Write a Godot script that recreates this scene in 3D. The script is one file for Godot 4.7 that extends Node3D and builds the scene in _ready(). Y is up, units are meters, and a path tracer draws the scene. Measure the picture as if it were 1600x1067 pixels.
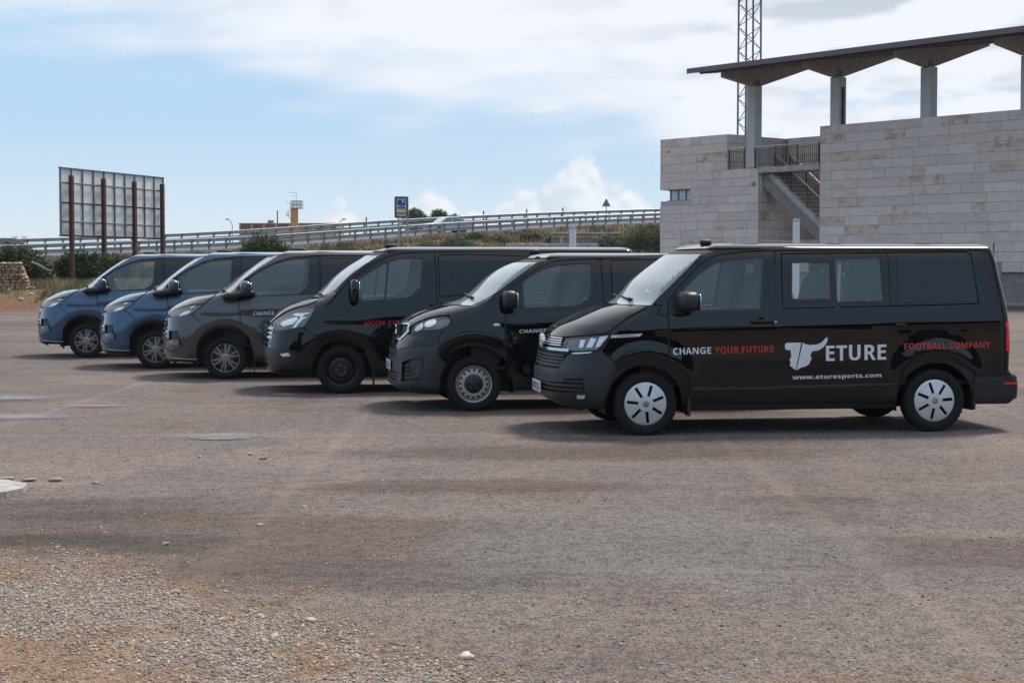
extends Node3D

# ------------------------------------------------------------------ mesh collector
class MB:
	var v := PackedVector3Array()
	var n := PackedVector3Array()
	var uv := PackedVector2Array()
	var col := PackedColorArray()
	var tint := Color(1, 1, 1)
	var use_col := false
	var use_uv := false
	func tri(a: Vector3, b: Vector3, c: Vector3, na: Vector3, nb: Vector3, nc: Vector3) -> void:
		var cr := (b - a).cross(c - a)
		if cr.length_squared() < 1e-14:
			return
		if cr.dot(na + nb + nc) > 0.0:
			v.append_array([a, c, b]); n.append_array([na, nc, nb])
		else:
			v.append_array([a, b, c]); n.append_array([na, nb, nc])
		if use_col:
			col.append_array([tint, tint, tint])
	func ftri(a: Vector3, b: Vector3, c: Vector3, out: Vector3) -> void:
		var cr := (b - a).cross(c - a).normalized()
		if cr.dot(out) < 0.0:
			cr = -cr
		tri(a, b, c, cr, cr, cr)
	func quad(a: Vector3, b: Vector3, c: Vector3, d: Vector3, out: Vector3) -> void:
		ftri(a, b, c, out); ftri(a, c, d, out)
	func box(c: Vector3, s: Vector3, b := Basis()) -> void:
		var h := s * 0.5
		for ax in 3:
			for sg in [-1.0, 1.0]:
				var o := Vector3(); o[ax] = sg
				var u := Vector3(); u[(ax + 1) % 3] = 1.0
				var w := Vector3(); w[(ax + 2) % 3] = 1.0
				var p: Array = []
				for k in [[-1, -1], [1, -1], [1, 1], [-1, 1]]:
					p.append(c + b * ((o + u * k[0] + w * k[1]) * h))
				quad(p[0], p[1], p[2], p[3], b * o)
	# a box whose edges are cut at 45 degrees
	func bbox(c: Vector3, s: Vector3, r: float, b := Basis()) -> void:
		var h := s * 0.5
		r = minf(r, minf(h.x, minf(h.y, h.z)) * 0.9)
		for ax in 3:
			for sg in [-1.0, 1.0]:
				var o := Vector3(); o[ax] = sg * h[ax]
				var i1 := (ax + 1) % 3
				var i2 := (ax + 2) % 3
				var p: Array = []
				for k in [[-1, -1], [1, -1], [1, 1], [-1, 1]]:
					var q := o
					q[i1] = k[0] * (h[i1] - r); q[i2] = k[1] * (h[i2] - r)
					p.append(c + b * q)
				quad(p[0], p[1], p[2], p[3], b * o)
		for ax in 3:
			var i1 := (ax + 1) % 3
			var i2 := (ax + 2) % 3
			for s1 in [-1.0, 1.0]:
				for s2 in [-1.0, 1.0]:
					var p: Array = []
					for e in [-1.0, 1.0]:
						for f in 2:
							var q := Vector3()
							q[ax] = e * (h[ax] - r)
							q[i1] = s1 * (h[i1] - (r if f == 1 else 0.0))
							q[i2] = s2 * (h[i2] - (0.0 if f == 1 else r))
							p.append(c + b * q)
					var out := Vector3(); out[i1] = s1; out[i2] = s2
					quad(p[0], p[1], p[3], p[2], b * out)
		for s0 in [-1.0, 1.0]:
			for s1 in [-1.0, 1.0]:
				for s2 in [-1.0, 1.0]:
					var sv := Vector3(s0, s1, s2)
					var p: Array = []
					for k in 3:
						var q := h - Vector3(r, r, r)
						q[k] = h[k]
						p.append(c + b * (q * sv))
					ftri(p[0], p[1], p[2], b * sv)
	func tube(pts: Array, r: float, sides := 8, caps := true) -> void:
		var rings: Array = []
		var nrm: Array = []
		var last_u := Vector3.ZERO
		for i in pts.size():
			var d: Vector3 = (pts[mini(i + 1, pts.size() - 1)] - pts[maxi(i - 1, 0)]).normalized()
			var u := d.cross(Vector3.UP)
			if u.length() < 0.05:
				u = d.cross(Vector3.RIGHT)
			if last_u != Vector3.ZERO:
				u = last_u - d * last_u.dot(d)
			u = u.normalized(); last_u = u
			var w := d.cross(u)
			var ring: Array = []
			var nn: Array = []
			for k in sides:
				var a := TAU * (k + 0.5) / sides
				nn.append(u * cos(a) + w * sin(a))
				ring.append(pts[i] + nn[k] * r)
			rings.append(ring); nrm.append(nn)
		for i in pts.size() - 1:
			for k in sides:
				var k2 := (k + 1) % sides
				tri(rings[i][k], rings[i][k2], rings[i + 1][k2], nrm[i][k], nrm[i][k2], nrm[i + 1][k2])
				tri(rings[i][k], rings[i + 1][k2], rings[i + 1][k], nrm[i][k], nrm[i + 1][k2], nrm[i + 1][k])
		if caps:
			for e in [0, pts.size() - 1]:
				var out: Vector3 = (pts[0] - pts[1]) if e == 0 else (pts[e] - pts[e - 1])
				for k in sides:
					ftri(pts[e], rings[e][k], rings[e][(k + 1) % sides], out)
	# profile [[radius, z] ...] turned round the z axis of xf
	func lathe(prof: Array, segs := 32, xf := Transform3D(), sharp := 0.75) -> void:
		var nn: Array = []
		for i in prof.size() - 1:
			var d := Vector2(prof[i + 1][0] - prof[i][0], prof[i + 1][1] - prof[i][1]).normalized()
			nn.append(Vector2(-d.y, d.x) if false else Vector2(d.y, -d.x))
		for i in prof.size() - 1:
			var n0: Vector2 = nn[i]
			var n1: Vector2 = nn[i]
			if i > 0 and nn[i].dot(nn[i - 1]) > sharp:
				n0 = (nn[i] + nn[i - 1]).normalized()
			if i < prof.size() - 2 and nn[i].dot(nn[i + 1]) > sharp:
				n1 = (nn[i] + nn[i + 1]).normalized()
			for k in segs:
				var a0 := TAU * k / segs
				var a1 := TAU * (k + 1) / segs
				var p00 := Vector3(cos(a0) * prof[i][0], sin(a0) * prof[i][0], prof[i][1])
				var p01 := Vector3(cos(a1) * prof[i][0], sin(a1) * prof[i][0], prof[i][1])
				var p10 := Vector3(cos(a0) * prof[i + 1][0], sin(a0) * prof[i + 1][0], prof[i + 1][1])
				var p11 := Vector3(cos(a1) * prof[i + 1][0], sin(a1) * prof[i + 1][0], prof[i + 1][1])
				var m00 := Vector3(cos(a0) * n0.x, sin(a0) * n0.x, n0.y)
				var m01 := Vector3(cos(a1) * n0.x, sin(a1) * n0.x, n0.y)
				var m10 := Vector3(cos(a0) * n1.x, sin(a0) * n1.x, n1.y)
				var m11 := Vector3(cos(a1) * n1.x, sin(a1) * n1.x, n1.y)
				tri(xf * p00, xf * p01, xf * p11, xf.basis * m00, xf.basis * m01, xf.basis * m11)
				tri(xf * p00, xf * p11, xf * p10, xf.basis * m00, xf.basis * m11, xf.basis * m10)
	func pw(x: float, k: float) -> float:
		return signf(x) * pow(absf(x), k)
	# superellipsoid
	func blob(c: Vector3, h: Vector3, e := 0.6, b := Basis(), nu := 18, nv := 10) -> void:
		var P: Array = []
		var N: Array = []
		for j in nv + 1:
			var f := PI * (float(j) / nv - 0.5)
			var rp: Array = []
			var rn: Array = []
			for i in nu + 1:
				var t := TAU * i / nu
				var q := Vector3(pw(cos(f), e) * pw(cos(t), e), pw(sin(f), e), pw(cos(f), e) * pw(sin(t), e))
				var m := Vector3(pw(cos(f), 2 - e) * pw(cos(t), 2 - e), pw(sin(f), 2 - e), pw(cos(f), 2 - e) * pw(sin(t), 2 - e))
				rp.append(c + b * (q * h)); rn.append((b * (m / h)).normalized())
			P.append(rp); N.append(rn)
		for j in nv:
			for i in nu:
				tri(P[j][i], P[j][i + 1], P[j + 1][i + 1], N[j][i], N[j][i + 1], N[j + 1][i + 1])
				tri(P[j][i], P[j + 1][i + 1], P[j + 1][i], N[j][i], N[j + 1][i + 1], N[j + 1][i])
	# polygon in the xy plane of xf, from z0 to z1
	func prism(poly: PackedVector2Array, z0: float, z1: float, xf := Transform3D(), back := true) -> void:
		var idx := Geometry2D.triangulate_polygon(poly)
		for k in range(0, idx.size(), 3):
			var a := poly[idx[k]]; var b := poly[idx[k + 1]]; var c := poly[idx[k + 2]]
			ftri(xf * Vector3(a.x, a.y, z1), xf * Vector3(b.x, b.y, z1), xf * Vector3(c.x, c.y, z1), xf.basis.z * signf(z1 - z0))
			if back:
				ftri(xf * Vector3(a.x, a.y, z0), xf * Vector3(b.x, b.y, z0), xf * Vector3(c.x, c.y, z0), -xf.basis.z * signf(z1 - z0))
		var cw := -1.0 if Geometry2D.is_polygon_clockwise(poly) else 1.0
		for i in poly.size():
			var a := poly[i]; var b := poly[(i + 1) % poly.size()]
			var o := Vector2(b.y - a.y, a.x - b.x) * cw
			quad(xf * Vector3(a.x, a.y, z0), xf * Vector3(b.x, b.y, z0), xf * Vector3(b.x, b.y, z1), xf * Vector3(a.x, a.y, z1), xf.basis * Vector3(o.x, o.y, 0))
	func mirrored() -> MB:
		var m := MB.new()
		for i in range(0, v.size(), 3):
			for k in [0, 2, 1]:
				m.v.append(v[i + k] * Vector3(1, 1, -1)); m.n.append(n[i + k] * Vector3(1, 1, -1))
		return m
	func add(o: MB) -> void:
		v.append_array(o.v); n.append_array(o.n)
	func mesh() -> ArrayMesh:
		var a: Array = []
		a.resize(Mesh.ARRAY_MAX)
		a[Mesh.ARRAY_VERTEX] = v; a[Mesh.ARRAY_NORMAL] = n
		if use_col: a[Mesh.ARRAY_COLOR] = col
		if use_uv: a[Mesh.ARRAY_TEX_UV] = uv
		var m := ArrayMesh.new()
		if v.size() > 0:
			m.add_surface_from_arrays(Mesh.PRIMITIVE_TRIANGLES, a)
		return m

# ------------------------------------------------------------------ smooth curve through points
class Prof:
	var x := PackedFloat32Array()
	var y := PackedFloat32Array()
	var m := PackedFloat32Array()
	func _init(pts: Array) -> void:
		for p in pts:
			x.append(p[0]); y.append(p[1])
		var d := PackedFloat32Array()
		for i in x.size() - 1:
			d.append((y[i + 1] - y[i]) / (x[i + 1] - x[i]))
		m.resize(x.size())
		m[0] = d[0]; m[-1] = d[-1]
		for i in range(1, x.size() - 1):
			m[i] = 2.0 / (1.0 / d[i - 1] + 1.0 / d[i]) if d[i - 1] * d[i] > 0.0 else 0.0
	func at(t: float) -> float:
		if t <= x[0]: return y[0]
		if t >= x[-1]: return y[-1]
		var i := 0
		while t >= x[i + 1]: i += 1
		var h := x[i + 1] - x[i]
		var u := (t - x[i]) / h
		var u2 := u * u
		var u3 := u2 * u
		return (2 * u3 - 3 * u2 + 1) * y[i] + (u3 - 2 * u2 + u) * h * m[i] + (3 * u2 - 2 * u3) * y[i + 1] + (u3 - u2) * h * m[i + 1]

# ------------------------------------------------------------------ a van's skin: every height is a plan curve that runs from the nose round the corner, along the side and round the tail
class Body:
	var xf: Prof
	var c: Prof
	var w: Prof
	var xr: Prof
	var ct := 0.15
	var S: Dictionary
	var lat := PackedFloat32Array()
	var dep := PackedFloat32Array()
	var arc := 1.0
	var flares: Array = []
	var creases: Array = []
	var cache := {}
	func _init(spec: Dictionary) -> void:
		S = spec
		xf = Prof.new(spec.xf); c = Prof.new(spec.c); w = Prof.new(spec.W); xr = Prof.new(spec.xr); ct = spec.ct
		var l := PackedFloat32Array()
		var d := PackedFloat32Array()
		var s := PackedFloat32Array()
		for i in 161:
			var a := PI * 0.5 * i / 160.0
			l.append(pow(sin(a), 0.8)); d.append(1.0 - pow(maxf(cos(a), 0.0), 0.8))
			s.append(0.0 if i == 0 else s[i - 1] + Vector2((l[i] - l[i - 1]) * 0.95, (d[i] - d[i - 1]) * 0.5).length())
		arc = s[160]
		var k := 0
		for i in 201:
			var t := arc * i / 200.0
			while k < 159 and s[k + 1] < t: k += 1
			var u := clampf((t - s[k]) / maxf(s[k + 1] - s[k], 1e-9), 0, 1)
			lat.append(lerpf(l[k], l[k + 1], u)); dep.append(lerpf(d[k], d[k + 1], u))
	func look(a: PackedFloat32Array, t: float) -> float:
		var f := clampf(t, 0, 1) * 200.0
		var i := mini(int(f), 199)
		return lerpf(a[i], a[i + 1], f - i)
	func front(y: float) -> float:
		return xf.at(y) + c.at(y) - arc
	func back(y: float) -> float:
		return xr.at(y) - ct + arc
	func pt(q: float, y: float) -> Vector3:
		var a := xf.at(y)
		var cc := c.at(y)
		var ww := w.at(y)
		var b := xr.at(y)
		if q < a + cc:
			var t := 1.0 - (a + cc - q) / arc
			var k := 0.95 * smoothstep(S.cw - 0.12, S.cw + 0.02, y)
			var tt := clampf(t, 0, 1)
			var p := Vector3(a + cc * lerpf(look(dep, t), tt * tt, k), y, ww * lerpf(look(lat, t), tt, k))
			p.z += bulge(p.x, y) * clampf((q - a - cc + 0.3) / 0.3, 0, 1)
			return p
		if q > b - ct:
			var t := 1.0 - (q - b + ct) / arc
			return Vector3(b - ct * look(dep, t), y, ww * look(lat, t))
		return Vector3(q, y, ww + bulge(q, y))
	func bulge(x: float, y: float) -> float:
		var s := 0.0
		for f in flares:   # [x, y, radius, width, height]
			var r: float = Vector2(x - f[0], y - f[1]).length() - f[2]
			if absf(r) < f[3] * 3.0: s += f[4] * exp(-(r / f[3]) * (r / f[3]))
		for k in creases:   # [x0, y0, x1, y1, width above, width below, height]
			var t := clampf((x - k[0]) / (k[2] - k[0]), 0, 1)
			var e: float = y - lerpf(k[1], k[3], t)
			var wd: float = k[4] if e > 0.0 else k[5]
			var fade := smoothstep(k[0] - 0.02, k[0] + 0.25, x)
			if absf(e) < wd * 3.0: s += k[6] * fade * exp(-(e / wd) * (e / wd))
		return s
	func surf(q: float, y: float) -> Array:
		var key := Vector2i(roundi(q * 4000.0), roundi(y * 4000.0))
		if cache.has(key): return cache[key]
		var f := front(y)
		var g := back(y)
		q = clampf(q, f, g)
		var p := pt(q, y)
		var e := 0.004
		var qc := clampf(q, f + e, g - e)
		var n := (pt(qc + e, y) - pt(qc - e, y)).cross(pt(qc, y + e) - pt(qc, y - e)).normalized()
		if absf(p.z) < 0.004: n = Vector3(n.x, n.y, 0).normalized()
		cache[key] = [p, n]
		return cache[key]
	func poly(key: String) -> PackedVector2Array:
		var a: Array = S[key]
		var r := PackedVector2Array()
		for i in range(0, a.size(), 2): r.append(Vector2(a[i], a[i + 1]))
		return r
	# a sheet over the polygon (chart: distance along the plan curve, height), lifted by off; with thick > 0 its rim is closed inwards
	func sheet(pl: PackedVector2Array, holes: Array, off: float, thick := 0.0, stepx := 0.06, stepy := 0.05) -> MB:
		var mb := MB.new()
		var lo := pl[0]
		var hi := pl[0]
		for p in pl:
			lo = lo.min(p); hi = hi.max(p)
		var fmin := 99.0
		var bmax := -99.0
		var yy := lo.y
		while yy <= hi.y + 0.001:
			fmin = minf(fmin, front(yy)); bmax = maxf(bmax, back(yy)); yy += 0.05
		lo.x = maxf(lo.x, fmin - 0.02); hi.x = minf(hi.x, bmax + 0.02)
		var nx := maxi(1, ceili((hi.x - lo.x) / stepx))
		var ny := maxi(1, ceili((hi.y - lo.y) / stepy))
		for j in ny:
			var y0 := lerpf(lo.y, hi.y, float(j) / ny)
			var y1 := lerpf(lo.y, hi.y, float(j + 1) / ny)
			var fm := minf(front(y0), front(y1))
			for i in nx:
				var x0 := lerpf(lo.x, hi.x, float(i) / nx)
				var x1 := lerpf(lo.x, hi.x, float(i + 1) / nx)
				if x1 < fm: continue
				var cell := PackedVector2Array([Vector2(x0, y0), Vector2(x1, y0), Vector2(x1, y1), Vector2(x0, y1)])
				var got: Array = Geometry2D.intersect_polygons(cell, pl)
				for h in holes:
					var left: Array = []
					for g in got: left.append_array(Geometry2D.clip_polygons(g, h))
					got = left
				for g in got:
					var idx := Geometry2D.triangulate_polygon(g)
					for k in range(0, idx.size(), 3):
						var P: Array = []
						for e in 3: P.append(surf(g[idx[k + e]].x, g[idx[k + e]].y))
						mb.tri(P[0][0] + P[0][1] * off, P[1][0] + P[1][1] * off, P[2][0] + P[2][1] * off, P[0][1], P[1][1], P[2][1])
		if thick > 0.0:
			rim(mb, pl, off, thick, 1.0)
			for h in holes: rim(mb, h, off, thick, -1.0)
		return mb
	func rim(mb: MB, pl: PackedVector2Array, off: float, thick: float, way: float) -> void:
		if Geometry2D.is_polygon_clockwise(pl): way = -way
		for i in pl.size():
			var a := pl[i]
			var b := pl[(i + 1) % pl.size()]
			a.x = maxf(a.x, front(a.y) - 0.001); b.x = maxf(b.x, front(b.y) - 0.001)
			a.x = minf(a.x, back(a.y) + 0.001); b.x = minf(b.x, back(b.y) + 0.001)
			if (a.x <= front(a.y) and b.x <= front(b.y)) or (a.x >= back(a.y) and b.x >= back(b.y)): continue
			var k := maxi(1, ceili(a.distance_to(b) / 0.06))
			for s in k:
				var u := a.lerp(b, float(s) / k)
				var w2 := a.lerp(b, float(s + 1) / k)
				var A: Array = surf(u.x, u.y)
				var B: Array = surf(w2.x, w2.y)
				var side: Vector3 = (B[0] - A[0]).cross(A[1]) * way
				mb.quad(A[0] + A[1] * off, B[0] + B[1] * off, B[0] + B[1] * (off - thick), A[0] + A[1] * (off - thick), side)

# ------------------------------------------------------------------ scene helpers
func tag(o: Node, label: String, category := "", group := "", kind := "") -> void:
	if label != "": o.set_meta("label", label)
	if category != "": o.set_meta("category", category)
	if group != "": o.set_meta("group", group)
	if kind != "": o.set_meta("kind", kind)

func unique(called: String) -> String:
	if not has_node(called): return called
	var k := 1
	while has_node("%s_%03d" % [called, k]): k += 1
	return "%s_%03d" % [called, k]

func thing(called: String, label: String, category: String, at := Vector3.ZERO, turn := 0.0, group := "") -> Node3D:
	var o := Node3D.new()
	o.name = unique(called)
	add_child(o)
	o.position = at; o.rotation.y = turn
	tag(o, label, category, group)
	return o

func put(called: String, mesh: Mesh, m: Material, parent: Node, at := Transform3D()) -> MeshInstance3D:
	var o := MeshInstance3D.new()
	o.mesh = mesh
	o.material_override = m
	o.transform = at
	var nm := called
	var k := 0
	while parent.has_node(nm):
		k += 1
		nm = "%s_%03d" % [called, k]
	o.name = nm
	parent.add_child(o)
	return o

func struct(called: String, mesh: Mesh, m: Material, at := Transform3D()) -> MeshInstance3D:
	var o := put(called, mesh, m, self, at)
	o.set_meta("kind", "structure")
	return o

func many(called: String, mesh: Mesh, m: Material, parent: Node, xs: Array, cols: Array) -> MultiMeshInstance3D:
	var mm := MultiMesh.new()
	mm.transform_format = MultiMesh.TRANSFORM_3D
	mm.use_colors = true
	mm.mesh = mesh
	mm.instance_count = xs.size()
	for i in xs.size():
		mm.set_instance_transform(i, xs[i])
		mm.set_instance_color(i, cols[i])
	var o := MultiMeshInstance3D.new()
	o.multimesh = mm
	o.material_override = m
	o.name = called
	parent.add_child(o, true)
	return o

func lin(r: float, g: float, b: float) -> Color:
	return Color(r, g, b).linear_to_srgb()

func mat(c: Color, rough := 0.6, metal := 0.0, coat := 0.0, spec := 0.5) -> StandardMaterial3D:
	var m := StandardMaterial3D.new()
	m.albedo_color = c.linear_to_srgb()
	m.roughness = rough; m.metallic = metal; m.metallic_specular = spec
	if coat > 0.0:
		m.clearcoat_enabled = true; m.clearcoat = coat; m.clearcoat_roughness = 0.04
	return m

func glass(c: Color, alpha: float, rough := 0.02) -> StandardMaterial3D:
	var m := mat(c, rough)
	m.transparency = BaseMaterial3D.TRANSPARENCY_ALPHA
	m.albedo_color.a = alpha
	return m

func noise_tex(size: int, freq: float, type: int, ramp: Array, oct := 3, seed_ := 1, normal := 0.0, cell := -1) -> NoiseTexture2D:
	var f := FastNoiseLite.new()
	f.seed = seed_; f.noise_type = type; f.frequency = freq
	f.fractal_type = FastNoiseLite.FRACTAL_FBM if oct > 1 else FastNoiseLite.FRACTAL_NONE
	f.fractal_octaves = oct
	if cell >= 0: f.cellular_return_type = cell
	var t := NoiseTexture2D.new()
	t.width = size; t.height = size; t.seamless = true; t.noise = f
	if normal > 0.0:
		t.as_normal_map = true; t.bump_strength = normal
	if ramp.size() > 0:
		var g := Gradient.new()
		var offs := PackedFloat32Array()
		var cs := PackedColorArray()
		for r in ramp:
			offs.append(r[0]); cs.append(r[1].linear_to_srgb())
		g.offsets = offs; g.colors = cs
		t.color_ramp = g
	return t

func tri_tex(m: StandardMaterial3D, t: Texture2D, scale: float, world := true) -> StandardMaterial3D:
	m.albedo_texture = t
	m.uv1_triplanar = true; m.uv1_world_triplanar = world
	m.uv1_scale = Vector3(scale, scale, scale)
	return m

# ------------------------------------------------------------------ sky
var fb := FastNoiseLite.new()
var puff := FastNoiseLite.new()

func setup_noise() -> void:
	fb.seed = 11; fb.noise_type = FastNoiseLite.TYPE_SIMPLEX_SMOOTH; fb.frequency = 1.0
	fb.fractal_type = FastNoiseLite.FRACTAL_FBM; fb.fractal_octaves = 5
	puff.seed = 5; puff.noise_type = FastNoiseLite.TYPE_CELLULAR; puff.frequency = 1.0
	puff.cellular_return_type = FastNoiseLite.RETURN_DISTANCE
	puff.fractal_type = FastNoiseLite.FRACTAL_FBM; puff.fractal_octaves = 3; puff.fractal_gain = 0.45

func mixv(a: Vector3, b: Vector3, t: float) -> Vector3:
	return a.lerp(b, clampf(t, 0, 1))

# cloud tower heights (radians above the horizon) round the horizon
func heap(az: float) -> float:
	var h := -0.004 + 0.016 * smoothstep(-0.16, -0.08, az) + 0.022 * maxf(0.0, fb.get_noise_2d(az * 3.1 + 40.0, 2.0)) * smoothstep(0.2, 0.4, absf(az))
	h += 0.05 * exp(-pow((az - 0.040) / 0.017, 2.0)) + 0.036 * exp(-pow((az - 0.070) / 0.02, 2.0))
	h += 0.037 * exp(-pow((az + 0.048) / 0.024, 2.0)) + 0.036 * exp(-pow((az + 0.105) / 0.016, 2.0)) + 0.034 * exp(-pow((az - 0.005) / 0.026, 2.0))
	h += 0.05 * maxf(0.0, sin(az * 2.0 + 1.9)) * smoothstep(0.5, 1.2, absf(az))
	return h

func heap_mass(az: float, el: float) -> float:
	var p := Vector2(az, el * 1.15)
	var d := puff.get_noise_2d(p.x * 42.0, p.y * 42.0)
	return heap(az) - el - 0.017 * (d + 0.6) + 0.004 * fb.get_noise_2d(p.x * 90.0, p.y * 90.0)

func sky_color(az: float, el: float) -> Color:
	var e := maxf(el, 0.0)
	var horizon := Vector3(0.558, 0.651, 0.711)
	var blue := Vector3(0.367, 0.525, 0.693)
	var zen := Vector3(0.28, 0.44, 0.70)
	var c := mixv(horizon, blue, pow(smoothstep(0.0, 0.11, e), 0.8))
	c = mixv(c, zen, smoothstep(0.15, 1.2, e))
	c = mixv(c, Vector3(0.642, 0.693, 0.721), 0.7 * exp(-e / 0.02))
	# high thin layer
	var dir := Vector3(sin(az) * cos(e), sin(e), -cos(az) * cos(e))
	var up := dir / maxf(dir.y + 0.07, 0.02)
	var s1 := fb.get_noise_2d(up.x * 0.55 + 7.0, up.z * 0.16)
	var s2 := fb.get_noise_2d(up.x * 1.6 + 3.0, up.z * 0.5 + 9.0)
	var s3 := fb.get_noise_2d(az * 6.0 + el * 20.0, el * 42.0 - az * 5.0)
	var s4 := fb.get_noise_2d(az * 30.0 + el * 60.0 + 5.0, el * 190.0 - az * 10.0)
	var edge := 0.158 - 0.055 * smoothstep(-0.30, 0.0, az) - 0.085 * smoothstep(0.06, 0.15, az)
	edge = lerpf(edge, 0.5, smoothstep(0.6, 1.6, absf(az)))
	var m := smoothstep(-0.04, 0.03, e - edge + 0.026 * s3 + 0.003 * s4)
	m *= 0.96 - 0.45 * maxf(0.0, s1) * smoothstep(0.2, 0.5, e) - 0.05 * maxf(0.0, -s4) * smoothstep(0.0, 0.1, m)
	m *= 1.0 - 0.45 * smoothstep(0.25, 0.8, e) * smoothstep(-0.2, 0.5, s2)
	var right := smoothstep(0.05, 0.16, az) * (1.0 - smoothstep(1.0, 2.0, az))
	m *= 1.0 - right * 0.55 * smoothstep(0.12, 0.42, s3 + 0.3 * s4) * (1.0 - smoothstep(0.1, 0.14, e))
	var white := Vector3(0.702, 0.721, 0.767)
	var grey := Vector3(0.465, 0.502, 0.572)
	var g := smoothstep(0.0, 0.4, fb.get_noise_2d(az * 9.0 + 31.0, el * 40.0 + 4.0)) * (0.25 + 0.75 * right) * smoothstep(0.05, 0.16, e)
	c = mixv(c, mixv(white, grey, 1.0 * g), m)
	# small wisps under it
	var wz := fb.get_noise_2d(az * 26.0 + 50.0, el * 190.0)
	c = mixv(c, white, 0.7 * smoothstep(0.22, 0.5, wz) * exp(-pow((e - 0.1) / 0.012, 2.0)) * smoothstep(-0.03, 0.04, az))
	# heap clouds above the horizon
	var mass := heap_mass(az, e)
	if mass > -0.006 and e < 0.2:
		var cover := smoothstep(-0.0015, 0.004, mass)
		var lit := clampf((mass - heap_mass(az + 0.002, e + 0.005) - 0.0045) / 0.005, -1, 1) * 0.5 + 0.5
		var deep := smoothstep(0.0, 0.035, mass)
		var cc := mixv(Vector3(0.52, 0.585, 0.66), Vector3(0.76, 0.765, 0.775), lit * (1.0 - 0.3 * deep))
		cc = mixv(cc, Vector3(0.595, 0.660, 0.716), exp(-e / 0.016) * 0.8)
		c = mixv(c, cc, cover * (1.0 - 0.6 * exp(-e / 0.01)) * 0.9)
	c *= 0.915
	return Color(c.x, c.y, c.z)

func make_sky() -> Sky:
	var W := 4096
	var H := 2048
	var im := Image.create(512, 256, false, Image.FORMAT_RGBF)
	for y in 256:
		var el := PI * (0.5 - (y + 0.5) / 256.0)
		for x in 512:
			im.set_pixel(x, y, sky_color(wrapf(TAU * (x + 0.5) / 512.0, -PI, PI), el))
	im.resize(W, H, Image.INTERPOLATE_BILINEAR)
	var y0 := H / 2 - 165
	for y in range(y0, H / 2 + 10):
		var el := PI * (0.5 - (y + 0.5) / H)
		for x in range(-290, 290):
			im.set_pixel(posmod(x, W), y, sky_color(TAU * (x + 0.5) / W, el))
	var pm := PanoramaSkyMaterial.new()
	pm.panorama = ImageTexture.create_from_image(im)
	var s := Sky.new()
	s.sky_material = pm
	return s

# ------------------------------------------------------------------ ground
var ramp_h: Prof
const RAMP_AT := Vector2(-33.5, 130.0)      # x, metres ahead of the camera
const RAMP_ALONG := Vector2(0.8296, 0.5583)
const RAMP_SIDE := Vector2(0.5583, -0.8296) # towards the car park

func ramp_point(s: float, nn: float, h: float) -> Vector3:
	var p := RAMP_AT + RAMP_ALONG * s + RAMP_SIDE * nn
	return Vector3(p.x, h, -p.y)

func ground_h(x: float, d: float) -> float:
	if d < 63.5: return 0.006 * fb.get_noise_2d(x * 0.25, d * 0.25) * smoothstep(0.0, 8.0, d)
	var r := Vector2(x, d) - RAMP_AT
	var s := r.dot(RAMP_ALONG)
	var nn := r.dot(RAMP_SIDE)
	var hb := ramp_h.at(s)
	var h := 0.0
	if nn > -13.0:
		var wd := lerpf(15.0, 40.0, smoothstep(10.0, 38.0, s))
		h = hb * (1.0 - smoothstep(0.3, wd, nn) * 0.35 - 0.65 * clampf((nn - 0.3) / wd, 0, 1)) - 0.15
		if nn > 0.6: h += 0.22 * fb.get_noise_2d(x * 0.3, d * 0.3)
	else:
		h = (hb + 0.4) * (1.0 - smoothstep(-13.0, -30.0, nn)) - 0.3
	var bank := 0.85 * smoothstep(64.0, 71.0, d) * smoothstep(-6.0, -13.0, x)
	bank += 0.16 * fb.get_noise_2d(x * 0.5, d * 0.5) * smoothstep(64.0, 68.0, d) * smoothstep(-2.0, -12.0, x)
	return maxf(maxf(h, 0.0), bank) if x < 9.0 or d > 100.0 else 0.0

# 1 inside the loose gravel by the left corner of the car park
func gravel_at(x: float, d: float) -> float:
	var line := 0.0
	if x < -1.0: line = lerpf(9.75, 7.98, clampf((x + 2.98) / 1.98, 0, 1))
	else: line = lerpf(7.98, 6.3, clampf((x + 1.0) / 1.1, 0, 1))
	return smoothstep(0.55, -0.55, d - line + 0.7 * fb.get_noise_2d(x * 1.1, d * 1.1) + 0.4 * fb.get_noise_2d(x * 3.3, d * 3.3))

func spot(x: float, d: float, cx: float, cd: float, rx: float, rd: float, rough := 0.35) -> float:
	var q := Vector2((x - cx) / rx, (d - cd) / rd).length() + rough * fb.get_noise_2d(x * 1.7 + cx * 9.0, d * 1.7 / maxf(rd / rx, 0.5))
	return smoothstep(1.1, 0.55, q)

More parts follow.
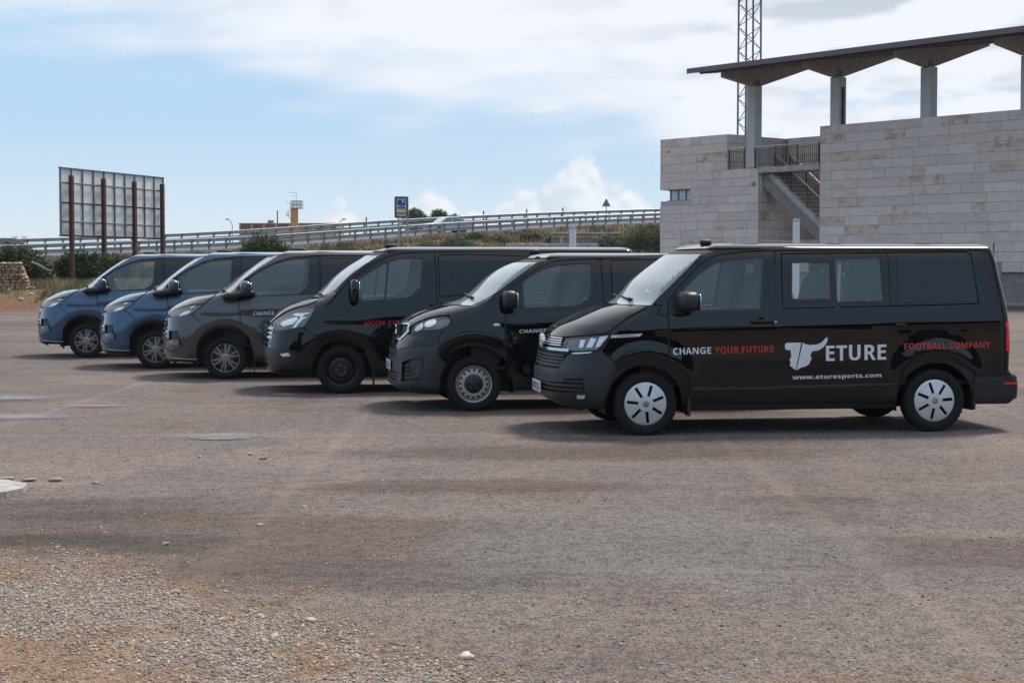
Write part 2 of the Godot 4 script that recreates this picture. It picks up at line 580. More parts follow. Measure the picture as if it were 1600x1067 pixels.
func ground_color(x: float, d: float) -> Color:
	var c := Vector3(0.238, 0.196, 0.184)
	var n1 := fb.get_noise_2d(x * 0.12, d * 0.07 + 3.0)
	var n2 := fb.get_noise_2d(x * 0.5 + 9.0, d * 0.3)
	var n3 := fb.get_noise_2d(x * 2.2, d * 1.6 + 5.0)
	if d < 64.0:
		c *= 1.0 + 0.55 * n1 + 0.3 * n2 + 0.2 * n3
		c = mixv(c, Vector3(0.20, 0.177, 0.172), smoothstep(0.0, 0.5, n2 + 0.25))
		c = mixv(c, Vector3(0.145, 0.11, 0.098), 0.8 * smoothstep(0.1, 0.42, fb.get_noise_2d(x * 0.09 + 20.0, d * 0.23)))
		c = mixv(c, Vector3(0.24, 0.205, 0.185), 0.7 * smoothstep(0.12, 0.4, fb.get_noise_2d(x * 0.16 + 60.0, d * 0.5)))
		# a dark damp band beside the gravel, bare brown streaks, pale dry patches
		c *= 1.0 - 0.5 * spot(x, d, -2.6, 9.95, 1.1, 0.5)
		c *= 1.0 - 0.3 * spot(x, d, -0.7, 8.9, 1.3, 0.6)
		c *= 1.0 - 0.28 * spot(x, d, -3.0, 11.4, 1.6, 0.7)
		c = mixv(c, Vector3(0.12, 0.088, 0.078), 0.75 * spot(x, d, -0.3, 12.6, 1.7, 0.5))
		c = mixv(c, Vector3(0.12, 0.09, 0.08), 0.7 * spot(x, d, 0.6, 14.9, 2.6, 0.7))
		c = mixv(c, Vector3(0.13, 0.095, 0.085), 0.7 * spot(x, d, 2.4, 9.6, 1.6, 0.7))
		c = mixv(c, Vector3(0.16, 0.14, 0.06), 0.5 * spot(x, d, -2.15, 11.0, 0.3, 0.3))
		c = mixv(c, Vector3(0.22, 0.215, 0.215), 0.6 * spot(x, d, 0.9, 9.9, 1.6, 1.5))
		c = mixv(c, Vector3(0.25, 0.24, 0.24), 0.6 * spot(x, d, -2.85, 16.3, 0.6, 0.4))
		var gr := gravel_at(x, d)
		var pale := Vector3(0.33, 0.29, 0.255)
		var soil := Vector3(0.27, 0.165, 0.095)
		var mixed := mixv(pale, soil, smoothstep(-0.1, 0.35, fb.get_noise_2d(x * 0.9 + 4.0, d * 0.9)) * 0.9)
		mixed = mixv(mixed, soil, smoothstep(0.6, 0.1, gravel_at(x, d + 0.35)) * 0.8)
		mixed = mixv(mixed, Vector3(0.30, 0.20, 0.14), smoothstep(7.7, 7.0, d + (x + 2.0) * 0.9))
		c = mixv(c, mixed, gr)
	else:
		c = Vector3(0.21, 0.15, 0.10)
		c *= 1.0 + 0.5 * n2 + 0.3 * n3
		c = mixv(c, Vector3(0.24, 0.12, 0.07), smoothstep(0.0, 0.4, n1 + n2 * 0.6) * smoothstep(70.0, 66.0, d))
		c = mixv(c, Vector3(0.17, 0.15, 0.07), smoothstep(0.0, 0.4, n2) * smoothstep(66.0, 70.0, d))
	return Color(maxf(c.x, 0.02), maxf(c.y, 0.02), maxf(c.z, 0.02))

func lines(list: Array) -> PackedFloat32Array:
	var r := PackedFloat32Array()
	for l in list:
		var k := maxi(1, roundi((l[1] - l[0]) / l[2]))
		for i in k: r.append(lerpf(l[0], l[1], float(i) / k))
	r.append(list[-1][1])
	return r

func make_ground() -> void:
	var xs := lines([[-3000, -400, 650], [-400, -60, 60], [-60, -14, 1.2], [-14, 14, 0.16], [14, 60, 1.2], [60, 400, 60], [400, 3000, 650]])
	var ds := lines([[-3000, -200, 700], [-200, -10, 30], [-10, 5, 1.5], [5, 14, 0.07], [14, 30, 0.16], [30, 63.9, 0.6], [63.9, 64.1, 0.2], [64.1, 76, 0.5], [76, 126, 2.5], [126, 190, 1.0], [190, 400, 15], [400, 3000, 500]])
	var v := PackedVector3Array()
	var uv := PackedVector2Array()
	var cols := PackedColorArray()
	var nr := PackedVector3Array()
	var idx := PackedInt32Array()
	for d in ds:
		for x in xs:
			v.append(Vector3(x, ground_h(x, d), -d))
			uv.append(Vector2(x, -d) / 3.7)
			cols.append(ground_color(x, d))
			var e := 0.4
			if d < 60.0: nr.append(Vector3.UP)
			else: nr.append(Vector3(ground_h(x - e, d) - ground_h(x + e, d), 2 * e, ground_h(x, d + e) - ground_h(x, d - e)).normalized())
	var w := xs.size()
	for j in ds.size() - 1:
		for i in w - 1:
			var a := j * w + i
			idx.append_array([a, a + w, a + w + 1, a, a + w + 1, a + 1])
	var arr: Array = []
	arr.resize(Mesh.ARRAY_MAX)
	arr[Mesh.ARRAY_VERTEX] = v; arr[Mesh.ARRAY_NORMAL] = nr; arr[Mesh.ARRAY_TEX_UV] = uv; arr[Mesh.ARRAY_COLOR] = cols; arr[Mesh.ARRAY_INDEX] = idx
	var m := ArrayMesh.new()
	m.add_surface_from_arrays(Mesh.PRIMITIVE_TRIANGLES, arr)
	var gm := mat(Color(1, 1, 1), 0.88, 0, 0, 0.35)
	gm.vertex_color_use_as_albedo = true
	gm.albedo_texture = noise_tex(2048, 0.17, FastNoiseLite.TYPE_CELLULAR, [[0.0, Color(0.28, 0.28, 0.29)], [0.3, Color(0.62, 0.61, 0.61)], [0.6, Color(0.95, 0.92, 0.9)], [0.85, Color(1, 1, 1)], [1.0, Color(1, 1, 1)]], 1, 3, 0.0, FastNoiseLite.RETURN_CELL_VALUE)
	gm.normal_enabled = true
	gm.normal_texture = noise_tex(2048, 0.13, FastNoiseLite.TYPE_CELLULAR, [], 2, 8, 9.0, FastNoiseLite.RETURN_DISTANCE)
	gm.normal_scale = 1.0
	gm.detail_enabled = true
	gm.detail_blend_mode = BaseMaterial3D.BLEND_MODE_MUL
	gm.detail_albedo = noise_tex(1024, 0.02, FastNoiseLite.TYPE_SIMPLEX, [[0.0, Color(0.62, 0.6, 0.6)], [0.5, Color(0.95, 0.95, 0.95)], [1.0, Color(1, 1, 1)]], 4, 21)
	struct("ground", m, gm)

# stones lying on the ground, too many to count
func pebble_mesh(seed_: int) -> ArrayMesh:
	var mb := MB.new()
	var r := RandomNumberGenerator.new(); r.seed = seed_
	mb.blob(Vector3.ZERO, Vector3(0.5, 0.26, 0.36), 0.9, Basis(), 6, 4)
	for i in mb.v.size():
		var q := mb.v[i].snapped(Vector3.ONE * 0.001)
		mb.v[i] = mb.v[i] * (1.0 + 0.45 * fb.get_noise_3d(q.x * 2.1 + seed_ * 5.0, q.y * 2.1, q.z * 2.1))
	for i in range(0, mb.v.size(), 3):
		var nn := (mb.v[i + 1] - mb.v[i]).cross(mb.v[i + 2] - mb.v[i]).normalized()
		if nn.dot(mb.v[i]) < 0.0: nn = -nn
		for k in 3: mb.n[i + k] = nn
	return mb.mesh()

func make_pebbles() -> void:
	var r := RandomNumberGenerator.new(); r.seed = 77
	var xs: Array = []
	var cols: Array = []
	var tries := 0
	while xs.size() < 42000 and tries < 300000:
		tries += 1
		var d := r.randf_range(6.2, 10.6)
		var x := r.randf_range(-3.6, 0.8)
		var g := gravel_at(x, d)
		if r.randf() > g * g: continue
		if fb.get_noise_2d(x * 0.9 + 4.0, d * 0.9) > 0.1 and r.randf() < 0.55: continue
		if d + (x + 2.0) * 0.9 < 7.2 and r.randf() < 0.75: continue
		var sz := 0.004 + 0.022 * pow(r.randf(), 4.6)
		var k := r.randf_range(0.55, 1.25)
		var warm := r.randf()
		xs.append(Transform3D(Basis.from_euler(Vector3(r.randf_range(-0.3, 0.3), r.randf() * TAU, r.randf_range(-0.3, 0.3))).scaled(Vector3(sz, sz, sz)), Vector3(x, ground_h(x, d) + sz * 0.12, -d)))
		cols.append(Color(0.34 * k, (0.30 - 0.04 * warm) * k, (0.285 - 0.1 * warm) * k))
	many("loose_gravel", pebble_mesh(1), vmat(0.85), self, xs, cols).set_meta("kind", "stuff")
	xs = []; cols = []
	for i in 26000:
		var t := r.randf()
		var d := lerpf(6.0, 30.0, t * t)
		var x := r.randf_range(-0.36, 0.36) * d
		var sz := 0.0035 + 0.02 * pow(r.randf(), 6.0)
		if r.randf() < 0.55 and fb.get_noise_2d(x * 0.6, d * 0.4) < 0.05: continue
		var k := r.randf_range(0.35, 1.6)
		xs.append(Transform3D(Basis.from_euler(Vector3(0, r.randf() * TAU, r.randf_range(-0.3, 0.3))).scaled(Vector3(sz, sz, sz)), Vector3(x, ground_h(x, d) + sz * 0.1, -d)))
		cols.append(Color(0.27 * k, 0.245 * k, 0.23 * k))
	many("scattered_grit", pebble_mesh(2), vmat(0.85), self, xs, cols).set_meta("kind", "stuff")

func vmat(rough: float) -> StandardMaterial3D:
	var m := mat(Color(1, 1, 1), rough, 0, 0, 0.3)
	m.vertex_color_use_as_albedo = true
	return m

func make_stones() -> void:
	# x, ahead, size, brightness, what marks it out
	var list := [
		[-1.72, 8.41, 0.055, 1.0, "rounded cream stone standing up at the edge of the loose gravel"],
		[-0.95, 7.76, 0.05, 1.15, "flat white stone lying where the gravel meets the dark asphalt"],
		[-0.19, 7.01, 0.055, 1.4, "bright white stone alone on the asphalt, lowest of the white stones"],
		[-2.08, 9.92, 0.045, 0.9, "pale stone on the dark damp band above the gravel"],
		[-1.07, 7.41, 0.045, 0.95, "grey white stone among the orange soil below the flat white one"],
		[-1.20, 7.85, 0.035, 0.85, "small tan stone between gravel and asphalt, left of the flat white one"],
		[-3.21, 12.75, 0.05, 0.75, "broken bit of concrete lying right of the pale slab"],
		[-2.33, 14.73, 0.05, 0.9, "light stone on open asphalt in front of the grey van"],
		[-2.17, 14.39, 0.055, 0.35, "dark flat stone lying beside the light stone on the asphalt"],
		[-2.74, 14.53, 0.04, 0.7, "small tan stone left of the dark flat stone on the asphalt"],
		[-1.63, 10.67, 0.04, 0.75, "tan stone on the grey asphalt beyond the damp band"],
		[-1.45, 11.51, 0.035, 0.9, "little pale stone beside the brown streak of bare ground"],
	]
	var r := RandomNumberGenerator.new(); r.seed = 9
	for s in list:
		var mb := MB.new()
		mb.blob(Vector3(0, 0.17, 0), Vector3(0.5, 0.23, 0.34), 0.85, Basis.from_euler(Vector3(0, 0, r.randf_range(-0.25, 0.25))), 14, 8)
		for i in mb.v.size():
			mb.v[i] = mb.v[i] * (1.0 + 0.55 * fb.get_noise_3d(mb.v[i].x * 1.6 + s[0] * 5.0, mb.v[i].y * 1.6, mb.v[i].z * 1.6))
		var m0 := mb.mesh()
		var m := tri_tex(mat(Color(1, 1, 1), 0.8), tex_stone, 3.0)
		m.albedo_color = lin(0.42 * s[3], 0.39 * s[3], 0.36 * s[3])
		var o := put(unique("stone"), m0, m, self, Transform3D(Basis.from_euler(Vector3(r.randf_range(-0.2, 0.2), r.randf() * TAU, r.randf_range(-0.15, 0.15))).scaled(Vector3.ONE * s[2] * 1.15), Vector3(s[0], ground_h(s[0], s[1]) - 0.004, -s[1])))
		tag(o, s[4], "stone", "single stones on the car park")

func ragged(cx: float, cd: float, rx: float, rd: float, seed_: int, amt := 0.3, k := 28) -> PackedVector2Array:
	var p := PackedVector2Array()
	for i in k:
		var a := TAU * i / k
		var s := 1.0 + amt * fb.get_noise_2d(cos(a) * 1.5 + seed_ * 7.0, sin(a) * 1.5)
		p.append(Vector2(cx + cos(a) * rx * s, -cd + sin(a) * rd * s))
	return p

func film(cx: float, cd: float, rx: float, rd: float, seed_: int) -> ArrayMesh:
	var mb := MB.new()
	mb.use_col = true
	var rings: Array = []
	for s in [0.02, 0.4, 0.75, 1.25]: rings.append(ragged(cx, cd, rx * s, rd * s, seed_, 0.5, 40))
	var al := [0.6, 0.5, 0.22, 0.0]
	for k in 3:
		for i in 40:
			var j := (i + 1) % 40
			var P := [[rings[k][i], al[k]], [rings[k][j], al[k]], [rings[k + 1][j], al[k + 1]], [rings[k + 1][i], al[k + 1]]]
			for t in [[0, 1, 2], [0, 2, 3]]:
				var e1: Vector2 = P[t[1]][0] - P[t[0]][0]
				var e2: Vector2 = P[t[2]][0] - P[t[0]][0]
				if e1.cross(e2) < 0.0: t.reverse()
				for q in t:
					mb.v.append(Vector3(P[q][0].x, 0.016, P[q][0].y)); mb.n.append(Vector3.UP)
					mb.col.append(Color(0.2, 0.2, 0.215, P[q][1]))
	return mb.mesh()

func make_ground_details() -> void:
	# pale concrete slab at the left edge
	var mb := MB.new()
	var pl := PackedVector2Array([Vector2(-5.1, -12.85), Vector2(-4.3, -12.8), Vector2(-3.86, -12.66), Vector2(-3.64, -12.42), Vector2(-3.60, -12.18), Vector2(-3.66, -11.98), Vector2(-3.82, -11.82), Vector2(-4.4, -11.74), Vector2(-5.1, -11.72)])
	mb.prism(pl, 0.0, 0.045, Transform3D(Basis(Vector3(1, 0, 0), Vector3(0, 0, 1), Vector3(0, 1, 0)), Vector3(0, 0.0, 0)))
	var o := put("concrete_slab", mb.mesh(), tri_tex(mat(Color(0.9, 0.88, 0.86), 0.85), tex_concrete, 0.8), self)
	tag(o, "pale rounded concrete slab set in the asphalt at the left edge", "slab")
	var r := RandomNumberGenerator.new(); r.seed = 31
	for k in 5:
		var b := MB.new()
		var x := -4.4 + k * 0.21
		b.blob(Vector3(0, 0.006, 0), Vector3(r.randf_range(0.04, 0.1), r.randf_range(0.01, 0.022), r.randf_range(0.02, 0.04)), 0.75, Basis.from_euler(Vector3(0, r.randf_range(-0.4, 0.5), 0.08)), 8, 4)
		var rim := put(unique("broken_kerb"), b.mesh(), tri_tex(mat(Color(0.75, 0.68, 0.62), 0.9), tex_concrete, 1.5), self, Transform3D(Basis(), Vector3(x, 0.006, -12.98 + 0.02 * k)))
		tag(rim, ["chip of old edging at the frame edge behind the pale slab", "second chip of old edging behind the pale slab", "middle chip of old edging behind the pale slab", "chip of old edging behind the slab's rounded corner", "last chip of old edging, just right of the slab's corner"][k], "concrete chip", "broken edging behind the slab")
	# round cover
	var cv := MB.new()
	cv.lathe([[0.0, 0.012], [0.27, 0.012], [0.275, 0.004], [0.285, 0.004], [0.29, 0.012], [0.33, 0.01], [0.335, -0.02]], 36, Transform3D(Basis(Vector3(1, 0, 0), Vector3(0, 0, -1), Vector3(0, 1, 0)), Vector3(-2.85, 0.0, -16.31)))
	tag(put("manhole_cover", cv.mesh(), tri_tex(mat(Color(0.5, 0.45, 0.42), 0.75), tex_concrete, 1.2), self), "round flush manhole cover in the asphalt before the grey van", "manhole cover")
	# damp films, thinning out to nothing at their edges
	var wet := mat(Color(1, 1, 1), 0.27, 0.0, 0.0, 0.5)
	wet.transparency = BaseMaterial3D.TRANSPARENCY_ALPHA
	wet.vertex_color_use_as_albedo = true
	var spots := [
		[-6.4, 21.1, 0.75, 0.42, "long thin puddle film at the left edge, farthest of the damp patches"],
		[-5.0, 19.9, 0.35, 0.22, "small damp film right of the farthest puddle at left"],
		[-5.5, 18.4, 0.8, 0.35, "wide damp film nearest the viewer at the left edge"],
		[-2.85, 16.31, 0.62, 0.3, "damp film round the manhole cover"],
	]
	for i in spots.size():
		var s: Array = spots[i]
		tag(put(unique("puddle"), film(s[0], s[1], s[2], s[3], i + 2), wet, self), s[4], "puddle", "damp films on the car park")

# ------------------------------------------------------------------ shared textures and materials
var tex_stone: NoiseTexture2D
var tex_concrete: NoiseTexture2D
var tex_rust: NoiseTexture2D
var tex_panel: NoiseTexture2D
var M := {}

func make_materials() -> void:
	tex_stone = noise_tex(512, 0.02, FastNoiseLite.TYPE_SIMPLEX_SMOOTH, [[0.0, Color(0.55, 0.5, 0.45)], [0.5, Color(0.85, 0.84, 0.83)], [1.0, Color(1, 1, 1)]], 5, 4)
	tex_concrete = noise_tex(512, 0.015, FastNoiseLite.TYPE_SIMPLEX_SMOOTH, [[0.0, Color(0.22, 0.21, 0.2)], [0.45, Color(0.34, 0.33, 0.32)], [1.0, Color(0.46, 0.455, 0.45)]], 6, 14)
	tex_rust = noise_tex(256, 0.03, FastNoiseLite.TYPE_SIMPLEX_SMOOTH, [[0.0, Color(0.030, 0.014, 0.012)], [0.5, Color(0.055, 0.022, 0.018)], [1.0, Color(0.10, 0.035, 0.024)]], 5, 24)
	tex_panel = noise_tex(256, 0.01, FastNoiseLite.TYPE_SIMPLEX_SMOOTH, [[0.0, Color(0.60, 0.63, 0.66)], [1.0, Color(0.76, 0.78, 0.8)]], 4, 66)
	M.galv = mat(Color(0.30, 0.32, 0.34), 0.5, 0.4)
	M.galv_dark = mat(Color(0.14, 0.15, 0.16), 0.55, 0.4)
	M.rust = tri_tex(mat(Color(1, 1, 1), 0.8), tex_rust, 0.6)
	M.concrete = tri_tex(mat(Color(0.95, 0.95, 0.95), 0.85), tex_concrete, 0.35)
	M.concrete_dark = tri_tex(mat(Color(0.55, 0.53, 0.52), 0.9), tex_concrete, 0.35)
	M.rail_brown = mat(Color(0.045, 0.030, 0.028), 0.5, 0.3)
	M.steel = mat(Color(0.45, 0.46, 0.48), 0.35, 0.8)
	M.black = mat(Color(0.012, 0.012, 0.013), 0.6)
	# stone cladding: plain, and with ochre staining of its own
	M.clad = []
	for k in 7:
		var base: Color = [Color(0.539, 0.481, 0.467), Color(0.567, 0.510, 0.495), Color(0.510, 0.454, 0.443), Color(0.539, 0.475, 0.450), Color(0.584, 0.527, 0.507), Color(0.539, 0.479, 0.446), Color(0.510, 0.444, 0.401)][k]
		var ramp: Array
		if k < 5:
			ramp = [[0.0, base * 0.78], [0.5, base], [1.0, base * 1.08]]
		else:
			ramp = [[0.0, Color(0.33, 0.25, 0.165)], [0.36, Color(0.39, 0.32, 0.24)], [0.48, base], [1.0, base * 1.06]]
		var t := noise_tex(512, 0.012 if k < 5 else 0.01, FastNoiseLite.TYPE_SIMPLEX_SMOOTH, ramp, 5, 40 + k)
		M.clad.append(tri_tex(mat(Color(1, 1, 1), 0.8, 0, 0, 0.3), t, 0.3))
	M.mortar = mat(Color(0.36, 0.335, 0.335), 0.95)

# ------------------------------------------------------------------ stadium building
# local axes: x along the wall towards the camera side, y up, z out of the wall towards the car park
func make_stadium() -> void:
	var ang := atan2(-0.77, 0.64)
	var st := thing("stadium_building", "pale stone clad stadium block with outdoor stair and columned roof at the right", "building", Vector3(15.5, 0, -83.8), ang)
	var r := RandomNumberGenerator.new(); r.seed = 12
	var bases: Array = []
	for k in 5:
		var b := MB.new()
		var L: float = [0.75, 1.2, 1.6, 2.05, 2.5][k]
		b.bbox(Vector3(L * 0.5, 0.225, 0.0), Vector3(L - 0.012, 0.434, 0.08), 0.008)
		bases.append([L, b.mesh()])
	var face := func(parent: Node3D, x0: float, x1: float, y0: float, y1: float, z: float, turn: float, origin: Vector3, gap: Array, stain: float) -> void:
		var rows := roundi((y1 - y0) / 0.45)
		var hgt := (y1 - y0) / rows
		for row in rows:
			var y := y0 + row * hgt
			var x := x0
			while x < x1 - 0.02:
				var p: int = r.randi_range(0, 4)
				var L: float = bases[p][0]
				if x == x0: L = bases[r.randi_range(0, 2)][0]
				if x + L > x1 - 0.5: L = x1 - x
				var cut := false
				if gap.size() == 4 and y + hgt > gap[2] + 0.06 and y < gap[3] - 0.06:
					if x < gap[0] and x + L > gap[0]: L = gap[0] - x
					if x >= gap[0] - 0.001 and x < gap[1] - 0.01:
						x = gap[1]; cut = true
				if cut: continue
				var best := 0
				for q in 5:
					if absf(bases[q][0] - L) < absf(bases[best][0] - L): best = q
				var B := Basis(Vector3.UP, turn)
				var sc := Basis.from_scale(Vector3(L / bases[best][0], hgt / 0.45, 1.0))
				var at := origin + B * Vector3(x, y, z + r.randf_range(-0.008, 0.008))
				var mk: int = r.randi_range(0, 4)
				if r.randf() < stain: mk = r.randi_range(5, 6)
				put("stone_block", bases[best][1], M.clad[mk], parent, Transform3D(B * sc, at))
				x += L
	# right hand wall
	var core := MB.new()
	core.box(Vector3(9.985, 5.14, -0.48), Vector3(20.03, 7.28, 1.0))
	var wr := put("stone_wall", core.mesh(), M.mortar, st)
	face.call(wr, 0.0, 20.0, 1.5, 8.8, 0.0, 0.0, Vector3.ZERO, [], 0.24)
	# its end towards the stair
	face.call(wr, 0.0, 1.0, 1.5, 8.8, 0.0, -PI / 2, Vector3(-0.01, 0, -1.05), [], 0.1)
	# left hand block
	var cl := MB.new()
	cl.box(Vector3(-7.7, 3.44, -2.98), Vector3(7.22, 3.88, 6.0))
	cl.box(Vector3(-6.58, 5.69, -2.98), Vector3(4.96, 0.62, 6.0))
	cl.box(Vector3(-10.0, 5.69, -3.4), Vector3(1.84, 0.62, 5.2))
	cl.box(Vector3(-7.7, 6.4, -2.98), Vector3(7.22, 0.8, 6.0))
	cl.box(Vector3(-8.82, 7.79, -2.98), Vector3(4.98, 1.98, 6.0))
	var wl := put("stone_wall", cl.mesh(), M.mortar, st)
	face.call(wl, -11.35, -4.1, 1.5, 6.9, 0.0, 0.0, Vector3.ZERO, [-11.5, -9.05, 5.36, 6.02], 0.1)
	face.call(wl, -11.35, -6.3, 6.9, 8.8, 0.0, 0.0, Vector3.ZERO, [], 0.28)
	face.call(wl, 0.0, 1.6, 6.9, 8.8, 0.0, PI / 2, Vector3(-6.29, 0, 0.0), [], 0.1)
	face.call(wl, 0.0, 5.8, 1.5, 6.9, 0.0, PI / 2, Vector3(-4.085, 0, -0.05), [], 0.1)
	# slot window
	var wf := MB.new()
	wf.box(Vector3(-9.98, 5.405, -0.3), Vector3(1.84, 0.05, 0.4)); wf.box(Vector3(-9.98, 5.975, -0.3), Vector3(1.84, 0.05, 0.4))
	for x in [-10.86, -10.27, -9.68, -9.1]: wf.box(Vector3(x, 5.69, -0.32), Vector3(0.06, 0.52, 0.1))
	var win := put("window", wf.mesh(), mat(Color(0.16, 0.2, 0.21), 0.5), st)
	for x in [-10.565, -9.975, -9.39]:
		var g := MB.new(); g.box(Vector3(x, 5.69, -0.33), Vector3(0.53, 0.51, 0.02))
		put("pane", g.mesh(), mat(Color(0.34, 0.42, 0.46), 0.08, 0.3), win)
	# concrete plinth
	var pl := MB.new(); pl.box(Vector3(4.3, 0.75, -0.7), Vector3(31.4, 1.5, 1.2))
	put("plinth", pl.mesh(), M.concrete_dark, st)
	# landing wall at the back and side, dark under the stair
	var bw := MB.new(); bw.box(Vector3(-2.1, 5.14, -4.9), Vector3(8.4, 7.3, 0.3))
	var wb := put("stone_wall", bw.mesh(), M.mortar, st)
	face.call(wb, -6.2, 2.0, 1.5, 8.8, -4.72, 0.0, Vector3.ZERO, [], 0.15)
	var ls := MB.new(); ls.bbox(Vector3(-2.05, 6.77, -0.6), Vector3(4.1, 0.3, 1.5), 0.02); ls.box(Vector3(-5.15, 6.84, -2.4), Vector3(2.1, 0.14, 4.7))
	put("landing_slab", ls.mesh(), M.concrete, st)
	var sill := MB.new(); sill.bbox(Vector3(-2.06, 2.3, -0.1), Vector3(4.0, 1.62, 0.3), 0.02)
	put("low_wall", sill.mesh(), tri_tex(mat(Color(0.95, 0.85, 0.78), 0.9), tex_concrete, 0.4), st)
	# stair flight
	var fl := PackedVector2Array()
	for k in 17:
		fl.append(Vector2(-3.3 + k * 0.27, 6.6 - k * 0.215)); fl.append(Vector2(-3.3 + (k + 1) * 0.27, 6.6 - k * 0.215))
	fl.append(Vector2(1.29, 1.8)); fl.append(Vector2(-4.05, 5.97)); fl.append(Vector2(-4.05, 6.6))
	var sm := MB.new(); sm.prism(fl, -1.42, -0.22)
	put("stair_flight", sm.mesh(), M.concrete_dark, st)
	var sb := MB.new(); sb.prism(PackedVector2Array([Vector2(-3.35, 6.62), Vector2(1.25, 2.96), Vector2(1.25, 2.58), Vector2(-3.6, 6.44)]), -0.22, -0.16)
	put("stringer", sb.mesh(), M.concrete, st)
	for k in 16:
		var tr := MB.new(); tr.box(Vector3(-3.3 + (k + 0.5) * 0.27, 6.6 - k * 0.215 + 0.02, -0.82), Vector3(0.26, 0.035, 1.2))
		put("stair_tread", tr.mesh(), mat(Color(0.5, 0.45, 0.4), 0.7), st)
	# railings
	var rail := func(a: Vector3, b: Vector3, posts: int, top_steel: bool) -> void:
		var nb := MB.new(); nb.tube([a + Vector3(0, 1.08, 0), b + Vector3(0, 1.08, 0)], 0.035, 8)
		var rr := put("railing", nb.mesh(), M.steel if top_steel else M.rail_brown, st)
		var lo := MB.new()
		lo.tube([a + Vector3(0, 0.92, 0), b + Vector3(0, 0.92, 0)], 0.014, 6); lo.tube([a + Vector3(0, 0.12, 0), b + Vector3(0, 0.12, 0)], 0.014, 6)
		put("lower_rail", lo.mesh(), M.rail_brown, rr)
		for k in posts:
			var p := a.lerp(b, float(k) / (posts - 1)); var pm := MB.new()
			pm.bbox(p + Vector3(0, 0.53, 0), Vector3(0.07, 1.1, 0.05), 0.01)
			put("post", pm.mesh(), M.rail_brown, rr)
		var nbal := roundi(a.distance_to(b) / 0.125)
		for k in nbal:
			var p := a.lerp(b, (k + 0.5) / nbal); var pm := MB.new()
			pm.box(p + Vector3(0, 0.52, 0), Vector3(0.018, 0.8, 0.018))
			put("baluster", pm.mesh(), M.rail_brown, rr)
	rail.call(Vector3(-6.2, 6.92, 0.02), Vector3(-5.1, 6.92, 0.02), 2, true)
	rail.call(Vector3(-4.35, 6.92, 0.05), Vector3(-0.05, 6.92, 0.05), 4, true)
	rail.call(Vector3(-3.2, 6.55, -0.19), Vector3(1.2, 3.05, -0.19), 5, true)
	rail.call(Vector3(-3.2, 6.55, -1.4), Vector3(1.2, 3.05, -1.4), 5, true)
	# round lamp on the wall
	var lp := MB.new(); lp.lathe([[0.0, 0.1], [0.1, 0.09], [0.13, 0.05], [0.13, 0.0]], 20, Transform3D(Basis(), Vector3(-4.45, 6.1, 0.03)))
	put("wall_lamp", lp.mesh(), mat(Color(0.22, 0.24, 0.25), 0.3), st)
	# columns
	var sx := [-4.72, 0.72, 6.17, 11.62, 17.07]
	for k in 5:
		var b := MB.new()
		var y0: float = 6.9 if k == 0 else 8.7
		if k == 0: b.bbox(Vector3(sx[k], (6.93 + 11.2) * 0.5, -0.30), Vector3(0.58, 4.27, 0.56), 0.02)
		else: b.bbox(Vector3(sx[k], (8.0 + 11.2) * 0.5, -0.45), Vector3(0.58, 3.2, 0.56), 0.02)
		var co := put("column", b.mesh(), tri_tex(mat(Color(0.66, 0.655, 0.64), 0.85), tex_panel, 0.35), st)
		if k == 1:
			var pb := MB.new(); pb.bbox(Vector3(sx[k] + 0.3, 9.6, -0.45), Vector3(0.06, 2.2, 0.2), 0.01)
			put("downpipe", pb.mesh(), M.rust, co)
		# neck and tapered roof beam across the building
		var nk := MB.new(); nk.bbox(Vector3(sx[k], 11.36, -0.35), Vector3(0.34, 0.4, 0.4), 0.02)
		put("column_neck", nk.mesh(), M.rail_brown, st)
		var bm := MB.new()
		var prof := PackedVector2Array([Vector2(-2.2, 11.50), Vector2(-0.1, 11.2), Vector2(0.55, 11.22), Vector2(5.0, 12.58), Vector2(5.0, 12.74), Vector2(-2.2, 11.87)])
		bm.prism(prof, -0.16, 0.16, Transform3D(Basis(Vector3(0, 0, -1), Vector3(0, 1, 0), Vector3(1, 0, 0)), Vector3(sx[k], 0, -0.1)))
		put("roof_beam", bm.mesh(), tri_tex(mat(Color(0.85, 0.74, 0.70), 0.8), tex_concrete, 0.4), st)
	# roof
	var rf := MB.new()
	var rp := PackedVector2Array([Vector2(-3.0, 11.77), Vector2(5.3, 12.79), Vector2(5.3, 12.94), Vector2(-3.0, 12.0)])
	rf.prism(rp, -6.3, 21.0, Transform3D(Basis(Vector3(0, 0, -1), Vector3(0, 1, 0), Vector3(1, 0, 0)), Vector3(0, 0, 0)))
	var roof := put("canopy_roof", rf.mesh(), mat(Color(0.085, 0.068, 0.072), 0.6), st)
	var fa := MB.new(); fa.bbox(Vector3(7.35, 11.885, 3.03), Vector3(27.5, 0.26, 0.06), 0.01)
	put("fascia", fa.mesh(), mat(Color(0.105, 0.085, 0.10), 0.5), roof)
	for k in 14:
		var z := 2.2 - k * 0.55
		var pu := MB.new(); pu.box(Vector3(7.35, 11.78 + (2.97 - z) * 0.1229 - 0.05, z), Vector3(27.2, 0.09, 0.07))
		put("purlin", pu.mesh(), mat(Color(0.07, 0.055, 0.055), 0.6), roof)
	# little floodlight fitting above the landing wall
	var fm := MB.new()
	fm.tube([Vector3(-2.6, 8.8, -4.8), Vector3(-2.6, 9.1, -4.8)], 0.03, 6); fm.bbox(Vector3(-2.75, 9.2, -4.8), Vector3(0.5, 0.16, 0.12), 0.02, Basis(Vector3(0, 0, 1), -0.8))
	put("floodlight", fm.mesh(), M.galv, st)
	# pavement before it
	var pv := MB.new(); pv.bbox(Vector3(5.0, 0.065, 2.6), Vector3(40.0, 0.13, 5.2), 0.02)
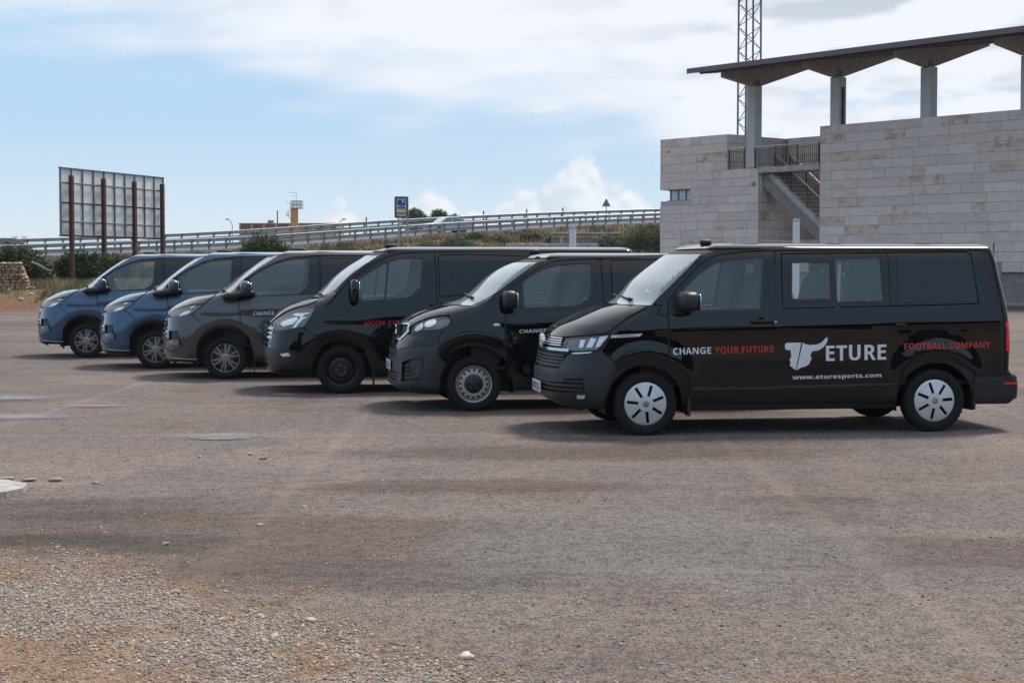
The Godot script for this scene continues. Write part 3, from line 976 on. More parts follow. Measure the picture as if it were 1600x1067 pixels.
	struct("pavement", pv.mesh(), M.concrete_dark, Transform3D(Basis(Vector3.UP, ang), Vector3(15.5, 0.01, -83.8)))
	var kb := MB.new(); kb.bbox(Vector3(5.0, 0.07, 5.31), Vector3(40.0, 0.15, 0.18), 0.02)
	struct("kerb", kb.mesh(), tri_tex(mat(Color(0.3, 0.29, 0.29), 0.9), tex_concrete, 0.5), Transform3D(Basis(Vector3.UP, ang), Vector3(15.5, 0.01, -83.8)))

# ------------------------------------------------------------------ lattice mast
func make_mast() -> void:
	var t := thing("lattice_mast", "tall grey steel lattice mast rising behind the stone block", "mast", Vector3(15.62, 0, -110.0), 0.35)
	var w := 0.52
	for a in [[-1, -1], [1, -1], [1, 1], [-1, 1]]:
		var l := MB.new(); l.tube([Vector3(a[0] * w * 1.1, 0, a[1] * w * 1.1), Vector3(a[0] * w, 26, a[1] * w)], 0.066, 7)
		put("leg", l.mesh(), M.galv_dark, t)
	var c := [Vector3(-1, 0, -1), Vector3(1, 0, -1), Vector3(1, 0, 1), Vector3(-1, 0, 1)]
	for k in 33:
		var y := 0.4 + k * 0.78
		for f in 4:
			var d := MB.new()
			var a: Vector3 = c[f] * w * 1.05 + Vector3(0, y, 0)
			var b: Vector3 = c[(f + 1) % 4] * w * 1.05 + Vector3(0, y + 0.78, 0)
			if (k + f) % 2 == 0: d.tube([a, b], 0.028, 5)
			else: d.tube([a + Vector3(0, 0.78, 0), b - Vector3(0, 0.78, 0)], 0.028, 5)
			put("brace", d.mesh(), M.galv_dark, t)

# ------------------------------------------------------------------ ramp road with its barriers
func extrude_along(s0: float, s1: float, nn: float, up: float, prof: PackedVector2Array, step := 4.0, bank := 0.0) -> ArrayMesh:
	# prof: x towards the car park, y up
	var mb := MB.new()
	var k := maxi(1, ceili((s1 - s0) / step))
	var ctr := Vector2()
	for p in prof: ctr += p / prof.size()
	for i in k:
		var a := lerpf(s0, s1, float(i) / k)
		var b := lerpf(s0, s1, float(i + 1) / k)
		for j in prof.size():
			var p := prof[j]; var q := prof[(j + 1) % prof.size()]
			var o := Vector2(q.y - p.y, p.x - q.x)
			if o.dot((p + q) * 0.5 - ctr) < 0: o = -o
			mb.quad(ramp_point(a, nn + p.x, ramp_h.at(a) + bank + up + p.y), ramp_point(a, nn + q.x, ramp_h.at(a) + bank + up + q.y), ramp_point(b, nn + q.x, ramp_h.at(b) + bank + up + q.y), ramp_point(b, nn + p.x, ramp_h.at(b) + bank + up + p.y), Vector3(RAMP_SIDE.x * o.x, o.y, -RAMP_SIDE.y * o.x))
	return mb.mesh()

func make_ramp() -> void:
	var road := PackedVector2Array([Vector2(-9.5, 0.5), Vector2(0.0, 0.0), Vector2(0.0, -0.3), Vector2(-9.5, -0.3)])
	struct("ramp_road", extrude_along(-90, 120, 0, 0, road, 5.0), tri_tex(mat(Color(0.30, 0.29, 0.31), 0.9), tex_concrete, 0.2))
	var edge := PackedVector2Array([Vector2(0.02, -0.25), Vector2(0.02, 0.18), Vector2(0.36, 0.18), Vector2(0.40, -0.25)])
	struct("road_edge_kerb", extrude_along(-90, 120, 0, 0, edge, 5.0), tri_tex(mat(Color(1.0, 0.98, 1.05), 0.85), tex_concrete, 0.25))
	var wave := PackedVector2Array([Vector2(0.0, 0.0), Vector2(0.05, 0.03), Vector2(0.05, 0.10), Vector2(0.0, 0.14), Vector2(0.0, 0.17), Vector2(0.05, 0.21), Vector2(0.05, 0.28), Vector2(0.0, 0.31), Vector2(-0.03, 0.31), Vector2(-0.03, 0.0)])
	for side in 2:
		var nn: float = 0.15 if side == 0 else -9.1
		var bk: float = 0.0 if side == 0 else 0.5
		var t := thing("crash_barrier", ["galvanised double beam crash barrier along the near edge of the ramp road", "galvanised double beam crash barrier along the far edge of the ramp road"][side], "crash barrier", Vector3.ZERO, 0, "crash barriers of the ramp road")
		for k in 14:
			var s0 := -58.0 + k * 10.0
			put("beam", extrude_along(s0, s0 + 9.98, nn + 0.1, 0.80, wave, 5.0, bk), M.galv, t)
			put("beam", extrude_along(s0, s0 + 9.98, nn + 0.1, 0.36, wave, 5.0, bk), M.galv, t)
		var mb := MB.new()
		mb.box(Vector3(0, 0.42, 0), Vector3(0.12, 1.3, 0.14)); mb.box(Vector3(0.0, 0.94, 0.1), Vector3(0.26, 0.2, 0.12)); mb.box(Vector3(0.0, 0.5, 0.1), Vector3(0.26, 0.2, 0.12))
		var pm := mb.mesh()
		for k in 92:
			var s := -57.0 + k * 1.5
			put("post", pm, M.galv_dark, t, Transform3D(Basis(Vector3.UP, atan2(-RAMP_ALONG.y, RAMP_ALONG.x) * -1.0), ramp_point(s, nn, ramp_h.at(s) + bk)))
	# slim marker posts on the far side
	for k in 5:
		var s: float = [21.0, 30.5, 43.5, 48.6, 53.0][k]
		var m := MB.new(); m.bbox(Vector3(0, 0.75, 0), Vector3(0.14, 1.5, 0.1), 0.02)
		var p := put(unique("marker_post"), m.mesh(), M.galv_dark, self, Transform3D(Basis(), ramp_point(s, -9.6, ramp_h.at(s) + 0.5)))
		tag(p, ["leftmost dark marker post above the far barrier, left of the tourist sign", "dark marker post above the far barrier just right of the tree", "dark marker post above the far barrier left of the white ribbed post", "dark marker post above the far barrier nearest the triangular sign's left", "dark marker post above the far barrier right of the triangular sign"][k], "marker post", "marker posts along the ramp")

func ramp_car(called: String, label: String, at: Vector3, turn: float, body_c: Color, L: float) -> void:
	var t := thing(called, label, "car", at, turn)
	var pm := mat(body_c, 0.25, 0.2, 0.8)
	var lower := PackedVector2Array([Vector2(-L / 2, 0.35), Vector2(-L / 2 - 0.02, 0.62), Vector2(-L / 2 + 0.1, 0.82), Vector2(-L * 0.26, 0.95), Vector2(L * 0.36, 0.98), Vector2(L / 2 - 0.05, 0.92), Vector2(L / 2, 0.6), Vector2(L / 2 - 0.03, 0.32), Vector2(L * 0.42, 0.24), Vector2(-L * 0.42, 0.24)])
	var b := MB.new(); b.prism(lower, -0.86, 0.86); put("body", b.mesh(), pm, t)
	var top := PackedVector2Array([Vector2(-L * 0.27, 0.95), Vector2(-L * 0.12, 1.38), Vector2(-L * 0.02, 1.46), Vector2(L * 0.2, 1.45), Vector2(L * 0.36, 1.18), Vector2(L * 0.4, 0.97)])
	var c := MB.new(); c.prism(top, -0.7, 0.7); put("roof", c.mesh(), pm, t)
	for s in [-1.0, 1.0]:
		for w in [[Vector2(-L * 0.23, 1.0), Vector2(-L * 0.11, 1.36), Vector2(L * 0.02, 1.4), Vector2(L * 0.02, 1.0)], [Vector2(L * 0.045, 1.0), Vector2(L * 0.045, 1.4), Vector2(L * 0.18, 1.38), Vector2(L * 0.31, 1.16), Vector2(L * 0.33, 1.02)]]:
			var g := MB.new(); g.prism(PackedVector2Array(w), s * 0.69, s * 0.715); put("window", g.mesh(), mat(Color(0.16, 0.2, 0.23), 0.05), t)
		for x in [-L * 0.31, L * 0.30]:
			var wm := MB.new(); wm.lathe([[0.0, 0.1], [0.2, 0.1], [0.22, 0.08], [0.3, 0.09], [0.32, 0.06], [0.32, -0.1]], 20, Transform3D(Basis() if s > 0 else Basis(Vector3.UP, PI), Vector3(x, 0.32, s * 0.8)))
			put("wheel", wm.mesh(), M.black, t)

# ------------------------------------------------------------------ signs, billboard, posts
func make_signs() -> void:
	var bb := thing("billboard", "big blank grey billboard seen from behind on four rusty posts", "billboard", Vector3(-19.72, 0, -72.9), atan2(8.4, 2.77))
	var Lb := 8.84
	var z := 0.0
	var y0 := 3.08
	var y1 := 6.10
	for k in 10:
		var p := MB.new(); p.bbox(Vector3((k + 0.5) * Lb / 10, (y0 + y1) * 0.5, -0.10), Vector3(Lb / 10 - 0.012, y1 - y0 - 0.04, 0.03), 0.006)
		put("panel", p.mesh(), tri_tex(mat(Color(1.0, 1.0, 1.0) if k % 3 else Color(0.9, 0.93, 0.95), 0.5, 0.0), tex_panel, 0.25), bb)
	for k in 11:
		var p := MB.new(); p.box(Vector3(clampf(k * Lb / 10, 0.03, Lb - 0.03), (y0 + y1) * 0.5, -0.05), Vector3(0.05, y1 - y0, 0.06))
		put("stud", p.mesh(), M.galv_dark, bb)
	for y in [y0 + 0.02, y1 - 0.02]:
		var p := MB.new(); p.box(Vector3(Lb / 2, y, -0.07), Vector3(Lb + 0.06, 0.05, 0.11))
		put("frame_bar", p.mesh(), M.galv_dark, bb)
	for k in 4:
		var p := MB.new(); p.bbox(Vector3(Lb / 2, [3.12, 3.72, 4.55, 5.42][k], 0.03), Vector3(Lb - 0.1, 0.07, 0.07), 0.01)
		put("cross_rail", p.mesh(), M.rust if k % 2 == 0 else M.galv_dark, bb)
	for x in [0.55, 3.15, 5.8, 8.35]:
		var p := MB.new(); p.bbox(Vector3(x, 2.9, 0.16), Vector3(0.19, 5.7, 0.17), 0.012)
		put("post", p.mesh(), M.rust, bb)
	# tourist sign
	var s := thing("tourist_sign", "brown tourist sign with a beach picture on two grey posts", "sign", Vector3(-7.3, 0.0, -110.0), 0.06)
	var rr := PackedVector2Array()
	for k in 32:
		var a := TAU * (k + 0.5) / 32
		rr.append(Vector2(signf(cos(a)) * 0.37 + cos(a) * 0.1, 5.71 + signf(sin(a)) * 0.62 + sin(a) * 0.1))
	var p0 := MB.new(); p0.prism(rr, -0.03, 0.0); put("border", p0.mesh(), mat(Color(0.45, 0.42, 0.43), 0.5), s)
	var r2 := PackedVector2Array()
	for q in rr: r2.append(Vector2(q.x * 0.9, 5.71 + (q.y - 5.71) * 0.94))
	var p1 := MB.new(); p1.prism(r2, 0.0, 0.012); var board := put("board", p1.mesh(), mat(Color(0.05, 0.022, 0.026), 0.4), s)
	var bits := [[-0.31, 5.36, 0.31, 6.26, 0.55, 0.6, 0.66], [-0.27, 5.84, 0.27, 6.21, 0.012, 0.05, 0.2], [-0.27, 5.72, 0.27, 5.84, 0.35, 0.5, 0.7], [-0.27, 5.6, 0.27, 5.72, 0.015, 0.09, 0.32], [-0.27, 5.39, 0.27, 5.6, 0.62, 0.47, 0.08]]
	for k in bits.size():
		var b: Array = bits[k]
		var q := MB.new(); q.prism(PackedVector2Array([Vector2(b[0], b[1]), Vector2(b[2], b[1]), Vector2(b[2], b[3]), Vector2(b[0], b[3])]), 0.012, 0.016 + 0.003 * mini(k, 1))
		put(["picture_border", "picture_night", "picture_foam", "picture_sea", "picture_sand"][k], q.mesh(), mat(Color(b[4], b[5], b[6]), 0.5), board)
	var mo := MB.new(); mo.lathe([[0.0, 0.024], [0.065, 0.024], [0.065, 0.018]], 18, Transform3D(Basis(), Vector3(0.1, 6.08, 0))); put("picture_moon", mo.mesh(), mat(Color(0.8, 0.8, 0.7), 0.5), board)
	var hill := MB.new(); hill.prism(PackedVector2Array([Vector2(-0.25, 5.74), Vector2(-0.1, 5.80), Vector2(0.06, 5.83), Vector2(0.2, 5.78), Vector2(0.26, 5.74)]), 0.019, 0.023); put("picture_hill", hill.mesh(), mat(Color(0.02, 0.06, 0.16), 0.5), board)
	var wd := text_flat("Vinaròs", 0.62, 0.2); put("lettering", wd, mat(Color(0.8, 0.78, 0.78), 0.5), board, Transform3D(Basis(), Vector3(-0.31, 5.12, 0.016)))
	for x in [-0.2, 0.41]:
		var q := MB.new(); q.bbox(Vector3(x, 3.2, -0.08), Vector3(0.1, 6.2, 0.08), 0.01); put("post", q.mesh(), M.galv, s)
	# triangle sign from behind
	var tr := thing("triangle_sign", "back of a grey triangular road sign standing on the ramp", "sign", Vector3(9.2, 6.3, -162.5), -0.2)
	var tp := PackedVector2Array([Vector2(-0.44, 1.42), Vector2(0.44, 1.42), Vector2(0.0, 2.22)])
	var tm := MB.new(); tm.prism(tp, 0.0, 0.03); put("plate", tm.mesh(), mat(Color(0.16, 0.2, 0.22), 0.5, 0.3), tr)
	var tq := MB.new(); tq.bbox(Vector3(0, 0.8, 0.06), Vector3(0.08, 2.0, 0.06), 0.01); put("post", tq.mesh(), M.galv_dark, tr)
	# ribbed white posts
	var labels := ["white ribbed post standing behind the row, before the grassy slope", "white ribbed post standing before the stair of the stone building"]
	var at := [Vector3(1.64, 0, -45.0), Vector3(7.68, 0, -45.0)]
	for k in 2:
		var o := thing("ribbed_post", labels[k], "post", at[k], 0, "white ribbed posts behind the vans")
		var h: float = [2.78, 2.98][k]
		var prof: Array = [[0.0, 0.0], [0.09, 0.0], [0.09, h - 0.9]]
		var yy := h - 0.9
		while yy < h - 0.08:
			prof.append([0.095, yy]); prof.append([0.095, yy + 0.04]); prof.append([0.078, yy + 0.045]); prof.append([0.078, yy + 0.06]); yy += 0.064
		prof.append([0.095, h - 0.06]); prof.append([0.09, h]); prof.append([0.0, h + 0.01])
		var m := MB.new(); m.lathe(prof, 18, Transform3D(Basis(Vector3(1, 0, 0), Vector3(0, 0, -1), Vector3(0, 1, 0)), Vector3.ZERO), 0.9)
		put("shaft", m.mesh(), mat(Color(0.62, 0.65, 0.70), 0.4), o)
		var c := MB.new(); c.lathe([[0.1, h - 0.05], [0.1, h + 0.02], [0.0, h + 0.03]], 18, Transform3D(Basis(Vector3(1, 0, 0), Vector3(0, 0, -1), Vector3(0, 1, 0)), Vector3.ZERO))
		put("cap", c.mesh(), mat(Color(0.35, 0.38, 0.42), 0.4), o)
	# low walls on the slope
	var lw := thing("low_wall", "low brick wall with a concrete coping on the grassy slope", "wall", Vector3(3.4, 3.35, -140.0), 0.06)
	var cp := MB.new(); cp.bbox(Vector3(2.8, 1.3, 0), Vector3(5.9, 0.14, 0.5), 0.02); put("coping", cp.mesh(), M.concrete, lw)
	var r := RandomNumberGenerator.new(); r.seed = 3
	var bk := MB.new(); bk.bbox(Vector3(0, 0, 0), Vector3(0.4, 0.36, 0.26), 0.02)
	var bkm := bk.mesh()
	for k in 14:
		if k in [4, 9, 10]: continue
		put("brick", bkm, mat([Color(0.36, 0.22, 0.14), Color(0.30, 0.2, 0.14), Color(0.33, 0.25, 0.18)][k % 3], 0.9), lw, Transform3D(Basis(), Vector3(0.1 + k * 0.42, 1.04, r.randf_range(-0.02, 0.02))))
	var fo := MB.new(); fo.bbox(Vector3(2.8, 0.35, -0.1), Vector3(5.7, 1.0, 0.3), 0.02); put("footing", fo.mesh(), M.concrete_dark, lw)
	var pr := MB.new(); pr.bbox(Vector3(0.7, 0.4, 0.7), Vector3(0.3, 1.2, 0.2), 0.02); put("pillar", pr.mesh(), M.concrete, lw)
	var ce := MB.new(); ce.bbox(Vector3(2.4, 1.6, -100), Vector3(5.6, 3.15, 0.3), 0.02)
	tag(put("retaining_wall", ce.mesh(), M.concrete, self), "long grey concrete retaining wall just showing over the black van roofs", "wall")
	# thin pole behind the near van's tail
	var tp2 := thing("meter_post", "thin dark pole with a small box at the foot of the stone wall", "post", Vector3(21.3, 0.1, -73.6), 0.0)
	var a1 := MB.new(); a1.tube([Vector3(0, 0, 0), Vector3(0, 2.7, 0)], 0.04, 8); put("pole", a1.mesh(), M.galv_dark, tp2)
	var a2 := MB.new(); a2.bbox(Vector3(0.2, 1.55, 0), Vector3(0.3, 0.6, 0.2), 0.02); put("box", a2.mesh(), mat(Color(0.2, 0.2, 0.21), 0.5), tp2)
	# two cars on the ramp
	var turn := atan2(RAMP_ALONG.y, RAMP_ALONG.x)
	ramp_car("red_car", "dull red car with grey roof driving on the ramp at the far left", ramp_point(-5.5, -3.0, ramp_h.at(-5.5) + 0.2), turn, Color(0.40, 0.20, 0.17), 4.3)
	ramp_car("silver_car", "pale silver car driving on the ramp right of the tourist sign", ramp_point(35.0, -2.6, ramp_h.at(35.0) + 0.14), turn, Color(0.42, 0.5, 0.55), 4.2)

func text_flat(txt: String, width: float, height: float) -> ArrayMesh:
	var m := text_arrays(txt)
	var mb := MB.new()
	var v: PackedVector3Array = m[0]
	var lo: Vector2 = m[1]
	var hi: Vector2 = m[2]
	for i in range(0, v.size(), 3):
		var p: Array = []
		for k in 3: p.append(Vector3((v[i + k].x - lo.x) / (hi.x - lo.x) * width, (v[i + k].y - lo.y) / (hi.y - lo.y) * height, 0.003))
		mb.ftri(p[0], p[1], p[2], Vector3(0, 0, 1))
	return mb.mesh()

func text_arrays(txt: String) -> Array:
	var t := TextMesh.new()
	var f := SystemFont.new()
	f.font_names = PackedStringArray(["Droid Sans"]); f.font_weight = 700
	t.font = f; t.text = txt; t.font_size = 64; t.pixel_size = 0.01; t.depth = 0.0; t.curve_step = 1.5
	var a := t.get_mesh_arrays()
	var v: PackedVector3Array = a[Mesh.ARRAY_VERTEX]
	var id = a[Mesh.ARRAY_INDEX]
	var nn: PackedVector3Array = a[Mesh.ARRAY_NORMAL]
	var r := PackedVector3Array()
	var order: PackedInt32Array = id if id != null and id.size() > 0 else PackedInt32Array(range(v.size()))
	for i in range(0, order.size(), 3):
		if nn[order[i]].z < 0.5: continue
		for k in 3: r.append(v[order[i + k]])
	var lo := Vector2(9e9, 9e9)
	var hi := -lo
	for p in r:
		lo = lo.min(Vector2(p.x, p.y)); hi = hi.max(Vector2(p.x, p.y))
	return [r, lo, hi]

# ------------------------------------------------------------------ far factory
func make_factory() -> void:
	var t := thing("factory", "tan factory with dark red panels and a lookout tower beyond the ramp", "building", Vector3(-42.6, 0, -260.0), 0.0)
	var tan_ := mat(Color(0.56, 0.35, 0.15), 0.8)
	var b := MB.new(); b.box(Vector3(7.6, 4.3, -6), Vector3(15.2, 8.6, 12)); put("wall", b.mesh(), tan_, t)
	var red := mat(Color(0.17, 0.045, 0.035), 0.7)
	var xs := [0.25, 2.15, 4.05, 6.0, 9.4, 11.9, 14.2]
	var ws := [1.55, 1.55, 1.55, 1.65, 1.9, 1.9, 0.8]
	for k in 7:
		var p := MB.new(); p.box(Vector3(xs[k] + ws[k] * 0.5, 8.25, 0.06), Vector3(ws[k], 0.85, 0.1)); put("panel", p.mesh(), red, t)
	var lo := MB.new(); lo.box(Vector3(4.4, 6.9, 0.05), Vector3(8.5, 0.9, 0.08)); put("panel", lo.mesh(), mat(Color(0.2, 0.08, 0.06), 0.7), t)
	var cop := MB.new(); cop.box(Vector3(7.6, 8.72, -6), Vector3(15.4, 0.14, 12.2)); put("parapet", cop.mesh(), mat(Color(0.5, 0.34, 0.16), 0.8), t)
	var up := Transform3D(Basis(Vector3(1, 0, 0), Vector3(0, 0, -1), Vector3(0, 1, 0)), Vector3(8.75, 0, 0.8))
	var tw := MB.new(); tw.lathe([[0.58, 0.0], [0.58, 11.0]], 20, up); put("tower", tw.mesh(), mat(Color(0.5, 0.27, 0.08), 0.8), t)
	var pf := MB.new(); pf.box(Vector3(9.15, 11.05, 0.8), Vector3(1.75, 0.14, 1.6))
	var plat := put("platform", pf.mesh(), mat(Color(0.3, 0.25, 0.2), 0.8), t)
	for x in [8.3, 8.72, 9.15, 9.58, 10.0]:
		for z in [0.02, 1.58]:
			var q := MB.new(); q.tube([Vector3(x, 11.1, z), Vector3(x, 12.2, z)], 0.04, 5); put("rail_post", q.mesh(), M.galv, plat)
	for y in [11.6, 12.2]:
		for z in [0.02, 1.58]:
			var q := MB.new(); q.tube([Vector3(8.3, y, z), Vector3(10.0, y, z)], 0.04, 5); put("rail", q.mesh(), M.galv, plat)
	var gl := MB.new(); gl.box(Vector3(9.15, 11.65, 1.55), Vector3(1.65, 0.95, 0.02)); put("rail_glass", gl.mesh(), glass(Color(0.4, 0.55, 0.58), 0.4), plat)
	for k in 14:
		var a := k * 0.55
		var q := MB.new(); q.box(Vector3(8.0 + 0.42 * cos(a) * 0.8, 9.2 + k * 0.16, 0.9 + 0.42 * sin(a)), Vector3(0.42, 0.06, 0.2), Basis(Vector3.UP, -a)); put("spiral_step", q.mesh(), M.galv_dark, t)
	var rl: Array = []
	for k in 24: rl.append(Vector3(8.0 + 0.62 * cos(k * 0.4), 9.6 + k * 0.11, 0.9 + 0.62 * sin(k * 0.4)))
	var sr := MB.new(); sr.tube(rl, 0.03, 5); put("spiral_rail", sr.mesh(), M.galv_dark, t)
	var an := MB.new(); an.tube([Vector3(9.05, 11.1, 0.8), Vector3(9.05, 13.6, 0.8)], 0.03, 5); an.tube([Vector3(7.8, 13.45, 0.8), Vector3(9.1, 13.5, 0.8)], 0.025, 5); an.tube([Vector3(8.3, 12.95, 0.8), Vector3(9.1, 12.95, 0.8)], 0.025, 5)
	put("aerial", an.mesh(), M.galv, t)
	var ch := MB.new(); ch.lathe([[0.1, 8.7], [0.1, 10.8], [0.0, 10.8]], 10, Transform3D(up.basis, Vector3(5.7, 0, -2))); put("chimney", ch.mesh(), mat(Color(0.12, 0.08, 0.06), 0.8), t)
	var bx := MB.new(); bx.bbox(Vector3(4.5, 9.0, -3), Vector3(0.9, 0.6, 0.8), 0.04); put("roof_unit", bx.mesh(), M.galv_dark, t)
	# small lamps beside it
	for k in 2:
		var l := thing("street_lamp", ["thin street lamp at the left end of the factory", "thin street lamp at the right end of the factory"][k], "street lamp", Vector3([-43.5, -26.9][k], 0, -259.0), 0, "street lamps by the factory")
		var sgn: float = [-1.0, 1.0][k]
		var pm := MB.new(); pm.tube([Vector3(0, 0, 0), Vector3(0, 8.4, 0), Vector3(sgn * 0.2, 9.0, 0), Vector3(sgn * 0.6, 9.3, 0)], 0.06, 6); put("pole", pm.mesh(), M.galv, l)
		var hm := MB.new(); hm.blob(Vector3(sgn * 0.8, 9.36, 0), Vector3(0.32, 0.1, 0.14), 0.7, Basis(), 10, 6); put("head", hm.mesh(), M.galv_dark, l)
	# power poles on the skyline at the far left
	for k in 2:
		var u := thing("power_pole", ["left of the two faint power poles on the skyline at the frame's left edge", "right of the two faint power poles on the skyline at the frame's left edge"][k], "power pole", Vector3([-94.0, -92.3][k], 0, -315.0), 0, "power poles on the skyline")
		var pm := MB.new(); pm.tube([Vector3(0, 0, 0), Vector3(0, 7.8, 0)], 0.1, 6); pm.tube([Vector3(0, 6.9, 0), Vector3(-0.5, 7.9, 0)], 0.06, 5); pm.tube([Vector3(0, 6.9, 0), Vector3(0.5, 7.9, 0)], 0.06, 5)
		put("pole", pm.mesh(), M.galv_dark, u)

# ------------------------------------------------------------------ plants
func leaf_mesh(seed_: int, k: int, size: float) -> ArrayMesh:
	# a little spray of k leaves
	var mb := MB.new()
	var r := RandomNumberGenerator.new(); r.seed = seed_
	for i in k:
		var b := Basis.from_euler(Vector3(r.randf_range(-1.2, 1.2), r.randf() * TAU, r.randf_range(-0.8, 0.8)))
		var o := Vector3(r.randf_range(-1, 1), r.randf_range(-1, 1), r.randf_range(-1, 1)) * size * 0.9
		var w := size * 0.32
		var n := b * Vector3(0, 1, 0)
		mb.tri(o, o + b * Vector3(size * 0.5, 0.02, w), o + b * Vector3(size, 0, 0), n, n, n)
		mb.tri(o, o + b * Vector3(size, 0, 0), o + b * Vector3(size * 0.5, 0.02, -w), n, n, n)
	return mb.mesh()

func leaf_mat() -> StandardMaterial3D:
	var m := vmat(0.6)
	m.backlight_enabled = true
	m.backlight = Color(0.35, 0.4, 0.2)
	return m

# lobes: [x, y, z, rx, ry, rz]
func bush(called: String, label: String, cat: String, at: Vector3, lobes: Array, count: int, leaf: float, c0: Color, c1: Color, seed_: int, group := "", stems := 6) -> void:
	var t := thing(called, label, cat, at, 0.0, group)
	var r := RandomNumberGenerator.new(); r.seed = seed_
	var xs: Array = []
	var cols: Array = []
	var tot := 0.0
	for l in lobes: tot += l[3] * l[4]
	for l in lobes:
		var n := int(count * l[3] * l[4] / tot)
		for i in n:
			var d := Vector3(r.randfn(), r.randfn(), r.randfn()).normalized()
			var rad := pow(r.randf(), 0.35)
			var k := 1.0 + 0.42 * fb.get_noise_3d(d.x * 1.6 + seed_, d.y * 1.6, d.z * 1.6 + l[0]) + 0.25 * fb.get_noise_3d(d.x * 5.0, d.y * 5.0 + seed_, d.z * 5.0)
			var p := Vector3(l[0], l[1], l[2]) + d * Vector3(l[3], l[4], l[5]) * rad * k
			if p.y < 0.02: continue
			var tone := 0.5 + 0.9 * fb.get_noise_3d(p.x * 1.3 + seed_, p.y * 1.3, p.z * 1.3) + r.randf_range(-0.3, 0.3)
			var s := r.randf_range(0.7, 1.3)
			xs.append(Transform3D(Basis.from_euler(Vector3(r.randf() * TAU, r.randf() * TAU, 0)).scaled(Vector3(s, s, s)), p))
			cols.append(c0.lerp(c1, clampf(tone, 0, 1)))
	many("foliage", leaf_mesh(seed_, 5, leaf), leaf_mat(), t, xs, cols).set_meta("kind", "stuff")
	for k in stems:
		var l: Array = lobes[k % lobes.size()]
		var m := MB.new()
		var foot := Vector3(l[0] * 0.6 + r.randf_range(-0.1, 0.1), -0.3, l[2] * 0.6)
		var tip := Vector3(l[0] + r.randf_range(-0.4, 0.4) * l[3], l[1] + 0.3 * l[4], l[2] + r.randf_range(-0.4, 0.4) * l[5])
		m.tube([foot, foot.lerp(tip, 0.5) + Vector3(r.randf_range(-0.1, 0.1), 0, 0), tip], 0.03 + 0.012 * l[4], 6)
		put("stem", m.mesh(), mat(Color(0.09, 0.065, 0.045), 0.9), t)

func grass_mesh(seed_: int, h: float, w: float, k: int) -> ArrayMesh:
	var mb := MB.new()
	var r := RandomNumberGenerator.new(); r.seed = seed_
	for i in k:
		var a := r.randf() * TAU
		var u := Vector3(cos(a), 0, sin(a))
		var o := Vector3(r.randf_range(-0.12, 0.12), 0, r.randf_range(-0.12, 0.12))
		var lean := Vector3(r.randf_range(-0.3, 0.3), 1, r.randf_range(-0.3, 0.3)) * h * r.randf_range(0.6, 1.1)
		var n := Vector3(-u.z, 0.5, u.x).normalized()
		mb.tri(o - u * w, o + u * w, o + lean, n, n, n)
	return mb.mesh()

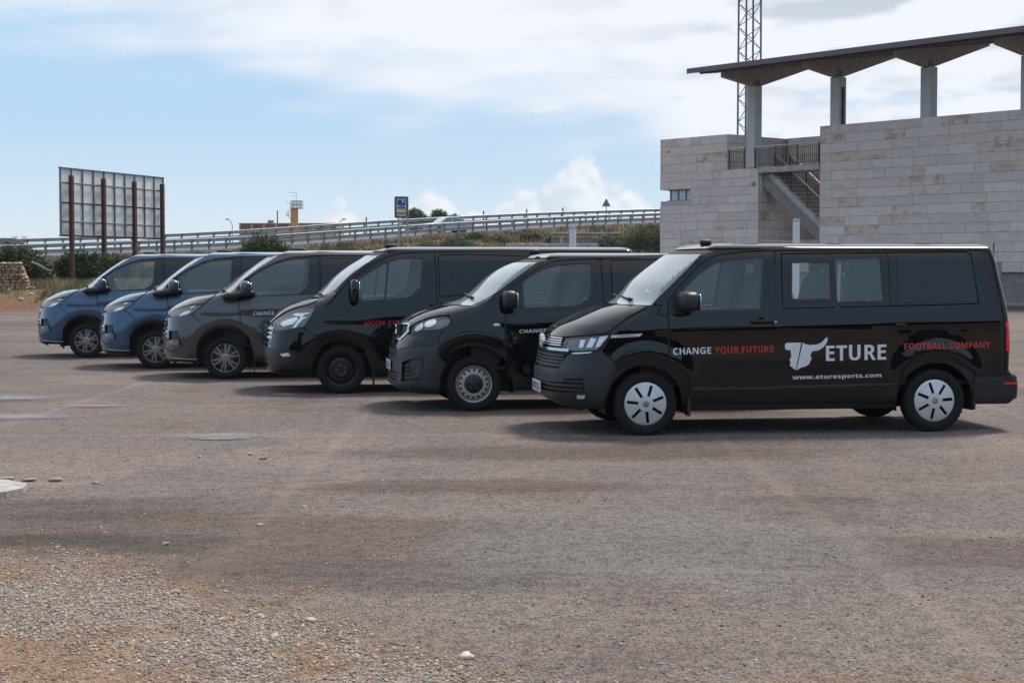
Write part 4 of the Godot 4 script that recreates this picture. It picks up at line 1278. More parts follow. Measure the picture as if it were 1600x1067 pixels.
func make_plants() -> void:
	var dg0 := Color(0.020, 0.034, 0.012)
	var dg1 := Color(0.065, 0.10, 0.030)
	bush("shrub", "tall dark green shrub behind the end of the rubble wall at the left", "shrub", Vector3(-22.2, 0.7, -74.5), [[-1.6, 0.9, 0, 1.5, 0.85, 1.0], [0.0, 1.1, 0, 1.25, 0.95, 1.0], [0.6, 0.7, 0.4, 1.1, 0.8, 0.8], [-2.8, 0.8, 0, 1.2, 0.8, 0.9]], 6500, 0.10, dg0, dg1, 3, "dark shrubs before the ramp at left", 8)
	bush("shrub", "dark green shrub between the first two posts of the billboard", "shrub", Vector3(-19.2, 0.75, -75.5), [[0, 0.75, 0, 1.2, 0.8, 1.0], [1.2, 0.6, 0, 0.9, 0.7, 0.8], [-0.6, 0.9, 0.3, 0.8, 0.65, 0.6]], 4500, 0.10, dg0, dg1, 5, "dark shrubs before the ramp at left")
	bush("shrub", "low olive shrub at the foot of the second billboard post", "shrub", Vector3(-17.0, 0.7, -78.0), [[0, 0.45, 0, 1.0, 0.55, 0.8]], 2000, 0.10, Color(0.05, 0.05, 0.02), Color(0.12, 0.10, 0.035), 7, "dark shrubs before the ramp at left")
	bush("rounded_bush", "rounded green bush showing above the roof of the second blue van", "bush", Vector3(-13.4, 0.6, -90.0), [[0, 1.7, 0, 1.3, 1.25, 1.1], [0.7, 1.4, 0.2, 1.0, 0.95, 0.9], [-0.7, 1.3, 0.2, 1.0, 0.95, 0.9]], 6500, 0.09, Color(0.022, 0.036, 0.014), Color(0.07, 0.10, 0.04), 8)
	# dead branch caught in the shrub
	var br := MB.new(); br.tube([Vector3(-21.1, 1.95, -73.1), Vector3(-20.75, 1.82, -73.0), Vector3(-20.5, 1.66, -73.0), Vector3(-20.2, 1.55, -73.05)], 0.055, 7)
	tag(put("dead_branch", br.mesh(), mat(Color(0.32, 0.28, 0.25), 0.9), self), "bleached dead branch lying across the dark shrub at the left", "branch")
	# tree behind the ramp
	var tg0 := Color(0.035, 0.055, 0.02)
	var tg1 := Color(0.10, 0.14, 0.06)
	bush("tree", "green tree beyond the ramp close to the right of the tourist sign", "tree", Vector3(-11.4, 0.3, -200), [[-0.4, 7.2, 0, 1.5, 1.3, 1.2], [0.8, 6.8, 0, 1.1, 0.9, 1.0]], 2600, 0.16, tg0, tg1, 15, "trees beyond the ramp", 3)
	bush("tree", "smaller green tree beyond the ramp, second from the tourist sign", "tree", Vector3(-8.8, 0.9, -200), [[0, 6.9, 0, 1.0, 0.9, 0.9], [0.9, 6.5, 0, 0.8, 0.6, 0.8]], 1700, 0.16, tg0, tg1, 16, "trees beyond the ramp", 3)
	bush("tree", "lowest green tree beyond the ramp, third from the tourist sign", "tree", Vector3(-6.9, 0.7, -200), [[0, 6.9, 0, 0.75, 0.55, 0.7], [-0.8, 6.5, 0, 0.6, 0.4, 0.6]], 900, 0.15, tg0, tg1, 17, "trees beyond the ramp", 2)
	# shrubs on the slope
	var sg0 := Color(0.06, 0.09, 0.055)
	var sg1 := Color(0.15, 0.20, 0.13)
	var list := [
		[-4.6, 138.0, 1.3, 0.9, sg0, sg1, "wide grey green shrub on the slope above the black van roofs, right of the sign"],
		[-6.9, 138.5, 0.9, 0.5, sg0, sg1, "low grey green shrub on the slope between sign posts and the wide shrub"],
		[-3.3, 145.0, 0.7, 0.5, dg0, dg1, "small dark shrub just under the barrier above the wide grey green one"],
		[8.7, 140.0, 1.5, 1.1, sg0, sg1, "grey green shrub on the slope beside the stone block's left corner"],
		[11.5, 140.0, 1.9, 2.0, dg0, dg1, "big dark green shrub against the left edge of the stone block"],
		[1.7, 146.0, 0.9, 0.5, Color(0.06, 0.06, 0.02), Color(0.13, 0.11, 0.04), "olive shrub on the slope left of the white ribbed post"],
		[3.6, 143.0, 0.8, 0.6, sg0, sg1, "small grey green shrub on the slope left of the low brick wall"],
		[-1.2, 143.0, 0.8, 0.5, Color(0.05, 0.06, 0.02), Color(0.12, 0.13, 0.05), "olive green shrub on the slope right of the small dark one"],
		[-9.6, 138.0, 0.9, 0.5, Color(0.05, 0.06, 0.02), Color(0.12, 0.13, 0.05), "olive green shrub on the slope left of the sign posts"],
		[-13.5, 136.0, 1.0, 0.6, Color(0.06, 0.06, 0.02), Color(0.13, 0.11, 0.04), "olive shrub on the slope left of the tourist sign"],
	]
	for k in list.size():
		var l: Array = list[k]
		bush("slope_shrub", l[6], "shrub", Vector3(l[0], ground_h(l[0], l[1]), -l[1]), [[0, l[3] * 0.5, 0, l[2], l[3] * 0.75, 1.0], [-l[2] * 0.5, l[3] * 0.35, 0, l[2] * 0.6, l[3] * 0.5, 0.8], [l[2] * 0.6, l[3] * 0.3, 0, l[2] * 0.6, l[3] * 0.5, 0.8]], 1800, 0.12, l[4], l[5], 30 + k, "shrubs on the slope", 3)
	# dry grass
	var r := RandomNumberGenerator.new(); r.seed = 51
	var xs: Array = []
	var cols: Array = []
	for i in 30000:
		var s := r.randf_range(-8.0, 66.0)
		var nn := 0.5 + r.randf() * lerpf(13.5, 32.0, smoothstep(10.0, 38.0, s))
		var q := RAMP_AT + RAMP_ALONG * s + RAMP_SIDE * nn
		if fb.get_noise_2d(q.x * 0.35, q.y * 0.35) < -0.02 and r.randf() < 0.85: continue
		var k := r.randf_range(0.6, 1.3)
		var sc := r.randf_range(0.5, 1.2)
		var tone := fb.get_noise_2d(q.x * 0.2 + 9.0, q.y * 0.2)
		xs.append(Transform3D(Basis(Vector3.UP, r.randf() * TAU).scaled(Vector3(sc, sc, sc)), Vector3(q.x, ground_h(q.x, q.y) - 0.03, -q.y)))
		cols.append(Color(0.33 * k, 0.225 * k, 0.115 * k).lerp(Color(0.13 * k, 0.125 * k, 0.06 * k), clampf(tone * 2.2 + 0.5, 0, 1)))
	many("dry_slope_grass", grass_mesh(1, 0.52, 0.03, 9), vmat(0.8), self, xs, cols).set_meta("kind", "stuff")
	xs = []; cols = []
	for i in 9000:
		var x := r.randf_range(-26.0, -9.0)
		var d := r.randf_range(65.2, 76.0)
		if r.randf() > smoothstep(65.5, 70.5, d) * 0.95 + 0.03: continue
		if x < -19.4 and d < 70.6 and r.randf() < 0.85: continue
		var k := r.randf_range(0.6, 1.3)
		var sc := r.randf_range(0.4, 1.0) * smoothstep(63.0, 69.0, d)
		var tone := fb.get_noise_2d(x * 0.6, d * 0.6) + r.randf_range(-0.25, 0.25)
		xs.append(Transform3D(Basis(Vector3.UP, r.randf() * TAU).scaled(Vector3(sc, sc, sc)), Vector3(x, ground_h(x, d) - 0.02, -d)))
		cols.append(Color(0.28 * k, 0.225 * k, 0.13 * k).lerp(Color(0.13 * k, 0.135 * k, 0.06 * k), clampf(tone * 2.0 + 0.5, 0, 1)))
	many("verge_grass", grass_mesh(2, 0.46, 0.014, 12), vmat(0.8), self, xs, cols).set_meta("kind", "stuff")

# what stands behind the viewer: it shows only as the dark lower half of the vans' reflections
func make_tree_belt() -> void:
	var r := RandomNumberGenerator.new(); r.seed = 71
	var xs: Array = []
	var cols: Array = []
	for i in 24000:
		var x := r.randf_range(-130.0, 130.0)
		var top := 5.2 + 2.4 * fb.get_noise_2d(x * 0.06, 3.0) + 1.6 * fb.get_noise_2d(x * 0.3, 8.0)
		var y := r.randf() * top
		var k := r.randf_range(0.6, 1.3)
		xs.append(Transform3D(Basis.from_euler(Vector3(r.randf() * TAU, r.randf() * TAU, 0)), Vector3(x, y, 46.0 + r.randf_range(-2.0, 2.0) + 6.0 * fb.get_noise_2d(x * 0.03, 1.0))))
		cols.append(Color(0.03 * k, 0.042 * k, 0.02 * k))
	var o := many("tree_belt", leaf_mesh(77, 6, 0.75), leaf_mat(), self, xs, cols)
	tag(o, "dark belt of trees behind the viewer, mirrored low in the black van sides", "trees", "", "stuff")

func make_rubble_wall() -> void:
	var t := thing("rubble_wall", "old dry stone wall of orange rubble at the left edge", "wall", Vector3(-24.0, 0.62, -70.2), 0.05)
	var r := RandomNumberGenerator.new(); r.seed = 91
	var core := MB.new(); core.prism(PackedVector2Array([Vector2(0, -0.3), Vector2(3.75, -0.3), Vector2(3.45, 0.6), Vector2(3.2, 1.2), Vector2(0, 1.22)]), -0.5, 0.0)
	put("core", core.mesh(), mat(Color(0.22, 0.13, 0.085), 0.95), t)
	var ms: Array = []
	for k in 4:
		var b := MB.new(); b.blob(Vector3.ZERO, Vector3(0.5, 0.5, 0.5), [0.45, 0.6, 0.5, 0.7][k], Basis.from_euler(Vector3(0.2 * k, 0.3 * k, 0.1)), 8, 5); ms.append(b.mesh())
	var mats: Array = []
	for c in [Color(0.44, 0.29, 0.20), Color(0.38, 0.25, 0.17), Color(0.48, 0.35, 0.25), Color(0.40, 0.30, 0.23), Color(0.30, 0.25, 0.21)]:
		var m := tri_tex(mat(Color(1, 1, 1), 0.9), tex_stone, 0.8); m.albedo_color = lin(c.r, c.g, c.b); mats.append(m)
	var y := 0.0
	while y < 1.3:
		var h := r.randf_range(0.09, 0.17)
		var x := 0.0
		while x < 3.6 - y * 0.32:
			var w := r.randf_range(0.12, 0.34)
			var top: bool = y > 1.08
			put("stone", ms[r.randi_range(0, 3)], mats[4] if top else mats[r.randi_range(0, 3)], t, Transform3D(Basis.from_euler(Vector3(0, 0, r.randf_range(-0.15, 0.15))).scaled(Vector3(w, h * 1.12, 0.3)), Vector3(x + w * 0.5, y + h * 0.5, r.randf_range(-0.04, 0.06))))
			x += w * 1.02
		y += h
	for k in 16:
		var s := r.randf_range(0.1, 0.24)
		var x := r.randf_range(-24.0, -19.6)
		var d := r.randf_range(67.0, 69.6)
		var o := put(unique("fallen_stone"), ms[k % 4], mats[k % 4], self, Transform3D(Basis.from_euler(Vector3(0.3, k, 0.2)).scaled(Vector3(s, s * 0.6, s * 0.8)), Vector3(x, ground_h(x, d) + s * 0.15, -d)))
		tag(o, "small orange stone fallen from the rubble wall onto the dry bank", "stone", "stones fallen below the rubble wall")

# ------------------------------------------------------------------ vans
func van_materials() -> void:
	M.paint_black = mat(Color(0.004, 0.0045, 0.006), 0.07)
	var wav := noise_tex(512, 0.006, FastNoiseLite.TYPE_SIMPLEX_SMOOTH, [], 2, 90, 4.0)
	var dul := noise_tex(512, 0.012, FastNoiseLite.TYPE_SIMPLEX_SMOOTH, [[0.0, Color(0.0003, 0.0003, 0.0003)], [0.55, Color(0.0012, 0.0012, 0.0012)], [1.0, Color(0.009, 0.009, 0.009)]], 5, 91)
	M.paint_grey = mat(Color(0.050, 0.051, 0.056), 0.25, 0.35, 1.0)
	M.paint_blue = mat(Color(0.022, 0.074, 0.145), 0.25, 0.35, 1.0)
	for m in [M.paint_black, M.paint_grey, M.paint_blue]:
		m.normal_enabled = true; m.normal_texture = wav; m.normal_scale = 0.07
		m.uv1_triplanar = true; m.uv1_scale = Vector3(0.7, 0.7, 0.7)
	M.paint_black.roughness = 1.0; M.paint_black.roughness_texture = dul
	M.plastic = mat(Color(0.013, 0.014, 0.016), 0.45)
	M.plastic_grey = mat(Color(0.022, 0.026, 0.032), 0.45)
	M.groove = mat(Color(0.002, 0.002, 0.002), 0.9, 0, 0, 0.1)
	M.gloss_black = mat(Color(0.006, 0.006, 0.007), 0.06)
	M.privacy = mat(Color(0.010, 0.011, 0.013), 0.04)
	M.glass = glass(Color(0.34, 0.48, 0.52), 0.12)  # teal veil in the colour stands for sky mirrored in the tinted panes
	M.windscreen = glass(Color(0.56, 0.63, 0.69), 0.46)  # pale film: bright sky reflection painted into the glass colour
	M.glass_green = glass(Color(0.36, 0.50, 0.50), 0.16)
	M.lens = glass(Color(0.5, 0.55, 0.6), 0.06)
	M.chrome = mat(Color(0.62, 0.63, 0.65), 0.14, 1.0)
	M.silver = mat(Color(0.60, 0.61, 0.63), 0.34, 0.45)
	M.lamp_dark = mat(Color(0.10, 0.11, 0.125), 0.2, 0.7)
	M.lamp_white = mat(Color(0.75, 0.78, 0.82), 0.12, 0.35)
	M.amber = mat(Color(0.35, 0.12, 0.03), 0.2)
	M.red_lamp = mat(Color(0.72, 0.015, 0.02), 0.15, 0.0, 0.5)
	M.tyre = mat(Color(0.016, 0.016, 0.017), 0.85, 0, 0, 0.3)
	M.inside = mat(Color(0.035, 0.036, 0.04), 0.8)
	M.trim_light = mat(Color(0.34, 0.345, 0.35), 0.8)
	M.seat = mat(Color(0.03, 0.031, 0.034), 0.9)
	M.white_print = mat(Color(0.62, 0.64, 0.68), 0.45)
	M.red_print = mat(Color(0.46, 0.022, 0.028), 0.45)
	M.plate = mat(Color(0.6, 0.62, 0.62), 0.4)
	M.wheel_black = mat(Color(0.012, 0.012, 0.013), 0.4)
	M.bolt = mat(Color(0.5, 0.5, 0.5), 0.3, 0.8)

func grow(p: PackedVector2Array, by: float) -> PackedVector2Array:
	var g := Geometry2D.offset_polygon(p, by)
	return g[0] if g.size() > 0 else p

func ring_list(x: float, y: float, rx: float, ry: float) -> Array:
	var a: Array = []
	for i in 16: a.append_array([x + rx * cos(TAU * i / 16) + ry * 0.5 * sin(TAU * i / 16), y + ry * sin(TAU * i / 16)])
	return a

func circle(cx: float, cy: float, rx: float, ry: float, k := 36) -> PackedVector2Array:
	var p := PackedVector2Array()
	for i in k: p.append(Vector2(cx + rx * cos(TAU * i / k), cy + ry * sin(TAU * i / k)))
	return p

# the arch: round above the axle, straight down below it
func arch(cx: float, cy: float, rr: float) -> PackedVector2Array:
	var p := PackedVector2Array()
	for i in 25:
		var a := PI * i / 24.0
		p.append(Vector2(cx + rr * cos(a), cy + rr * sin(a) * 0.97))
	p.append(Vector2(cx - rr * 1.02, 0.0)); p.append(Vector2(cx + rr * 1.02, 0.0))
	return p

func left(bd: Body, key: String, called: String, m: Material, parent: Node, off := 0.0, thick := 0.012, holes: Array = [], both := true, shrink := 0.0045) -> MeshInstance3D:
	var pl := grow(bd.poly(key), -shrink) if shrink > 0.0 else bd.poly(key)
	var mb := bd.sheet(pl, holes, off, thick)
	var o := put(called, mb.mesh(), m, parent)
	if both: put(called, mb.mirrored().mesh(), m, parent)
	return o

func middle(bd: Body, pl: PackedVector2Array, called: String, m: Material, parent: Node, off := 0.0, thick := 0.012, holes: Array = []) -> MeshInstance3D:
	var mb := bd.sheet(pl, holes, off, thick)
	mb.add(mb.mirrored())
	return put(called, mb.mesh(), m, parent)

func print_on(bd: Body, key: String, txt: String, m: Material, parent: Node, off := 0.004) -> void:
	var q := bd.poly(key)
	var a := text_arrays(txt)
	var v: PackedVector3Array = a[0]
	var mb := MB.new()
	for i in range(0, v.size(), 3):
		var P: Array = []
		for k in 3:
			var u: float = (v[i + k].x - a[1].x) / (a[2].x - a[1].x)
			var w: float = (v[i + k].y - a[1].y) / (a[2].y - a[1].y)
			var c := q[0].lerp(q[1], u).lerp(q[3].lerp(q[2], u), w)
			P.append(bd.surf(c.x, c.y))
		mb.tri(P[0][0] + P[0][1] * off, P[1][0] + P[1][1] * off, P[2][0] + P[2][1] * off, P[0][1], P[1][1], P[2][1])
	put("lettering", mb.mesh(), m, parent)

func roof_mesh(bd: Body) -> ArrayMesh:
	var y0: float = bd.S.yr
	var h: float = bd.S.rh
	var ring: Array = []
	var f := bd.front(y0)
	var g := bd.back(y0)
	for i in 61:
		var s := float(i) / 60.0
		ring.append(bd.pt(lerpf(f, g, s), y0))
	var x0: float = ring[0].x + 0.42
	var x1: float = ring[60].x - 0.2
	var P: Array = []
	for k in 11:
		var a := PI * 0.5 * k / 10.0
		var row: Array = []
		for p in ring:
			var q := Vector3(clampf(p.x, x0, x1), y0, 0.0)
			var fr: float = (1.0 - smoothstep(0.8, 1.0, p.z / ring[30].z)) * (1.0 if p.x < 2.0 else 0.0)
			var u := k / 10.0
			var c: Vector3 = p.lerp(q, lerpf(1.0 - pow(cos(a), 0.9), u, fr))
			c.y = y0 + h * lerpf(pow(sin(a), 0.85), 1.0 - (1.0 - u) * (1.0 - u), fr)
			row.append(c)
		P.append(row)
	var N: Array = []
	for k in 11:
		var row: Array = []
		for i in 61:
			var du: Vector3 = P[k][mini(i + 1, 60)] - P[k][maxi(i - 1, 0)]
			var dv: Vector3 = P[mini(k + 1, 10)][i] - P[maxi(k - 1, 0)][i]
			var n := du.cross(dv).normalized()
			if n.length() < 0.5 or k >= 9: n = Vector3.UP
			if n.y < 0: n = -n
			if i == 0 or i == 60: n = Vector3(n.x, n.y, 0).normalized()
			row.append(n)
		P[k] = P[k]; N.append(row)
	var mb := MB.new()
	for k in 10:
		for i in 60:
			mb.tri(P[k][i], P[k][i + 1], P[k + 1][i + 1], N[k][i], N[k][i + 1], N[k + 1][i + 1])
			mb.tri(P[k][i], P[k + 1][i + 1], P[k + 1][i], N[k][i], N[k + 1][i + 1], N[k + 1][i])
	mb.add(mb.mirrored())
	return mb.mesh()

# a wheel whose outer face looks along +z
func wheel(kind: String, r: float, parent: Node, x: float, z: float) -> void:
	var w := Node3D.new()
	w.name = "wheel"
	parent.add_child(w, true)
	w.position = Vector3(x, r, z)
	if z < 0: w.rotation.y = PI
	w.rotate_object_local(Vector3(0, 0, 1), x * 1.7 + 0.35)
	var ri := 0.213
	var t := MB.new()
	t.lathe([[ri - 0.004, 0.072], [ri + 0.004, 0.088], [ri + 0.022, 0.100], [ri + 0.05, 0.105], [r - 0.03, 0.102], [r - 0.012, 0.092], [r - 0.003, 0.078], [r, 0.062], [r, 0.045], [r - 0.008, 0.043], [r - 0.008, 0.037], [r, 0.035], [r, 0.004], [r - 0.008, 0.002], [r - 0.008, -0.004], [r, -0.006], [r, -0.062], [r - 0.012, -0.092], [ri + 0.05, -0.105], [ri, -0.09]], 48)
	# shoulder blocks of the tread
	for k in 44:
		var a := TAU * k / 44.0
		var b := Basis(Vector3(0, 0, 1), a)
		t.bbox(b * Vector3(r - 0.008, 0, 0.074), Vector3(0.018, 0.026, 0.034), 0.003, b)
	put("tyre", t.mesh(), M.tyre, w)
	var dark := MB.new()
	dark.lathe([[0.0, 0.03], [0.18, 0.02], [ri - 0.002, 0.01], [ri - 0.002, -0.09]], 32)
	put("wheel_dish", dark.mesh(), M.wheel_black, w)
	var disc := MB.new()
	if kind == "cover":
		dish_sectors(disc, 7, 0.075, 0.192, 0.0155, 0.086, 0.026)
		disc.lathe([[0.0, 0.112], [0.03, 0.112], [0.078, 0.1085]], 40)
		disc.lathe([[0.190, 0.0915], [0.205, 0.090], [0.214, 0.084], [ri + 0.004, 0.07]], 56)
		put("wheel_cover", disc.mesh(), M.silver, w)
		var bg := MB.new(); bg.lathe([[0.0, 0.117], [0.026, 0.1165], [0.031, 0.113], [0.031, 0.108]], 24)
		put("hub_badge", bg.mesh(), mat(Color(0.16, 0.17, 0.18), 0.3, 0.6), w)
		var mk := MB.new()
		for s in [[Vector2(-0.012, 0.018), Vector2(0, -0.004)], [Vector2(0.012, 0.018), Vector2(0, -0.004)], [Vector2(-0.02, 0.006), Vector2(-0.009, -0.02)], [Vector2(0.02, 0.006), Vector2(0.009, -0.02)], [Vector2(-0.009, -0.02), Vector2(0, 0.0)], [Vector2(0.009, -0.02), Vector2(0, 0.0)]]:
			mk.tube([Vector3(s[0].x, s[0].y, 0.117), Vector3(s[1].x, s[1].y, 0.117)], 0.002, 5)
		put("hub_mark", mk.mesh(), M.chrome, w)
	elif kind == "steel":
		dish_sectors(disc, 16, 0.146, 0.172, 0.0145, 0.07, 0.02)
		disc.lathe([[0.11, 0.080], [0.125, 0.083], [0.147, 0.0775]], 48); disc.lathe([[0.171, 0.071], [0.186, 0.058], [0.192, 0.045], [0.196, 0.06], [0.203, 0.084], [0.213, 0.088], [ri + 0.004, 0.07]], 56)
		put("rim", disc.mesh(), mat(Color(0.40, 0.39, 0.385), 0.42, 0.45), w)
		var hb := MB.new(); hb.lathe([[0.0, 0.108], [0.03, 0.108], [0.034, 0.104], [0.085, 0.10], [0.104, 0.092], [0.112, 0.076]], 40)
		for k in 5: hb.blob(Vector3(cos(TAU * k / 5) * 0.062, sin(TAU * k / 5) * 0.062, 0.1), Vector3(0.017, 0.017, 0.012), 0.9, Basis(), 10, 6)
		put("hub_cap", hb.mesh(), M.plastic, w)
	elif kind == "black":
		dish_sectors(disc, 12, 0.13, 0.158, 0.012, 0.035, 0.012)
		disc.lathe([[0.0, 0.062], [0.05, 0.066], [0.085, 0.07], [0.1, 0.068], [0.115, 0.046], [0.131, 0.043]], 48); disc.lathe([[0.157, 0.036], [0.18, 0.02], [0.19, 0.03], [0.202, 0.08], [0.212, 0.086], [ri + 0.004, 0.07]], 56)
		disc.lathe([[0.0, 0.092], [0.026, 0.091], [0.03, 0.085], [0.032, 0.066]], 24)
		put("rim", disc.mesh(), M.wheel_black, w)
		for k in 5:
			var a := TAU * k / 5 + 0.3
			var bo := MB.new(); bo.lathe([[0.0, 0.018], [0.007, 0.018], [0.0095, 0.012], [0.0095, -0.01]], 8, Transform3D(Basis(), Vector3(cos(a) * 0.058, sin(a) * 0.058, 0.074)))
			put("bolt", bo.mesh(), M.bolt, w)
	else:
		for k in 6:
			var a := TAU * k / 6.0
			for s in [-1.0, 1.0]:
				var b := Basis(Vector3(0, 0, 1), a + s * 0.17)
				var sp := PackedVector2Array([Vector2(0.045, -0.010), Vector2(0.20, -0.0145), Vector2(0.20, 0.0145), Vector2(0.045, 0.010)])
				disc.prism(sp, 0.052, 0.074, Transform3D(b * Basis(Vector3(0, 1, 0), 0.04), Vector3(0, 0, 0)))
		disc.lathe([[0.0, 0.07], [0.03, 0.072], [0.052, 0.07], [0.07, 0.06]], 36)
		disc.lathe([[0.196, 0.05], [0.2, 0.078], [0.207, 0.086], [0.214, 0.086], [ri + 0.004, 0.07]], 56)
		put("rim", disc.mesh(), mat(Color(0.30, 0.30, 0.31), 0.28, 0.8), w)
		for k in 6:
			var a := TAU * (k + 0.5) / 6
			var bo := MB.new(); bo.lathe([[0.0, 0.02], [0.007, 0.02], [0.0095, 0.014], [0.0095, -0.01]], 8, Transform3D(Basis(), Vector3(cos(a) * 0.046, sin(a) * 0.046, 0.066)))
			put("bolt", bo.mesh(), M.chrome, w)
		var bk := MB.new(); bk.lathe([[0.06, 0.03], [0.135, 0.03], [0.135, 0.02]], 36)
		put("brake_disc", bk.mesh(), mat(Color(0.09, 0.085, 0.08), 0.4, 0.7), w)

# flat sectors between two radii, with slots of half width hw between them
func dish_sectors(mb: MB, k: int, r0: float, r1: float, hw: float, z: float, dome: float) -> void:
	for i in k:
		var a0 := TAU * i / k
		var a1 := TAU * (i + 1) / k
		for s in 6:
			var P: Array = []
			for e in 2:
				for rr in [r0, r1]:
					var d: float = asin(minf(hw / rr, 0.9))
					var a := lerpf(a0 + d, a1 - d, (s + e) / 6.0)
					P.append(Vector3(cos(a) * rr, sin(a) * rr, z + dome * (1.0 - pow(rr / 0.21, 2.0))))
			mb.quad(P[0], P[1], P[3], P[2], Vector3(0, 0, 1))
		for sg in [-1.0, 1.0]:
			var Q: Array = []
			for rr in [r0, r1]:
				var d: float = asin(minf(hw / rr, 0.9))
				var a: float = a0 + sg * d
				var zz: float = z + dome * (1.0 - pow(rr / 0.21, 2.0))
				Q.append(Vector3(cos(a) * rr, sin(a) * rr, zz)); Q.append(Vector3(cos(a) * rr, sin(a) * rr, zz - 0.02))
			mb.quad(Q[0], Q[2], Q[3], Q[1], Vector3(sin(a0), -cos(a0), 0) * sg)

func seat(parent: Node, x: float, y: float, z: float, wide: float, light_trim := false) -> void:
	var mb := MB.new()
	mb.blob(Vector3(x - 0.22, y, z), Vector3(0.27, 0.09, wide * 0.5), 0.35, Basis(Vector3(0, 0, 1), 0.1), 20, 10)
	mb.blob(Vector3(x + 0.09, y + 0.38, z), Vector3(0.085, 0.38, wide * 0.48), 0.4, Basis(Vector3(0, 0, 1), -0.2), 20, 12)
	mb.bbox(Vector3(x - 0.2, y - 0.22, z), Vector3(0.36, 0.3, wide * 0.7), 0.03)
	var n := maxi(1, roundi(wide / 0.48))
	var o := put("seat", mb.mesh(), M.seat, parent)
	for k in n:
		var zz := z + (k - (n - 1) * 0.5) * (wide / n)
		var h := MB.new()
		h.blob(Vector3(x + 0.2, y + 0.86, zz), Vector3(0.06, 0.11, 0.13), 0.5, Basis(Vector3(0, 0, 1), -0.15), 14, 8)
		put("headrest", h.mesh(), M.seat, o)
		var s := MB.new()
		for e in [-0.055, 0.055]: s.tube([Vector3(x + 0.15, y + 0.66, zz + e), Vector3(x + 0.19, y + 0.82, zz + e)], 0.011, 6)
		put("headrest_post", s.mesh(), M.lamp_white, o)

